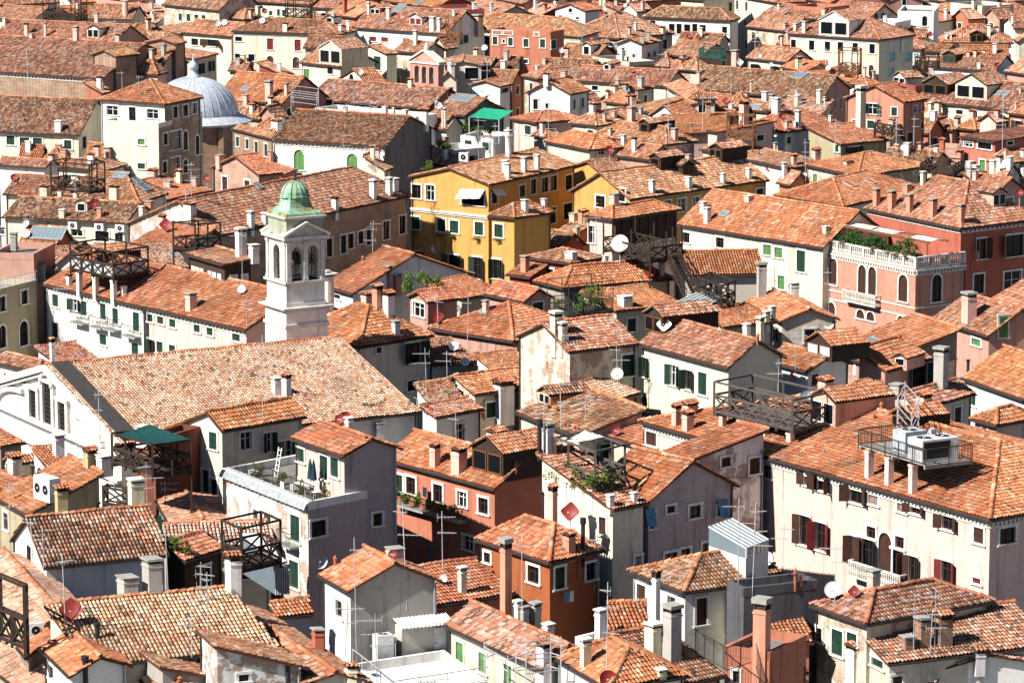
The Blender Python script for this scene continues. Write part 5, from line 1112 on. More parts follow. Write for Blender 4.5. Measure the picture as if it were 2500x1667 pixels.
T15 = terrace('13', 14.2, (2180, 1255), (1950, 1240), (2200, 1240), .9, 2.6, 'brownwood', 'x', 'rusty wooden frame terrace in the upper right middle')
T16 = terrace('14', 14, (1560, 600), (1365, 595), (1580, 590), .6, 1.2, 'wood', 'x', 'black timber frame on a roof at the upper right')
T17 = terrace('41', 11.8, (225, 1270), (-120, 1120), (250, 1250), 1.6, 3.4, 'wood', 'x', 'black timber terrace at the left edge near the bottom')
T18 = terrace('41', 12.1, (2150, 560), (1980, 480), (2500, 480), 1.1, 2.4, 'wood', 'x', 'black timber terrace over the courtyard beside the glass lean-to')
T19 = terrace('31', 12.2, (1140, 1540), (920, 1500), (1180, 1520), 1.1, 1.2, 'wood', 'x', 'small dark wooden terrace with round white table')
T20 = terrace('14', 13.6, (1700, 1560), (1410, 1540), (1800, 1500), .9, 1.0, 'wood', 'x', 'black timber terrace left of the red house')
T21 = terrace('31', 13.6, (1360, 1240), (1000, 1130), (1700, 1200), 1.0, 1.9, 'wood', 'x', 'dark timber terrace shaded by the dark green canopy')
T22 = terrace('14', 13.4, (1230, 1220), (1000, 1180), (1240, 1215), 1.0, 1.0, 'wood', 'x', 'little dark balcony terrace with laundry before the salmon pink house')
# white cloth screens on the first terrace
def screen(T, a, b_, h, m, label, cat='cloth'):
    mb = MB(); p = T['A'] + T['u'] * a[0] + T['v'] * a[1]; q = T['A'] + T['u'] * b_[0] + T['v'] * b_[1]; k = 10; d = unit(np.cross(q - p, Z1))
    vs = []
    for i in range(k + 1):
        c = p + (q - p) * i / k + d * .04 * math.sin(i * 1.7) ; vs += [c + Z1 * (T['z'] + .12), c + d * .03 * math.sin(i * 2.3) + Z1 * (T['z'] + h)]
    mb.add(vs, [(2 * i, 2 * i + 2, 2 * i + 3, 2 * i + 1) for i in range(k)]); o = obj('cloth_screen', mb, m); tag(o, label, cat)
screen(T1, (.02, .03), (.98, .03), .95, 'white', 'white cloth screen along the long side of the wooden roof terrace')
screen(T1, (.03, .05), (.03, .97), .95, 'white', 'white cloth screen along the short side of the wooden roof terrace')
# pillars under the terraces
def pillars(T, spots, colr):
    for a, b_ in spots:
        p = T['A'] + T['u'] * a + T['v'] * b_; q = p + Z1 * (T['z'] - .2); zb = down(q)
        if T['z'] - zb > 4: continue
        m = MB(); m.box(p + Z1 * ((zb - .3 + T['z'] - .22) / 2), T['e'] * .2, T['g'] * .2, Z1 * ((T['z'] - .22 - zb + .3) / 2)); m.box(p + Z1 * (T['z'] - .3), T['e'] * .24, T['g'] * .24, Z1 * .06)
        obj('pillar', m, 'plaster', T['root'], color=colr)
pillars(T1, [(.9, .12), (.5, .1), (.08, .1)], (.82, .8, .75)); pillars(T4, [(.95, .12), (.68, .12), (.4, .12), (.08, .12)], (.76, .58, .52)); pillars(T5, [(.9, .1), (.6, .1), (.25, .1)], (.76, .58, .52))
pillars(T7, [(.85, .1), (.2, .1)], (.7, .68, .65)); pillars(T3, [(.8, .1), (.4, .1), (.05, .1)], (.75, .7, .55)); pillars(T6, [(.1, .2), (.1, .6)], (.7, .68, .65))
# timber stairs down from the big terrace
def stairs():
    top = T6['A'] + T6['v'] * .52; p0 = top + Z1 * T6['z']; p1 = v3(on('23', 1590, 1190, 12.7)) + Z1 * 12.7; t = thing('timber_stairs', p1, 'long dark timber stairs descending from the big timber terrace', 'stairs')
    d = p1 - p0; w_ = unit(np.cross(d, Z1)); w_ = w_ if w_[0] > 0 else -w_; n = 18
    for s in (0, .95):
        m = MB(); m.bar(p0 + w_ * s, p1 + w_ * s, .05, .12); obj('stringer', m, 'wood', t)
        m = MB(); m.bar(p0 + w_ * s + Z1 * .95, p1 + w_ * s + Z1 * .95, .04); m.bar(p0 + w_ * s + Z1 * .5, p1 + w_ * s + Z1 * .5, .03); obj('handrail', m, 'wood', t)
        for i in range(0, n, 2):
            q = p0 + d * (i + .5) / n + w_ * s; m = MB(); m.bar(q, q + Z1 * .95, .03); m.bar(q, q + d * 2 / n + Z1 * .95, .022); obj('baluster', m, 'wood', t)
    for i in range(n):
        m = MB(); q = p0 + d * (i + .5) / n; f = unit(np.array([d[0], d[1], 0])); m.box(q + w_ * .475, w_ * .47, f * .12, Z1 * .02); obj('tread', m, 'wood', t)
stairs()
# ------------------------------------------------------------------ dormers (parts of their house)
def dormer(zone, x, y, w_, h, face, colr, win='d', tiles=True, ped=False):
    q = surf(zone, x, y)
    if not q or q[1][1] != 'roof': print('dormer miss', zone, x, y); return
    pos, (b, _n, _i), nrm = q; s = scale_at(pos) * zk(zone)
    n = np.array([*b.wallfaces[face]['n'], 0]); e = np.array([-n[1], n[0], 0]); w2 = w_ / s / 2 / max(.45, abs(e[0])); H = h / s * .72; dep = min(H / .28, 4.5) + .3
    base = pos - Z1 * .25; m = MB(); p0, p1 = base - e * w2, base + e * w2; k = -n * dep; top = Z1 * (H + .25)
    m.hexa([p0, p1, p1 + k, p0 + k], [p0 + top, p1 + top, p1 + k + top, p0 + k + top]); T = base + top + Z1 * w2 * .5
    m.add([p0 + top, p1 + top, T, p0 + top + k, p1 + top + k, T + k], [(0, 1, 2), (3, 5, 4)])
    dcol = dict(k=(.06, .04, .03), w=(.8, .78, .72), c=(.76, .62, .44), p=(.66, .36, .28), o=(.5, .2, .08), s=(.5, .2, .14), g=(.5, .45, .4))[colr]
    d = obj('dormer', m, 'wood' if colr == 'k' else 'plaster', b.root, color=dcol)
    m = MB(); o2 = w2 + .14; c0, c1, c2 = base + top - e * o2 + n * .18 - Z1 * .06, base + top + e * o2 + n * .18 - Z1 * .06, T + n * .18 + Z1 * .02; kk = -n * (dep + .1)
    th = Z1 * .07; m.add([c0, c2, c2 + kk, c0 + kk, c0 + th, c2 + th, c2 + kk + th, c0 + kk + th], [(0, 1, 2, 3), (7, 6, 5, 4), (0, 4, 5, 1), (1, 5, 6, 2), (2, 6, 7, 3), (3, 7, 4, 0)])
    m.add([c1, c2, c2 + kk, c1 + kk, c1 + th, c2 + th, c2 + kk + th, c1 + kk + th], [(0, 1, 2, 3), (7, 6, 5, 4), (0, 4, 5, 1), (1, 5, 6, 2), (2, 6, 7, 3), (3, 7, 4, 0)])
    r = obj('dormer_roof', m, 'wood' if not ped else 'stone', d); ch = []
    for pl in ([c0 + th, c0 + kk + th, c2 + kk + th, c2 + th], [c1 + th, c2 + th, c2 + kk + th, c1 + kk + th]):
        nn = np.cross(pl[1] - pl[0], pl[2] - pl[0]); pl = pl if nn[2] > 0 else pl[::-1]
        o, cc_, dd, n3, a, b0, b1, ci = tile_layout(pl, .36); ch.append([o, cc_, dd, n3, a, b0, b1, 4, tile_colors(len(a), b.mix, 1), .095])
    me, _t = tile_mesh(ch, 'dormer_tiles')
    if me: link('dormer_tiles', me, 'tile', d, kind='stuff')
    k = 2 if w2 > .8 else 1
    for i in range(k):
        cc = base + e * ((i - (k - 1) / 2) * w2 * .95) + n * .03 + Z1 * (.25 + H * .52); ww = w2 * (.62 if k == 1 else .38); hh = H * .36
        m = MB(); f = .06
        for a, b_, c_, d_ in ((-ww - f, -ww, -hh, hh), (ww, ww + f, -hh, hh), (-ww - f, ww + f, hh, hh + f), (-ww - f, ww + f, -hh - f, -hh)): m.box(cc + e * (a + b_) / 2 + Z1 * (c_ + d_) / 2, e * (b_ - a) / 2, n * .04, Z1 * (d_ - c_) / 2)
        wo = obj('dormer_window', m, 'brownwood' if colr in 'k' else 'frame', d)
        m = MB(); m.box(cc - n * .01, e * ww, n * .02, Z1 * hh); obj('pane' if win == 'd' else 'shutter', m, {'d': 'glass', 'g': 'greenshut', 'r': 'redshut', 'l': 'white'}[win], wo)
for a in [('32', 1230, 960, 150, 210, 'AB', 'k'), ('32', 2080, 1230, 280, 300, 'AB', 'k'), ('33', 330, 610, 100, 140, 'AB', 'o'), ('23', 1300, 1470, 150, 220, 'AB', 'k'), ('24', 2110, 345, 130, 170, 'AC', 'p'),
          ('13', 700, 500, 70, 130, 'AB', 'w'), ('13', 1215, 1185, 90, 120, 'AB', 'k'), ('13', 1850, 1375, 110, 120, 'AB', 'k'), ('13', 1310, 1470, 100, 110, 'AB', 'k'), ('13', 1600, 1560, 110, 120, 'AC', 'k'),
          ('14', 1540, 850, 200, 140, 'AB', 'k'), ('14', 1860, 890, 250, 190, 'AB', 'c'), ('14', 1910, 385, 110, 110, 'AB', 'k'), ('14', 1665, 570, 110, 110, 'AB', 'k', 'g'), ('12', 1440, 230, 110, 100, 'AB', 'w', 'r'),
          ('12', 670, 205, 70, 65, 'AB', 'w'), ('21', 725, 395, 105, 120, 'AB', 'c'), ('11', 830, 345, 110, 120, 'AB', 'w'), ('14', 640, 330, 250, 200, 'AB', 'w', 'd', True, True), ('12', 680, 600, 210, 200, 'AB', 'c', 'd', True, True),
          ('24', 510, 1570, 200, 150, 'AB', 'k', 'l'), ('13', 880, 560, 60, 70, 'AB', 'w'), ('34', 1230, 290, 110, 110, 'AB', 'p'), ('12', 1080, 130, 90, 70, 'AB', 's'), ('14', 1225, 640, 90, 70, 'AB', 'g'), ('31', 90, 1200, 100, 120, 'AB', 'c'), ('34', 1250, 820, 160, 150, 'AB', 'k'), ('34', 545, 800, 190, 330, 'AB', 'p'), ('21', 900, 850, 110, 130, 'AB', 'k'), ('33', 1330, 170, 60, 90, 'AB', 'k')]: dormer(*a)
# ------------------------------------------------------------------ roof windows and glazed roofs (parts of their house)
def rooflight(zone, x, y, w_, h, m='skyglass', fm='zinc', bars=0):
    q = surf(zone, x, y, (0, 5, -5, 12, 25))
    if not q: return
    pos, (b, nm, i), _ = q
    if nm != 'roof' or not b.planes: return
    pl = b.planes[i]; n = unit(np.cross(pl[1] - pl[0], pl[2] - pl[0])); d = unit(-Z1 - n * (-n[2])); c = np.cross(d, n); s = scale_at(pos) * zk(zone)
    w2 = w_ / s / 2; cam_d = unit(pos - CAM); fore = max(.18, abs(n @ cam_d)); h2 = min(2.2, h / s / 2 / (fore + .12)); pos = pos + n * .14
    mb = MB()
    for a, b_ in ((-1, 0), (1, 0)): mb.box(pos + c * a * w2, c * .05, d * (h2 + .05), n * .06)
    for a in (-1, 1): mb.box(pos + d * a * h2, c * (w2 - .05), d * .05, n * .058)
    for k in range(bars): mb.box(pos + c * w2 * (2 * (k + 1) / (bars + 1) - 1), c * .025, d * (h2 - .05), n * .05)
    f = obj('roof_window', mb, fm, b.root); mb = MB(); mb.box(pos, c * (w2 - .05), d * (h2 - .05), n * .03)
    obj('pane' if m == 'skyglass' else 'hatch', mb, m, f)
for a in [('21', 1070, 75, 120, 50), ('21', 1110, 25, 80, 40), ('21', 1220, 80, 90, 40), ('21', 1275, 175, 130, 50), ('23', 1930, 420, 90, 36), ('22', 2065, 1235, 85, 55), ('22', 1960, 1170, 85, 50), ('14', 2110, 840, 60, 40), ('14', 2180, 840, 55, 40), ('12', 1385, 95, 34, 20), ('13', 910, 445, 90, 40), ('34', 930, 75, 150, 90), ('21', 1545, 790, 60, 40), ('11', 2190, 800, 70, 36), ('22', 30, 125, 70, 40), ('32', 1960, 760, 110, 60), ('13', 1110, 205, 60, 20), ('14', 440, 700, 24, 16), ('12', 1470, 40, 70, 30)]: rooflight(*a)
rooflight('33', 200, 320, 340, 110, bars=3); rooflight('14', 340, 680, 120, 60, bars=2); rooflight('12', 1300, 80, 90, 70, bars=3); rooflight('12', 1860, 880, 240, 60, bars=4); rooflight('21', 425, 590, 330, 110, bars=7); rooflight('13', 2190, 960, 140, 36, bars=3)
for a in [('24', 115, 370, 120, 60), ('24', 440, 430, 130, 60), ('24', 780, 155, 100, 40), ('24', 965, 130, 90, 36)]: rooflight(*a, m='pot', fm='mortar')
# ------------------------------------------------------------------ small things that stand on the roofs: labels name the house below
def acc(o, kind, b, cat, group, pos):
    b = getattr(b, 'base', b); ACC.setdefault((kind, b.key), []).append((proj(pos)[0], o)); o['category'] = cat; o['group'] = group; o['_k'] = kind
ORD = ['leftmost', 'second-from-left', 'third-from-left', 'fourth-from-left', 'fifth-from-left', 'sixth-from-left', 'seventh-from-left', 'eighth-from-left', 'ninth-from-left', 'tenth-from-left', 'eleventh-from-left', 'twelfth-from-left']
def finish_labels():
    for (kind, key), lst in ACC.items():
        lst.sort(key=lambda q: q[0]); lab = BD[key].label; prep = ' before ' if kind == 'low roof' else ' above '
        for i, (_x, o) in enumerate(lst):
            o['label'] = (ORD[min(i, 11)] + ' ' if len(lst) > 1 else '') + kind + prep + lab
            if '_k' in o: del o['_k']
def dish(zone, x, y, r, colr='w', sq=False):
    k = zk(zone); q = surf(zone, x, y + r * 1.5, (0, 6, 14, 24, -4))
    if not q: return
    pos, (b, nm, _), _ = q; X, Y = px(zone, (x, y)); d = ray(X, Y); t = (pos[:2] @ unit(d[:2])) / np.linalg.norm(d[:2]); c = CAM + d * t
    R = r / k / scale_at(c); m = MB(); ax = unit(np.array([random.uniform(-.25, .35), -.86, .42])); X_ = unit(np.cross(Z1, ax)); Y_ = np.cross(ax, X_)
    base = np.array([c[0], c[1], min(pos[2], c[2] - R)]); t_ = thing('satellite_dish', base, '', 'dish')
    mt = {'w': 'dishwhite', 'r': 'reddish', 'b': 'dishblue'}[colr]
    if sq:
        n = 9; vs = []; fs = []
        for i in range(n):
            for j in range(n):
                a, g_ = (i / (n - 1) - .5) * 2, (j / (n - 1) - .5) * 2; rr = (abs(a) ** 6 + abs(g_) ** 6); f = 1 / max(1, rr ** (1 / 6)); a, g_ = a * f, g_ * f
                p = (a * .8 + g_ * 0) * R; q_ = g_ * .8 * R; c45 = .7071; vs.append(c + X_ * (p - q_) * c45 * 1.1 + Y_ * (p + q_) * c45 * 1.1 + ax * (.16 * R * (a * a + g_ * g_) - .16 * R))
        fs = [(i * n + j, (i + 1) * n + j, (i + 1) * n + j + 1, i * n + j + 1) for i in range(n - 1) for j in range(n - 1)]; m.add(vs, fs)
    else: m.lathe(c, [(R * f, .3 * R * f * f - .3 * R) for f in (.04, .3, .55, .8, 1.0)] + [(R * 1.02, .01)], 22, ax=(X_, Y_, ax), cap=False)
    obj('reflector', m, mt, t_, smooth=True)
    m = MB(); foc = c + ax * R * .85 - Y_ * R * .35; m.bar(c - Y_ * R * .95 - ax * .02, foc, .014); m.bar(foc - ax * .05, foc + ax * .12, .035); obj('feed_arm', m, 'alu', t_)
    m = MB(); m.bar(base - Z1 * .1, c - ax * R * .35 - Z1 * R * .1, .025); m.bar(c - ax * R * .35 - Z1 * R * .1, c - ax * R * .25, .05); obj('mast', m, 'alu', t_)
    acc(t_, ('square ' if sq else '') + {'w': 'white', 'r': 'red', 'b': 'blue-grey'}[colr] + ' dish', b, 'dish', 'satellite dishes on the roofs', c)
DL = {'11': '1935,210,30,w 1995,200,28,w', '12': '95,100,25,r 70,185,28,w 645,120,15,r 1190,145,18,rs 2050,425,28,w 1645,940,32,w 2060,820,38,ws 950,640,28,ws 345,850,22,b',
 '13': '845,110,18,r 860,85,18,w 955,75,18,r 1040,50,20,w 740,345,22,r 1610,325,22,r 1700,330,22,rs 475,450,25,w 560,480,15,r 1105,630,22,rs 1390,1040,22,r 905,1335,38,r 1940,900,30,rs 2065,555,32,ws 2240,500,22,w',
 '14': '195,955,27,r 185,1035,34,r 310,1065,26,r 1045,1090,22,r 1235,755,22,r 1500,305,24,rs 1260,1315,30,w 2135,1455,50,w 590,605,25,w 380,1545,20,w 2095,580,24,rs 80,575,20,w 60,1500,25,r',
 '21': '230,490,30,w 230,585,38,w 125,85,33,r 1840,90,32,r 835,320,48,rs 1475,505,54,rs 2145,1075,40,w', '22': '1615,720,40,w 1630,1320,58,rs', '23': '995,670,78,w 1265,920,52,r 1390,1390,62,ws',
 '24': '590,1385,52,w 2295,220,35,r 380,60,22,w', '31': '1030,1270,65,w', '32': '765,740,46,r 815,715,46,r 1545,655,40,r 1780,85,45,w 1880,230,38,w 2135,840,52,w', '33': '970,335,56,w 960,840,45,r', '34': '290,350,40,r 395,535,52,b',
 '41': '630,915,98,rs', '42': '580,480,72,w 1680,640,40,w 1235,420,40,r', '43': '555,40,78,rs 895,1530,80,r 2290,455,70,w', '44': '360,420,42,w 25,260,35,w 470,430,30,rs 870,880,32,rs'}
for zn, txt in DL.items():
    for it in txt.split():
        x, y, r, c_ = it.split(','); dish(zn, float(x), float(y), float(r), c_[0], 's' in c_[1:])
def aerial(zone, x, yb, yt):
    q = surf(zone, x, yb)
    if not q: return
    pos, (b, nm, _), _ = q; s = scale_at(pos) * zk(zone); h = min(7.0, max(1.2, (yb - yt) / s)); t = thing('tv_aerial', pos, '', 'aerial')
    lean = np.array([random.gauss(0, .02), random.gauss(0, .02), 1]); top = pos + lean * h; r = max(.018, .55 / scale_at(pos))
    m = MB(); m.bar(pos - Z1 * .3, top, r); obj('mast', m, 'alu', t); n = random.choice((1, 2, 2, 3)); a0 = random.uniform(-.6, .6)
    for i in range(n):
        a = a0 + random.uniform(-.5, .5) + (math.pi if random.random() < .4 else 0); d = np.array([math.cos(a), math.sin(a) * .6, 0]); sd_ = np.array([-d[1], d[0], 0]); L = random.uniform(.8, 1.5); c = pos + lean * h * (1 - .1 - i * random.uniform(.16, .26))
        m = MB(); m.bar(c - d * L * .25, c + d * L * .75, r * .75)
        k = random.choice((5, 7, 9))
        for j in range(k):
            p = c + d * L * (-.2 + .93 * j / k); w_ = .32 - .18 * j / k; m.bar(p - sd_ * w_, p + sd_ * w_, r * .5)
        if random.random() < .4: m.bar(c - d * L * .25 - Z1 * .25, c - d * L * .25 + Z1 * .25, r * .5)
        obj('aerial_array', m, 'alu', t)
    acc(t, 'TV aerial', b, 'aerial', 'television aerials on the roofs', pos)
AL = {'41': '585,1100,405 300,540,80 390,560,180 1500,790,170 1780,860,480 1855,1290,560 1710,1400,760 85,420,-60', '42': '915,1360,210 1360,870,-60 1680,590,20 805,1380,800 1095,1560,930 840,1400,800',
 '43': '770,720,240 880,1450,650 125,960,150 2050,690,-100 2175,770,-60 1445,870,560', '44': '370,375,60 770,745,430 850,800,510 875,860,400 105,320,60', '31': '900,1030,230 695,1210,940 1310,1380,970 1380,1410,1010 85,1550,1290 1470,1500,1290',
 '32': '75,800,0 815,660,300 1540,590,60 1720,340,60 1805,1000,410 1605,900,520', '33': '480,890,200 690,750,515 310,1370,600 980,300,-60 2075,1510,1230 500,130,60', '34': '140,370,0 300,310,-20 190,1460,1030 45,1570,1050 1010,420,240',
 '21': '230,480,300 520,1400,810 1660,490,130 1480,470,60 2160,1040,550 2200,1430,1150 670,270,0 1705,280,90', '22': '1055,700,400 1640,1240,900 1900,1510,1000 1180,500,440', '23': '795,590,60 980,1570,1440 860,600,330', '24': '110,1240,880 600,1340,880 300,1500,1440',
 '11': '255,855,420 1235,870,670 1090,800,620 1460,230,120 1025,340,180 125,1180,1050 1700,1500,1300 1460,240,130', '12': '405,740,520 890,1010,730 705,940,720 960,420,320 2000,1340,930 2145,1310,990 805,1570,1170 1080,1550,1220 2075,770,560 1155,260,150 1780,720,500',
 '13': '360,1280,990 655,540,230 590,720,590 1430,1290,790 1730,1180,840 2200,460,290 1370,660,470 975,820,600 1800,1000,760 1985,850,640', '14': '310,1100,800 1195,1370,1050 1350,1350,1030 2140,1350,820 655,1400,1020 1045,1090,890 390,1550,1200 1500,1300,950 1490,760,600 565,480,330'}
for zn, txt in AL.items():
    for it in txt.split(): aerial(zn, *map(float, it.split(',')))
def foliage(name, c, ext, n, leaf, matn, label, cat, flowers=0, group=None, stem=True):
    c = np.asarray(c, float); t = thing(name, c - Z1 * ext[2], label, cat, group); k = int(n)
    pts = rng.normal(0, .45, (k, 3)); pts = pts / np.maximum(1, np.linalg.norm(pts, axis=1))[:, None]; lump = rng.normal(0, .75, (9, 3)); w_ = rng.integers(0, 9, k); pts = pts * .55 + lump[w_] * .5
    P = c + pts * np.array(ext); a = rng.normal(size=(k, 3)); a /= np.linalg.norm(a, axis=1)[:, None]; b_ = np.cross(a, rng.normal(size=(k, 3))); b_ /= np.linalg.norm(b_, axis=1)[:, None]; s = leaf * rng.uniform(.6, 1.4, (k, 1))
    V = np.stack([P - a * s, P + b_ * s * .5, P + a * s, P - b_ * s * .5], 1).reshape(-1, 3); me = bpy.data.meshes.new('leaves'); me.from_pydata(V.tolist(), [], [(4 * i, 4 * i + 1, 4 * i + 2, 4 * i + 3) for i in range(k)])
    at_ = me.attributes.new('tone', 'FLOAT', 'FACE'); at_.data.foreach_set('value', (rng.uniform(0, 1, k) * .6 + (w_ % 5) * .1).astype(np.float32)); link('leaves', me, matn, t)
    m = MB()
    for i in range(5): m.bar(c - Z1 * ext[2] * 1.2, c + lump[i] * np.array(ext) * .5, .015)
    obj('stems', m, 'brownwood', t)
    if flowers:
        idx = rng.choice(k, flowers); m = MB()
        for i in idx: m.lathe(P[i], [(.01, -.04), (.055, 0), (.01, .04)], 5)
        obj('blossoms', m, 'pinkflower', t)
    return t
# ------------------------------------------------------------------ air conditioners and other machines
def acbox(pos, e, g_, w_, d, h, label, fans=1, front='fan', matn='whitemetal', top=False):
    t = thing('air_conditioner', pos, label, 'air conditioner'); c = pos + Z1 * h / 2; m = MB(); m.box(c, e * w_ / 2, g_ * d / 2, Z1 * h / 2); obj('casing', m, matn, t)
    n = -g_
    for i in range(fans):
        m = MB(); R = min(w_ / fans, h) * .36; cc = (c + e * (w_ * ((i + .5) / fans - .5)) + n * (d / 2 + .005)) if not top else (pos + e * (w_ * ((i + .5) / fans - .5)) + Z1 * (h + .003))
        ax = n if not top else Z1; X_ = e; Y_ = np.cross(ax, X_); R = R if not top else min(w_ / fans, d) * .4
        m.lathe(cc, [(R, 0), (R, .03), (R * .93, .03), (R * .93, .005)], 18, ax=(X_, Y_, ax), cap=False); m.lathe(cc + ax * .012, [(R * .2, 0), (R * .2, .02)], 10, ax=(X_, Y_, ax)); obj('fan_guard', m, 'whitemetal', t)
        m = MB(); m.lathe(cc, [(R * .92, .001), (R * .92, .006)], 18, ax=(X_, Y_, ax)); obj('fan_opening', m, 'fanblack', t)
        for k in range(3):
            a = k * 2.09; m = MB(); dd = X_ * math.cos(a) + Y_ * math.sin(a); m.bar(cc + ax * .014 + dd * R * .15, cc + ax * .014 + dd * R * .85, R * .16, .004); obj('fan_blade', m, 'gutter', t)
    return t
b = BD['j4']; f = b.wallfaces['AB']
for i, (x, y) in enumerate(((660, 505), (895, 520), (1080, 530))):
    X, Y = px('21', (x, y)); n3 = v3(f['n']); d = ray(X, Y); s = ((v3(f['p']) - CAM) @ n3) / (d @ n3); p = CAM + d * s
    acbox(p + n3 * .2 - Z1 * .35, v3(f['e']), -n3, .9, .34, .65, ('leftmost', 'middle', 'rightmost')[i] + ' of three white air conditioners under one cream eave')
T = T5; e, g_ = T['e'], T['g']; P5 = lambda a, b_: T['A'] + T['u'] * a + T['v'] * b_ + Z1 * (T['z'] + .03)
acbox(P5(.2, .45), g_, e * -1, 2.6, 1.5, 1.35, 'large white rooftop air-conditioning unit the worker leans over', 2, top=True)
m = MB(); pp = P5(.2, .45) + Z1 * .72; m.box(pp + e * -.755 - g_ * .25, g_ * .95, e * .012, Z1 * .5); tag(obj('coil_grille', m, 'fanblack'), 'black coil grille mounted on the large white rooftop unit', 'grille')
acbox(P5(.58, .5), g_, e * -1, 1.5, 1.3, 1.3, 'blue-grey rooftop air-conditioning unit beside the large white one', 1, top=True, matn='lead')
acbox(P5(.75, .85), g_, e * -1, 1.6, .9, .9, 'low grey rooftop unit at the back of the iron-railed terrace', 2, top=True, matn='zinc')
q = surf('41', 315, 1150)[0]; acbox(q, np.array([.95, .3, 0]), np.array([-.3, .95, 0]), .9, .35, .75, 'white air conditioner with round fan beside the black edge terrace')
q = v3(on('31', 420, 1430, 11.8)) + Z1 * 11.6; acbox(q, unit(np.array([.62, -.78, 0])), unit(np.array([.78, .62, 0])) , 1.9, .8, 1.5, 'big white louvred air conditioner between church and olive-walled house', 2)
acbox(v3(on('12', 1870, 1420, 13.8)) + Z1 * 13.6, np.array([.9, -.4, 0]), np.array([.4, .9, 0]), 1.0, .4, .9, 'white air conditioner on the parapet beside the yellow house')
# ------------------------------------------------------------------ corrugated lean-to, unit and railing on the white flat terrace
b1 = BD['b1']; f = b1.wallfaces['AC']; p0, e, n = v3(f['p']), v3(f['e']), v3(f['n']); zf = BD['b2'].z - .45
t = thing('lean_to_shed', p0 + e * 4 + n * .6 + Z1 * zf, 'grey lean-to shed with corrugated roof and white metal door', 'shed')
m = MB(); m.box(p0 + e * 4.05 + n * .55 + Z1 * (zf + .95), e * 1.45, n * .5, Z1 * .95); obj('wall', m, 'rough', t, color=(.5, .47, .43))
m = MB(); a0 = p0 + e * 2.5 + Z1 * (zf + 2.2); K = 44; vs = []
for i in range(K + 1):
    h = .05 * math.sin(i * math.pi / 1.5); vs += [a0 + e * 3.2 * i / K + Z1 * h, a0 + e * 3.2 * i / K + n * 1.35 + Z1 * (h - .28)]
m.add(vs, [(2 * i, 2 * i + 1, 2 * i + 3, 2 * i + 2) for i in range(K)]); obj('corrugated_roof', m, 'white', t)
m = MB(); m.box(p0 + e * 4.85 + n * 1.07 + Z1 * (zf + .85), e * .36, n * .02, Z1 * .85); d_ = obj('door', m, 'whitemetal', t); m = MB(); m.box(p0 + e * 4.6 + n * 1.11 + Z1 * (zf + .85), e * .05, n * .02, Z1 * .02); obj('handle', m, 'darkmetal', d_)
acbox(p0 + e * 1.6 + n * .75 + Z1 * zf, e, -n, .95, .75, 1.6, 'tall white air conditioner at the foot of the grey stucco house', 1, top=True)
m = MB(); m.box(p0 + e * 2.5 + n * .35 + Z1 * (zf + 1.1), e * .1, n * .06, Z1 * .18); m.bar(p0 + e * 2.46 + n * .3 + Z1 * zf, p0 + e * 2.46 + n * .3 + Z1 * (zf + 1.4), .03); m.bar(p0 + e * 2.56 + n * .3 + Z1 * zf, p0 + e * 2.56 + n * .3 + Z1 * (zf + 1.4), .03); tag(obj('conduit', m, 'white'), 'white pipes and junction box on the grey stucco wall', 'pipe')
def railing(pts, h, label, matn='iron', step=.14, posts=1.2, r=.012):
    t = thing('railing', pts[0], label, 'railing')
    for p, q in zip(pts, pts[1:]):
        L = np.linalg.norm(q - p); m = MB(); m.bar(p + Z1 * h, q + Z1 * h, r * 1.8); obj('rail', m, matn, t); m = MB(); m.bar(p + Z1 * .08, q + Z1 * .08, r * 1.4); obj('bottom_rail', m, matn, t)
        k = int(L / step) if step else 0; m = MB()
        for i in range(1, k): m.bar(p + (q - p) * i / k + Z1 * .08, p + (q - p) * i / k + Z1 * h, r * .8)
        if k > 1: obj('balusters', m, matn, t)
        for i in range(int(L / posts) + 1):
            m = MB(); c = p + (q - p) * min(1, i * posts / L); m.bar(c, c + Z1 * h, r * 1.8); obj('post', m, matn, t)
    return t
b2 = BD['b2']; railing([v3(b2.B, b2.z + .05), v3(b2.A, b2.z + .05), v3(b2.C, b2.z + .05)], .8, 'thin metal railing round the white flat terrace', 'alu', 0, 1.6)
# ------------------------------------------------------------------ terrace with zinc apron
bl, bu = BD['b3l'], BD['b3']; A, B, C = v3(bl.A), v3(bl.B), v3(bl.C); zt = bl.z
railing([B + v3(bl.v) * .5 + Z1 * zt, A + v3(bl.v) * .5 + Z1 * zt], .95, 'iron railing along the terrace with white table', 'iron')
m = MB(); k = 60; vs = []
for i in range(k + 1):
    c = A + (B - A) * i / k; w_ = .02 * (i % 3); vs += [c + v3(bl.v) * .4 + Z1 * (zt + .1 + w_), c - v3(bl.v) * .1 + Z1 * (zt - .05 + w_), c - v3(bl.v) * .35 + Z1 * (zt - .42 + w_)]
m.add(vs, [(3 * i + j, 3 * i + 3 + j, 3 * i + 4 + j, 3 * i + 1 + j) for i in range(k) for j in (0, 1)]); obj('zinc_apron', m, 'zinc', bl.root)
fl = zt - .43; cen = (A + v3(bl.v) * 1.7 + v3(bl.u) * 3.2)
t = thing('garden_table', cen + Z1 * fl, 'white garden table on the zinc-aproned terrace', 'table'); m = MB(); m.box(cen + Z1 * (fl + .72), v3(bl.u) * .8, v3(bl.v) * .45, Z1 * .03); obj('table_top', m, 'white', t)
for i in (-1, 1):
    for j in (-1, 1): m = MB(); m.bar(cen + v3(bl.u) * i * .65 + v3(bl.v) * j * .35 + Z1 * fl, cen + v3(bl.u) * i * .65 + v3(bl.v) * j * .35 + Z1 * (fl + .7), .03); obj('leg', m, 'white', t)
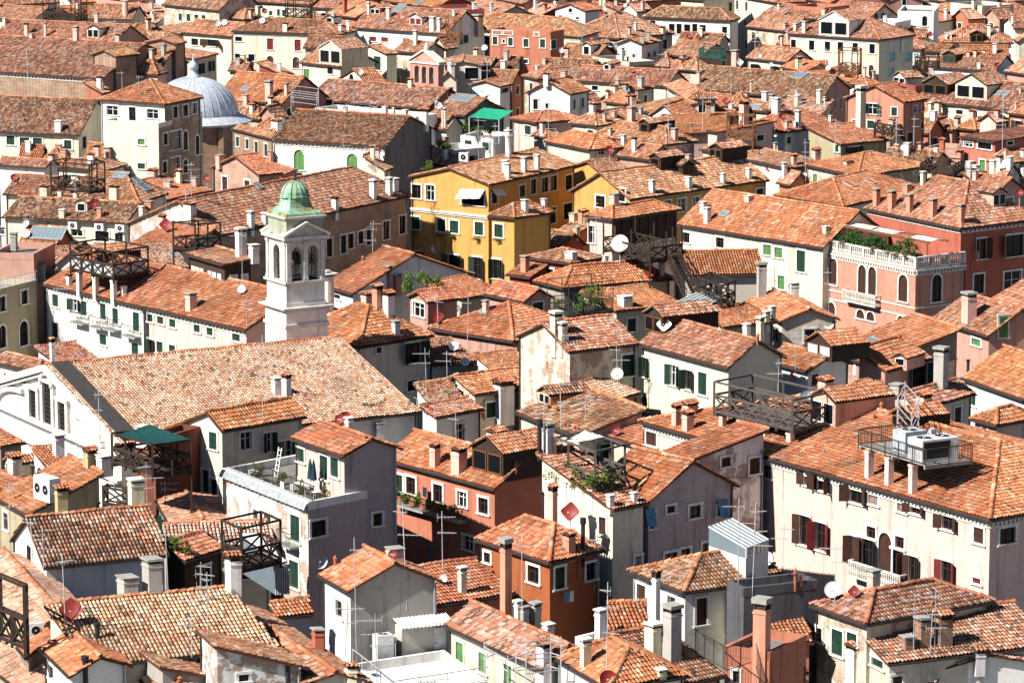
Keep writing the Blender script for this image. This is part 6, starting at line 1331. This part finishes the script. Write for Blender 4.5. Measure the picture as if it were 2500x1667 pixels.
for i, (a, b_) in enumerate(((.9, -1.0), (.0, -.75), (-1.15, .1), (1.3, .2))):
    c = cen + v3(bl.u) * a + v3(bl.v) * b_; t = thing('garden_chair', c + Z1 * fl, ('white plastic chair at the near side of the terrace table', 'white plastic chair at the middle front of the terrace table', 'white plastic chair at the right end of the terrace table', 'white plastic chair at the left end of the terrace table')[i], 'chair', 'white plastic chairs on the terrace')
    m = MB(); m.box(c + Z1 * (fl + .43), v3(bl.u) * .22, v3(bl.v) * .22, Z1 * .02); obj('seat', m, 'white', t); m = MB(); m.box(c - v3(bl.v) * .22 * (1 if b_ < 0 else -1) + Z1 * (fl + .68), v3(bl.u) * .22, v3(bl.v) * .02, Z1 * .22); obj('backrest', m, 'white', t)
    for x in (-1, 1):
        for y in (-1, 1): m = MB(); m.bar(c + v3(bl.u) * x * .19 + v3(bl.v) * y * .19 + Z1 * fl, c + v3(bl.u) * x * .19 + v3(bl.v) * y * .19 + Z1 * (fl + .42), .02); obj('leg', m, 'white', t)
for i, a in enumerate((2.9, 3.35)):
    c = A + v3(bl.v) * 2.3 + v3(bl.u) * a; t = thing('folded_parasol', c + Z1 * fl, ('dark green', 'navy')[1 - i] + ' folded parasol behind the white terrace table', 'parasol'); m = MB(); m.bar(c + Z1 * fl, c + Z1 * (fl + 2.3), .025); obj('pole', m, 'white', t); m = MB(); m.lathe(c, [(.2, fl + .95), (.17, fl + 1.3), (.1, fl + 1.9), (.02, fl + 2.25)], 8); obj('folded_canopy', m, ('navy', 'darkgreencloth')[i], t)
for i in range(7):
    c = A + v3(bl.u) * (.9 + 1.45 * i) + v3(bl.v) * (.85 if i % 2 else 2.0) + Z1 * (fl + .55); t_ = foliage('potted_plant', c, (.35, .32, .38), 260, .06, 'leaf', ORD[6 - i].replace('seventh-from-left', 'rightmost') + ' potted plant on the zinc-aproned terrace', 'plant', 5 if i % 3 == 0 else 0, 'potted plants on the zinc-aproned terrace')
    m = MB(); m.lathe(c - Z1 * .55, [(.13, 0), (.2, .3), (.22, .32), (.17, .32)], 10); obj('pot', m, 'pot', t_)
c = A + v3(bl.u) * 8.6 + v3(bl.v) * .95 + Z1 * fl; acbox(c, v3(bl.u), v3(bl.v), .9, .4, .7, 'white air conditioner behind the iron railing of the zinc-aproned terrace')
t = thing('step_ladder', c, 'white step ladder leaning at the cream gabled house terrace wall', 'ladder'); lp = A + v3(bl.u) * 8.2 + v3(bl.v) * 2.6 + Z1 * fl
for s_ in (0, .4): m = MB(); m.bar(lp + v3(bl.u) * s_, lp + v3(bl.u) * s_ + v3(bl.v) * .4 + Z1 * 1.9, .03); obj('rail', m, 'white', t)
for k_ in range(6): m = MB(); q_ = lp + (v3(bl.v) * .4 + Z1 * 1.9) * (k_ + .5) / 6; m.bar(q_, q_ + v3(bl.u) * .4, .02); obj('rung', m, 'white', t)
# ------------------------------------------------------------------ balustrade terrace of the salmon palace
b = BD['m2']; A, B, C = v3(b.A), v3(b.B), v3(b.C); z0 = b.z
t = thing('balustrade', A + Z1 * z0, 'white stone balustrade round the salmon palace terrace', 'balustrade'); off = .12
for p, q in ((B, A), (A, C)):
    e = unit(q - p); n = np.array([e[1], -e[0], 0]); L = np.linalg.norm(q - p); m = MB(); m.box((p + q) / 2 - n * off + Z1 * (z0 + .95), e * L / 2, n * .14, Z1 * .07); m.box((p + q) / 2 - n * off + Z1 * (z0 + .1), e * L / 2, n * .13, Z1 * .06); obj('coping', m, 'stone', t)
    k = int(L / .26)
    for i in range(k):
        c = p + e * L * (i + .5) / k - n * off
        m = MB(); m.lathe(c, [(.05, z0 + .15), (.1, z0 + .35), (.05, z0 + .58), (.08, z0 + .7), (.05, z0 + .88)], 6) if i % 7 else m.box(c + Z1 * (z0 + .5), e * .12, n * .13, Z1 * .4)
        obj('baluster', m, 'stone', t)
u, v = v3(b.u), v3(b.v)
for i in range(6):
    s = .06 + .155 * i; c = B + (A - B) * s + v * 1.1 + Z1 * (z0 + .8 + .25 * (i % 2)); foliage('climbing_shrub', c, (.95, .7, 1.0 + .2 * (i % 3)), 1900, .085, 'darkleaf', 'dark green climbing shrub on the salmon palace terrace, ' + ('leftmost of six', 'second from the left', 'third from the left', 'third from the right', 'second from the right', 'rightmost of six')[i], 'shrub', 0, 'shrubs on the salmon palace terrace')
for i in range(7):
    s = (.1, .22, .55, .72, .8, .9, 1.35)[i]; c = (B + (A - B) * s if s < 1 else A + (C - A) * .7) + Z1 * (z0 + 1.02); foliage('trailing_flowers', c, (.55, .3, .16), 160, .06, 'leaf', 'magenta flowers trailing over the white balustrade, ' + ('leftmost clump', 'second clump from the left', 'third clump from the left', 'fourth clump from the left', 'third clump from the corner', 'clump next to the corner', 'clump on the shaded side')[i], 'flowers', 26, 'flowers on the balustrade')
t = thing('pergola', A + Z1 * z0, 'brown pergola with white sailcloth panels on the salmon palace terrace', 'pergola')
fz = z0 - .45
for s in (.12, .34, .56, .78, .98):
    for d in (1.5,): c = B + (A - B) * s + v * d; m = MB(); m.bar(c + Z1 * fz, c + Z1 * (fz + 2.6), .05); obj('post', m, 'brownwood', t)
for d in (1.5, 3.6): m = MB(); m.bar(B + (A - B) * .1 + v * d + Z1 * (fz + 2.6), A + v * d + Z1 * (fz + 2.6), .06, .09); obj('beam', m, 'brownwood', t)
for s in (.2, .45, .85):
    m = MB(); p = B + (A - B) * s + v * 1.5; w_ = (A - B) * .11; vs = []
    for i in range(9): vs += [p - w_ + v * 2.2 * i / 8 + Z1 * (fz + 2.68 + .05 * math.cos(i * 1.2)), p + w_ + v * 2.2 * i / 8 + Z1 * (fz + 2.68 + .05 * math.cos(i * 1.2 + .4))]
    m.add(vs, [(2 * i, 2 * i + 1, 2 * i + 3, 2 * i + 2) for i in range(8)]); obj('sailcloth', m, 'awning', t)
# string courses and stone balcony on the palace front
for nm in ('AB', 'AC'):
    f = b.wallfaces[nm]
    for zz in (3.35, 4.15): m = MB(); m.box(v3(f['p'] + f['e'] * f['L'] / 2 + f['n'] * .03, b.z - zz), v3(f['e']) * f['L'] / 2, v3(f['n']) * .05, Z1 * .06); obj('string_course', m, 'stone', b.root)
f = b.wallfaces['AB']
def balcony(zone, x0, x1, y, h, label, stone=True, matn='iron'):
    X, Y = px(zone, ((x0 + x1) / 2, y)); q = pick(X, Y)
    if not q or q[1][1] == 'roof': return
    bb, nm, _ = q[1]; f = bb.wallfaces[nm]; n3 = v3(f['n']); e3 = v3(f['e']); s = scale_at(q[0]) * zk(zone); w2 = abs(x1 - x0) / s / 2 / max(.4, abs(e3[0])); c = q[0]; H = .85; dpt = .65
    t = thing('balcony', c, label, 'balcony'); m = MB(); m.box(c + n3 * dpt / 2 - Z1 * .06, e3 * w2, n3 * dpt / 2, Z1 * .07); obj('slab', m, 'stone' if stone else 'concrete', t)
    m = MB(); m.box(c + n3 * dpt + Z1 * H, e3 * w2, n3 * (.07 if stone else .02), Z1 * (.05 if stone else .02))
    for sg in (-1, 1): m.box(c + e3 * sg * w2 + n3 * dpt / 2 + Z1 * H, e3 * (.06 if stone else .02), n3 * dpt / 2, Z1 * (.05 if stone else .02))
    obj('rail', m, 'stone' if stone else matn, t); k = int(2 * w2 / (.2 if stone else .13))
    for i in range(k + 1):
        p = c - e3 * w2 + e3 * 2 * w2 * i / k + n3 * dpt; m = MB()
        if stone: m.lathe(p, [(.04, 0), (.075, .25), (.04, .5), (.06, .7), (.04, H)], 6)
        else: m.bar(p, p + Z1 * H, .012)
        obj('baluster', m, 'stone' if stone else matn, t)
    return c, e3, n3, w2
bc = balcony('24', 790, 1040, 1195, 60, 'white stone balcony on the front of the salmon palace'); balcony('44', 500, 725, 375, 60, 'white stone balcony on the long pink palace front')
fb = balcony('32', 1290, 1900, 1560, 60, 'iron balcony crowded with potted plants on the salmon house', False)
for a in (('21', 670, 800, 1370), ('21', 845, 965, 1410), ('21', 965, 1085, 1430), ('21', 1130, 1265, 1490)): balcony(*a, 60, 'small iron balcony on the white house, ' + {670: 'leftmost of four', 845: 'second from the left', 965: 'third from the left', 1130: 'rightmost of four'}[a[1]], False)
for i, a in enumerate((('42', 280, 410, 330), ('42', 70, 180, 220))): balcony(*a, 60, ('small iron balcony right on the peeling terrace wing', 'small iron balcony left on the peeling terrace wing')[i], False)
if fb:
    c, e3, n3, w2 = fb
    for i in range(6): foliage('potted_plant', c - e3 * w2 * (.85 - .34 * i) + n3 * .7 + Z1 * .75, (.38, .28, .4), 260, .07, 'leaf', ('leftmost potted plant', 'second potted plant', 'third potted plant', 'fourth potted plant', 'fifth potted plant', 'rightmost potted plant')[i] + ' on the iron balcony of the salmon house', 'plant', 6 if i % 2 else 0, 'plants on the iron balcony')
# flower boxes of the yellow house
for i, (x, y) in enumerate(((1440, 575), (1670, 598), (1785, 608), (2000, 628), (2175, 642))):
    q = pick(*px('22', (x, y)))
    if q and q[1][1] != 'roof':
        n3 = v3(q[1][0].wallfaces[q[1][1]]['n']); e3 = v3(q[1][0].wallfaces[q[1][1]]['e']); foliage('flower_box', q[0] + n3 * .2, (abs(e3[0]) * .5 + .05, .35, .16), 220, .055, 'leaf', ('leftmost', 'second', 'third', 'fourth', 'rightmost')[i] + ' green flower box under the yellow house windows', 'flower box', 0, 'flower boxes of the yellow house')
b = BD['k3']; f = b.wallfaces['AB']; X, Y = px('22', (1700, 392)); d = ray(X, Y); n3 = v3(f['n']); zz = (CAM + d * (((v3(f['p']) - CAM) @ n3) / (d @ n3)))[2]
m = MB(); m.box(v3(f['p'] + f['e'] * f['L'] / 2 + f['n'] * .08, zz), v3(f['e']) * f['L'] / 2, n3 * .12, Z1 * .1); m.box(v3(f['p'] + f['e'] * f['L'] / 2 + f['n'] * .04, zz - .2), v3(f['e']) * f['L'] / 2, n3 * .06, Z1 * .08); obj('string_course', m, 'stone', b.root)
# ------------------------------------------------------------------ plants on the terraces
for i in range(5): foliage('climbing_plant', T7['A'] + (T7['u'] * (.95 - .3 * i) if i < 4 else T7['v'] * .5) + Z1 * (T7['z'] + .35 + .3 * (i % 2)), (.7, .5, .65), 800, .07, 'leaf', ('leftmost', 'second', 'third', 'fourth', 'rightmost')[i] + ' climbing plant on the overgrown timber terrace', 'plant', 0, 'plants on the old timber terrace')
for i, (a, b_) in enumerate(((.15, .35), (.2, .6), (.8, .12), (.5, .9))): foliage('flowering_shrub', T9['A'] + T9['u'] * a + T9['v'] * b_ + Z1 * (T9['z'] + (1.1 if i == 1 else .55)), ((.9, .9, 1.0) if i == 1 else (.6, .5, .5)), 1100 if i == 1 else 450, .075, 'leaf', ('leafy shrub at the near corner', 'large pink-flowering bush in the middle', 'climbing shrub at the left corner', 'leafy shrub at the right corner')[i] + ' of the iron-railed terrace', 'shrub', 40 if i == 1 else 0, 'shrubs on the iron-railed terrace')
for i, (x, y, z) in enumerate(((1380, 985, 14.2), (1480, 960, 14.4), (1540, 1000, 14.2), (1640, 1000, 13.8), (1350, 1060, 13.6))): foliage('terrace_plant', v3(on('22', x, y, z)) + Z1 * z, (.6, .5, .6), 420, .075, 'leaf', ('leftmost green plant', 'tall yellow-green plant', 'third green plant', 'rightmost green plant', 'lowest green plant')[i] + ' behind the white gabled house with orange roof', 'plant', 0, 'plants behind the white gabled house')
for i, (x, y, z) in enumerate(((1890, 1130, 12.6), (2010, 1160, 12.2), (2110, 1170, 12.2), (1650, 1280, 12), (1720, 1300, 12))): foliage('terrace_plant', v3(on('12', x, y, z)) + Z1 * z, (.6, .5, .5), 260, .1, 'leaf', ('first', 'second', 'third', 'fourth', 'fifth')[i] + ' green plant by the terrace with green awning', 'plant', 0, 'plants near the green awning')
for i, (zn, x, y, z) in enumerate((('11', 880, 1320, 11.5), ('12', 1700, 450, 13), ('12', 1890, 150, 15.2), ('41', 1580, 310, 11.5), ('14', 1220, 285, 14), ('12', 1560, 1480, 14))): foliage('roof_plant', v3(on(zn, x, y, z)) + Z1 * z, (.7, .6, .6), 300, .09, 'leaf', ('green plant beside the white cube house', 'creeper on the narrow brown timber terrace', 'bushy plant near the top above the cream loggia house', 'green plant by the small orange porch roof', 'green plant at the foot of the gothic corner tower', 'weeds on the parapet beside the yellow house')[i], 'plant')
# ------------------------------------------------------------------ awnings, canopies, glass
def cloth(pts, m, label, cat, name='awning', sag=.12, n=8):
    a, b_, c, d = [np.asarray(p, float) for p in pts]; vs = []
    for i in range(n + 1):
        for j in range(n + 1):
            s, q = i / n, j / n; vs.append(a * (1 - s) * (1 - q) + b_ * s * (1 - q) + c * s * q + d * (1 - s) * q - Z1 * sag * math.sin(math.pi * s) * math.sin(math.pi * q) + Z1 * .02 * math.sin(i * 2.1 + j * 1.3))
    mb = MB(); mb.add(vs, [(i * (n + 1) + j, (i + 1) * (n + 1) + j, (i + 1) * (n + 1) + j + 1, i * (n + 1) + j + 1) for i in range(n) for j in range(n)]); o = obj(name, mb, m); return tag(o, label, cat)
z = T21['z']; h = Z1 * (z + 2.0); cloth([T21['A'] - T21['u'] * .05 + h, T21['B'] + h - Z1 * .3, T21['D'] + h + Z1 * .2, T21['C'] + h], 'darkgreencloth', 'dark green shade cloth stretched over the timber terrace by the church', 'canopy', 'shade_canopy')
z = 13.9; a = [v3(on('12', x, y, z)) + Z1 * zz for x, y, zz in ((1915, 1045, z), (2180, 1070, z), (2310, 1020, z + .4), (2040, 1000, z + .5))]; cloth(a, 'greencloth', 'bright green awning over a white roof terrace', 'awning')
for i, p in enumerate(a[:2]): m = MB(); m.bar(p, p - Z1 * 2.6, .04); tag(obj('awning_post', m, 'white'), ('left', 'right')[i] + ' post holding up the bright green awning', 'post')
z = T7['z'] + 2.35; cloth([T7['A'] + T7['u'] * .62 + T7['v'] * .3 + Z1 * z, T7['B'] + T7['v'] * .2 + Z1 * (z - .25), T7['D'] + Z1 * (z + .1), T7['C'] + T7['u'] * .5 + Z1 * (z + .1)], 'awning', 'white sail shading the overgrown timber terrace', 'awning')
k3 = BD['k3']; f = k3.wallfaces['AB']
def awning_px(zone, x0, x1, y0, y1, out, m, label):
    X, Y = px(zone, ((x0 + x1) / 2, (y0 + y1) / 2)); q = pick(X, Y)
    if not q or q[1][1] == 'roof': return
    bb, nm, _ = q[1]; f = bb.wallfaces[nm]; n3 = v3(f['n']); e3 = v3(f['e'])
    def ow(x, y):
        X, Y = px(zone, (x, y)); d = ray(X, Y); s = ((v3(f['p']) - CAM) @ n3) / (d @ n3); return CAM + d * s
    a, b_ = ow(x0, y0), ow(x1, y0); dz = Z1 * ((ow(x0, y1) - a)[2] * .75); o = n3 * out; cloth([a + n3 * .05, b_ + n3 * .05, b_ + o + dz, a + o + dz], m, label, 'awning', sag=.02)
awning_px('22', 1840, 2060, 190, 290, .9, 'awning', 'white scalloped awning on the bright yellow gabled house'); awning_px('22', 2115, 2215, 190, 260, .5, 'awning', 'short white awning round the corner of the yellow house'); awning_px('14', 2060, 2160, 620, 700, .8, 'awning', 'pale awning on a roof house at the right')
for i, (x, y) in enumerate(((1255, 100), (1900, 20))):
    q = pick(*px('43', (x, y)))
    if q and q[1][1] != 'roof':
        n3 = v3(q[1][0].wallfaces[q[1][1]]['n']); e3 = v3(q[1][0].wallfaces[q[1][1]]['e']); c = q[0] + Z1 * .6; cloth([c - e3 * .4 + n3 * .1, c + e3 * .4 + n3 * .1, c + e3 * .3 + n3 * .4 - Z1 * 1.1, c - e3 * .35 + n3 * .35 - Z1 * 1.0], 'bluecloth', ('left', 'right')[i] + ' blue cloth hanging from a window of the grey gable house', 'cloth', 'hanging_cloth', .05)
for i, (zn, x, y, m_) in enumerate((('43', 490, 790, 'bluecloth'), ('43', 525, 785, 'white'), ('23', 340, 160, 'white'), ('32', 1560, 1380, 'navy'), ('42', 1610, 410, 'bluecloth'))):
    q = pick(*px(zn, (x, y)))
    if q:
        f = q[1][0].wallfaces.get(q[1][1]) or q[1][0].wallfaces['AB']; n3 = v3(f['n']); e3 = v3(f['e']); c = q[0] + n3 * .35 + Z1 * .3; cloth([c - e3 * .22, c + e3 * .22, c + e3 * .2 - Z1 * .65, c - e3 * .22 - Z1 * .6], m_, ('pale blue laundry', 'white laundry', 'white towel', 'dark blue cloth', 'blue laundry')[i] + (' hanging below the burnt-orange house window', ' drying beside the blue laundry on the burnt-orange house', ' hanging from an ochre house window', ' hanging on the salmon house balcony', ' hanging deep in the shaded courtyard')[i], 'laundry', 'laundry', .02, 5)
def glasshouse(A, B, C, z0, h, label, rise=.5, name='glass_penthouse'):
    u, v = B - A, C - A; t = thing(name, (A + B + C) / 3 + Z1 * z0, label, 'glasshouse'); D = B + v; hi = h + rise
    m = MB(); m.add([A + Z1 * z0, C + Z1 * z0, D + Z1 * z0, B + Z1 * z0, A + Z1 * (z0 + h), C + Z1 * (z0 + h), D + Z1 * (z0 + hi), B + Z1 * (z0 + hi)], [(0, 1, 5, 4), (1, 2, 6, 5), (2, 3, 7, 6), (3, 0, 4, 7)]); obj('side_panes', m, 'skyglass', t)
    n = 6
    for i in range(n):
        m = MB(); p, q = A + v * (i + .04) / n, A + v * (i + .96) / n; m.add([p + Z1 * (z0 + h + .03), q + Z1 * (z0 + h + .03), q + u + Z1 * (z0 + hi + .03), p + u + Z1 * (z0 + hi + .03)], [(0, 1, 2, 3)]); obj('roof_pane', m, 'skyglass', t)
    for i in range(n + 1):
        m = MB(); p = A + v * i / n; m.bar(p + Z1 * (z0 + h + .04), p + u + Z1 * (z0 + hi + .04), .035); m.bar(p + Z1 * z0, p + Z1 * (z0 + h), .03); obj('glazing_bar', m, 'white', t)
    m = MB(); m.bar(A + Z1 * (z0 + h), C + Z1 * (z0 + h), .06); m.bar(B + Z1 * (z0 + hi), D + Z1 * (z0 + hi), .05); obj('edge_beam', m, 'zinc', t)
A, B, C = [v3(on('43', x, y, 14.0)) for x, y in ((2120, 365), (1790, 250), (2320, 290))]; glasshouse(A, B, C, 13.4, .55, 'glass penthouse with white glazing bars above the white hipped-roof house')
m = MB(); m.hexa([A, C, C + B - A, B], [p + Z1 * 13.39 for p in (A, C, C + B - A, B)]); tag(obj('penthouse_base', m, 'plaster', color=(.7, .68, .64)), 'pale plastered block carrying the glass penthouse', 'house')
b = BD['l8']; glasshouse(v3(b.A), v3(b.C), v3(b.B), b.z + .02, .15, 'sloping glass roof on a cream block', .7, 'glass_roof')
A, B, C = [v3(on('42', x, y, 11.8)) for x, y in ((190, 440), (-100, 260), (310, 430))]; glasshouse(A, B, C, 9.5, 1.7, 'bluish glass lean-to roof beside the peeling terrace wing', .7, 'glass_lean_to')
# ------------------------------------------------------------------ timber cabin panels
b = BD['j6']
for nm, lst in (('AB', (.08, .2, .32, .55, .68, .82)), ('AC', (.2, .6))):
    f = b.wallfaces[nm]
    for s in lst:
        p = v3(f['p'] + f['e'] * f['L'] * s); e3, n3 = v3(f['e']), v3(f['n']); w_ = f['L'] * (.1 if nm == 'AB' else .3); m = MB(); m.box(p + e3 * w_ / 2 + n3 * .05 + Z1 * (b.z - 1.35), e3 * w_ / 2, n3 * .03, Z1 * .5); obj('window_panel', m, 'white', b.root)
f = b.wallfaces['AB']; m = MB(); m.box(v3(f['p'] + f['e'] * f['L'] / 2 + f['n'] * .04, b.z - 2.5), v3(f['e']) * f['L'] / 2, v3(f['n']) * .05, Z1 * .45); obj('pink_base', m, 'plaster', b.root, color=WC['M'])
# timber loggia posts of the pink tower house
b = BD['l1']; f = b.wallfaces['AC']; p, e3, n3 = v3(f['p']), v3(f['e']), v3(f['n']); m = MB(); m.box(p + e3 * f['L'] / 2 + n3 * .03 + Z1 * (b.z - 1.3), e3 * (f['L'] / 2 - .1), n3 * .03, Z1 * 1.1); obj('loggia_opening', m, 'soot', b.root)  # dark panel on the closed wall, painted as the loggia's shaded depth
for i in range(8): m = MB(); m.bar(p + e3 * f['L'] * (i + .15) / 7.4 + n3 * .12 + Z1 * (b.z - 2.4), p + e3 * f['L'] * (i + .15) / 7.4 + n3 * .12 + Z1 * (b.z - .1), .07); obj('loggia_post', m, 'brownwood', b.root)
# ------------------------------------------------------------------ church front
def church_front():
    b = BD['e1']; f = b.wallfaces['AB']; p, e, n = v3(f['p']), v3(f['e']), v3(f['n']); L = f['L']; apex = max(f['prof'], key=lambda q: q[1]); sa, za = apex; z0 = f['prof'][-1][1]
    P = lambda s, z, d=0.0: p + e * s + n * d + Z1 * z
    m = MB()
    for s0, zz in ((0, f['prof'][0][1]), (L, z0)): m.bar(P(s0, zz - .1, .2), P(sa, za - .1, .2), .3, .22); m.bar(P(s0, zz - .5, .12), P(sa, za - .5, .12), .2, .1)
    obj('raking_cornice', m, 'stone', b.root)
    m = MB(); m.box(P(L / 2, z0 - .9, .25), e * L / 2, n * .3, Z1 * .12); m.box(P(L / 2, z0 - 1.15, .12), e * L / 2, n * .16, Z1 * .13); m.box(P(L / 2, z0 - 2.6, .15), e * L / 2, n * .2, Z1 * .1); obj('horizontal_cornice', m, 'stone', b.root)
    mid = sa; dx = L * .085; z1 = z0 - .75
    for i, (c, w_, h) in enumerate(((-dx * 1.25, .62, 2.0), (0, .75, 2.9), (dx * 1.25, .62, 2.0))):
        m = MB(); c = mid + c; m.box(P(c, z1 + h / 2, .03), e * w_, n * .05, Z1 * h / 2); w_o = obj('window', m, 'glass', b.root); m = MB()
        for sg in (-1, 1): m.box(P(c + sg * (w_ + .22), z1 + h / 2, .1), e * .22, n * .16, Z1 * h / 2)
        m.box(P(c, z1 + h + .1, .12), e * (w_ + .5), n * .2, Z1 * .12)
        if i == 1:
            for k in range(10):
                t0, t1 = math.pi * k / 10, math.pi * (k + 1) / 10; r = .95; m.bar(P(c + r * math.cos(t0), z1 + h - .2 + r * math.sin(t0), .2), P(c + r * math.cos(t1), z1 + h - .2 + r * math.sin(t1), .2), .16, .14)
        obj('surround', m, 'stone', w_o); m = MB()
        for k in range(5): m.bar(P(c - w_ + 2 * w_ * (k + .5) / 5, z1, .1), P(c - w_ + 2 * w_ * (k + .5) / 5, z1 + h, .1), .02)
        for k in range(int(h / .3)): m.bar(P(c - w_, z1 + .3 * k, .1), P(c + w_, z1 + .3 * k, .1), .02)
        obj('grating', m, 'iron', w_o)
    for sg in (-1, 1):
        m = MB()
        for k in range(8):
            t0, t1 = math.pi / 2 * k / 8, math.pi / 2 * (k + 1) / 8; R1, R2 = L * .2, 1.5; c = mid + sg * dx * 2.2
            m.bar(P(c + sg * R1 * math.cos(t0), z1 + R2 * math.sin(t0), .12), P(c + sg * R1 * math.cos(t1), z1 + R2 * math.sin(t1), .12), .18, .16)
        obj('curved_moulding', m, 'stone', b.root)
    m = MB(); A_, T_ = P(L, z0 + .25, -.15), P(sa, za + .25, -.15); k = -n * 1.3; m.add([A_ + Z1 * .05, T_ + Z1 * .05, T_ + k + Z1 * .05, A_ + k + Z1 * .05, A_ - Z1 * .3, T_ - Z1 * .3, T_ + k - Z1 * .3, A_ + k - Z1 * .3], [(0, 1, 2, 3), (0, 4, 5, 1), (3, 2, 6, 7)]); obj('dark_coping', m, 'felt', b.root)
church_front()
# ------------------------------------------------------------------ person working at the rooftop unit
def person():
    T = T5; c = P5(.2, .45) + T5['e'] * 1.05 + T5['g'] * .45; yaw = -1.1; X_ = np.array([math.cos(yaw), math.sin(yaw), 0]); Yf = np.array([-math.sin(yaw), math.cos(yaw), 0]); Yf = -T5['e']; X_ = np.array([-Yf[1], Yf[0], 0])
    base = c + Z1 * .98; J = lambda x, y, z: base + X_ * x + Yf * y + Z1 * z
    t = thing('person', base, 'person in grey T-shirt kneeling and bending over the large white rooftop unit', 'person')
    verts = [J(0, 0, .25), J(0, .12, .45), J(0, .3, .62), J(0, .42, .7), J(0, .52, .74), J(.2, .38, .66), J(.26, .55, .42), J(.14, .72, .22), J(-.2, .38, .66), J(-.27, .55, .42), J(-.12, .72, .22), J(.12, 0, .2), J(.18, .32, .1), J(.18, -.02, 0), J(-.12, 0, .2), J(-.18, .32, .1), J(-.18, -.02, 0)]
    edges = [(0, 1), (1, 2), (2, 3), (3, 4), (2, 5), (5, 6), (6, 7), (2, 8), (8, 9), (9, 10), (0, 11), (11, 12), (12, 13), (0, 14), (14, 15), (15, 16)]
    rad = [.15, .15, .16, .07, .06, .075, .05, .038, .075, .05, .038, .11, .09, .055, .11, .09, .055]
    me = bpy.data.meshes.new('body'); me.from_pydata([tuple(q) for q in verts], edges, []); o = link('body', me, 'shirt', t)
    sk = o.modifiers.new('skin', 'SKIN'); sv = me.skin_vertices[0].data
    for i, r in enumerate(rad): sv[i].radius = (r, r)
    sv[0].use_root = True; o.modifiers.new('sub', 'SUBSURF').levels = 2
    hd = J(0, .62, .8); m = MB(); m.lathe(hd, [(.02, -.125), (.07, -.1), (.085, -.04), (.088, .03), (.075, .09), (.04, .12), (.01, .13)], 14); obj('head', m, 'skin', t, smooth=True); m = MB(); m.lathe(hd + Z1 * .015, [(.094, .0), (.093, .05), (.078, .1), (.042, .132), (.01, .14)], 14); m.lathe(hd - Yf * .02, [(.09, -.05), (.092, .02)], 14, cap=False); obj('hair', m, 'hair', t, smooth=True)
    m = MB()
    for s in (1, -1):
        p, q = J(s * .265, .55, .43), J(s * .13, .73, .2)
        m.lathe(p, [(.044, 0), (.034, np.linalg.norm(q - p))], 10, ax=(unit(np.cross(q - p, X_)), X_, unit(q - p))); m.lathe(q, [(.03, -.02), (.04, .03), (.034, .08)], 8, ax=(unit(np.cross(q - p, X_)), X_, unit(q - p)))
        for k in range(5): m.bar(q + X_ * (.026 * (k - 2)) + unit(q - p) * .06, q + X_ * (.03 * (k - 2)) + unit(q - p) * (.13 - .01 * abs(k - 2)) - Z1 * .02, .009)
    obj('forearms_and_hands', m, 'skin', t); m = MB()
    for s in (1, -1): m.bar(J(s * .11, .0, .22), J(s * .18, .33, .1), .1); m.bar(J(s * .18, .33, .1), J(s * .18, -.05, .0), .075)
    obj('trousers', m, 'trousers', t)
person()
# scaffolding poles and other rooftop metal
def frame(zone, z, A, B, C, h, label, matn='alu', levels=3):
    A, B, C = [v3(on(zone, *p, z)) for p in (A, B, C)]; D = B + C - A; t = thing('scaffold', A + Z1 * z, label, 'scaffold'); z0 = z - 1
    for p in (A, B, C, D): m = MB(); m.bar(p + Z1 * z0, p + Z1 * (z + h), .03); obj('standard', m, matn, t)
    for i in range(levels):
        zz = z + h * (i + .6) / levels
        for p, q in ((A, B), (A, C), (B, D), (C, D)): m = MB(); m.bar(p + Z1 * zz, q + Z1 * zz, .022); obj('ledger', m, matn, t)
frame('43', 11, (160, 1560), (70, 1530), (470, 1520), 2.2, 'light metal scaffold tubes round the white chimney at the bottom'); frame('42', 10.5, (2260, 1520), (2050, 1400), (2480, 1440), 1.2, 'metal guard frame with white sheeting beside the mottled roof', levels=2)
frame('34', T5['z'] + .05, (1330, 940), (1205, 800), (1395, 800), 1.9, 'silver access ladder frame on the air-conditioning terrace', levels=4); frame('12', 14.2, (560, 960), (330, 930), (575, 900), 1.6, 'grey scaffold frame behind the white barn-like house'); frame('12', 13.8, (890, 1010), (820, 1000), (1100, 980), 1.0, 'light metal frame on the white rooftop strip', levels=2)
cA, cB, cC = [v3(on('43', x, y, 12.2)) for x, y in ((1950, 1250), (1670, 1090), (2170, 1180))]; railing([cB + Z1 * 10.9, cA + Z1 * 10.9, cC + Z1 * 10.9], 1.3, 'thin wire railing round the salmon terrace at the bottom', 'iron')
railing([v3(BD['e9'].A, BD['e9'].z), v3(BD['e9'].C, BD['e9'].z)], .8, 'thin white railing on the olive stucco house terrace', 'white')
finish_labels()
# ------------------------------------------------------------------ ground
g = MB(); g.add([(-900, -300, 0), (900, -300, 0), (900, 2600, 0), (-900, 2600, 0)], [(0, 1, 2, 3)])
gr = obj('ground', g, 'paving'); gr['kind'] = 'structure'
for o in bpy.data.objects:
    if '_o' in o: del o['_o']
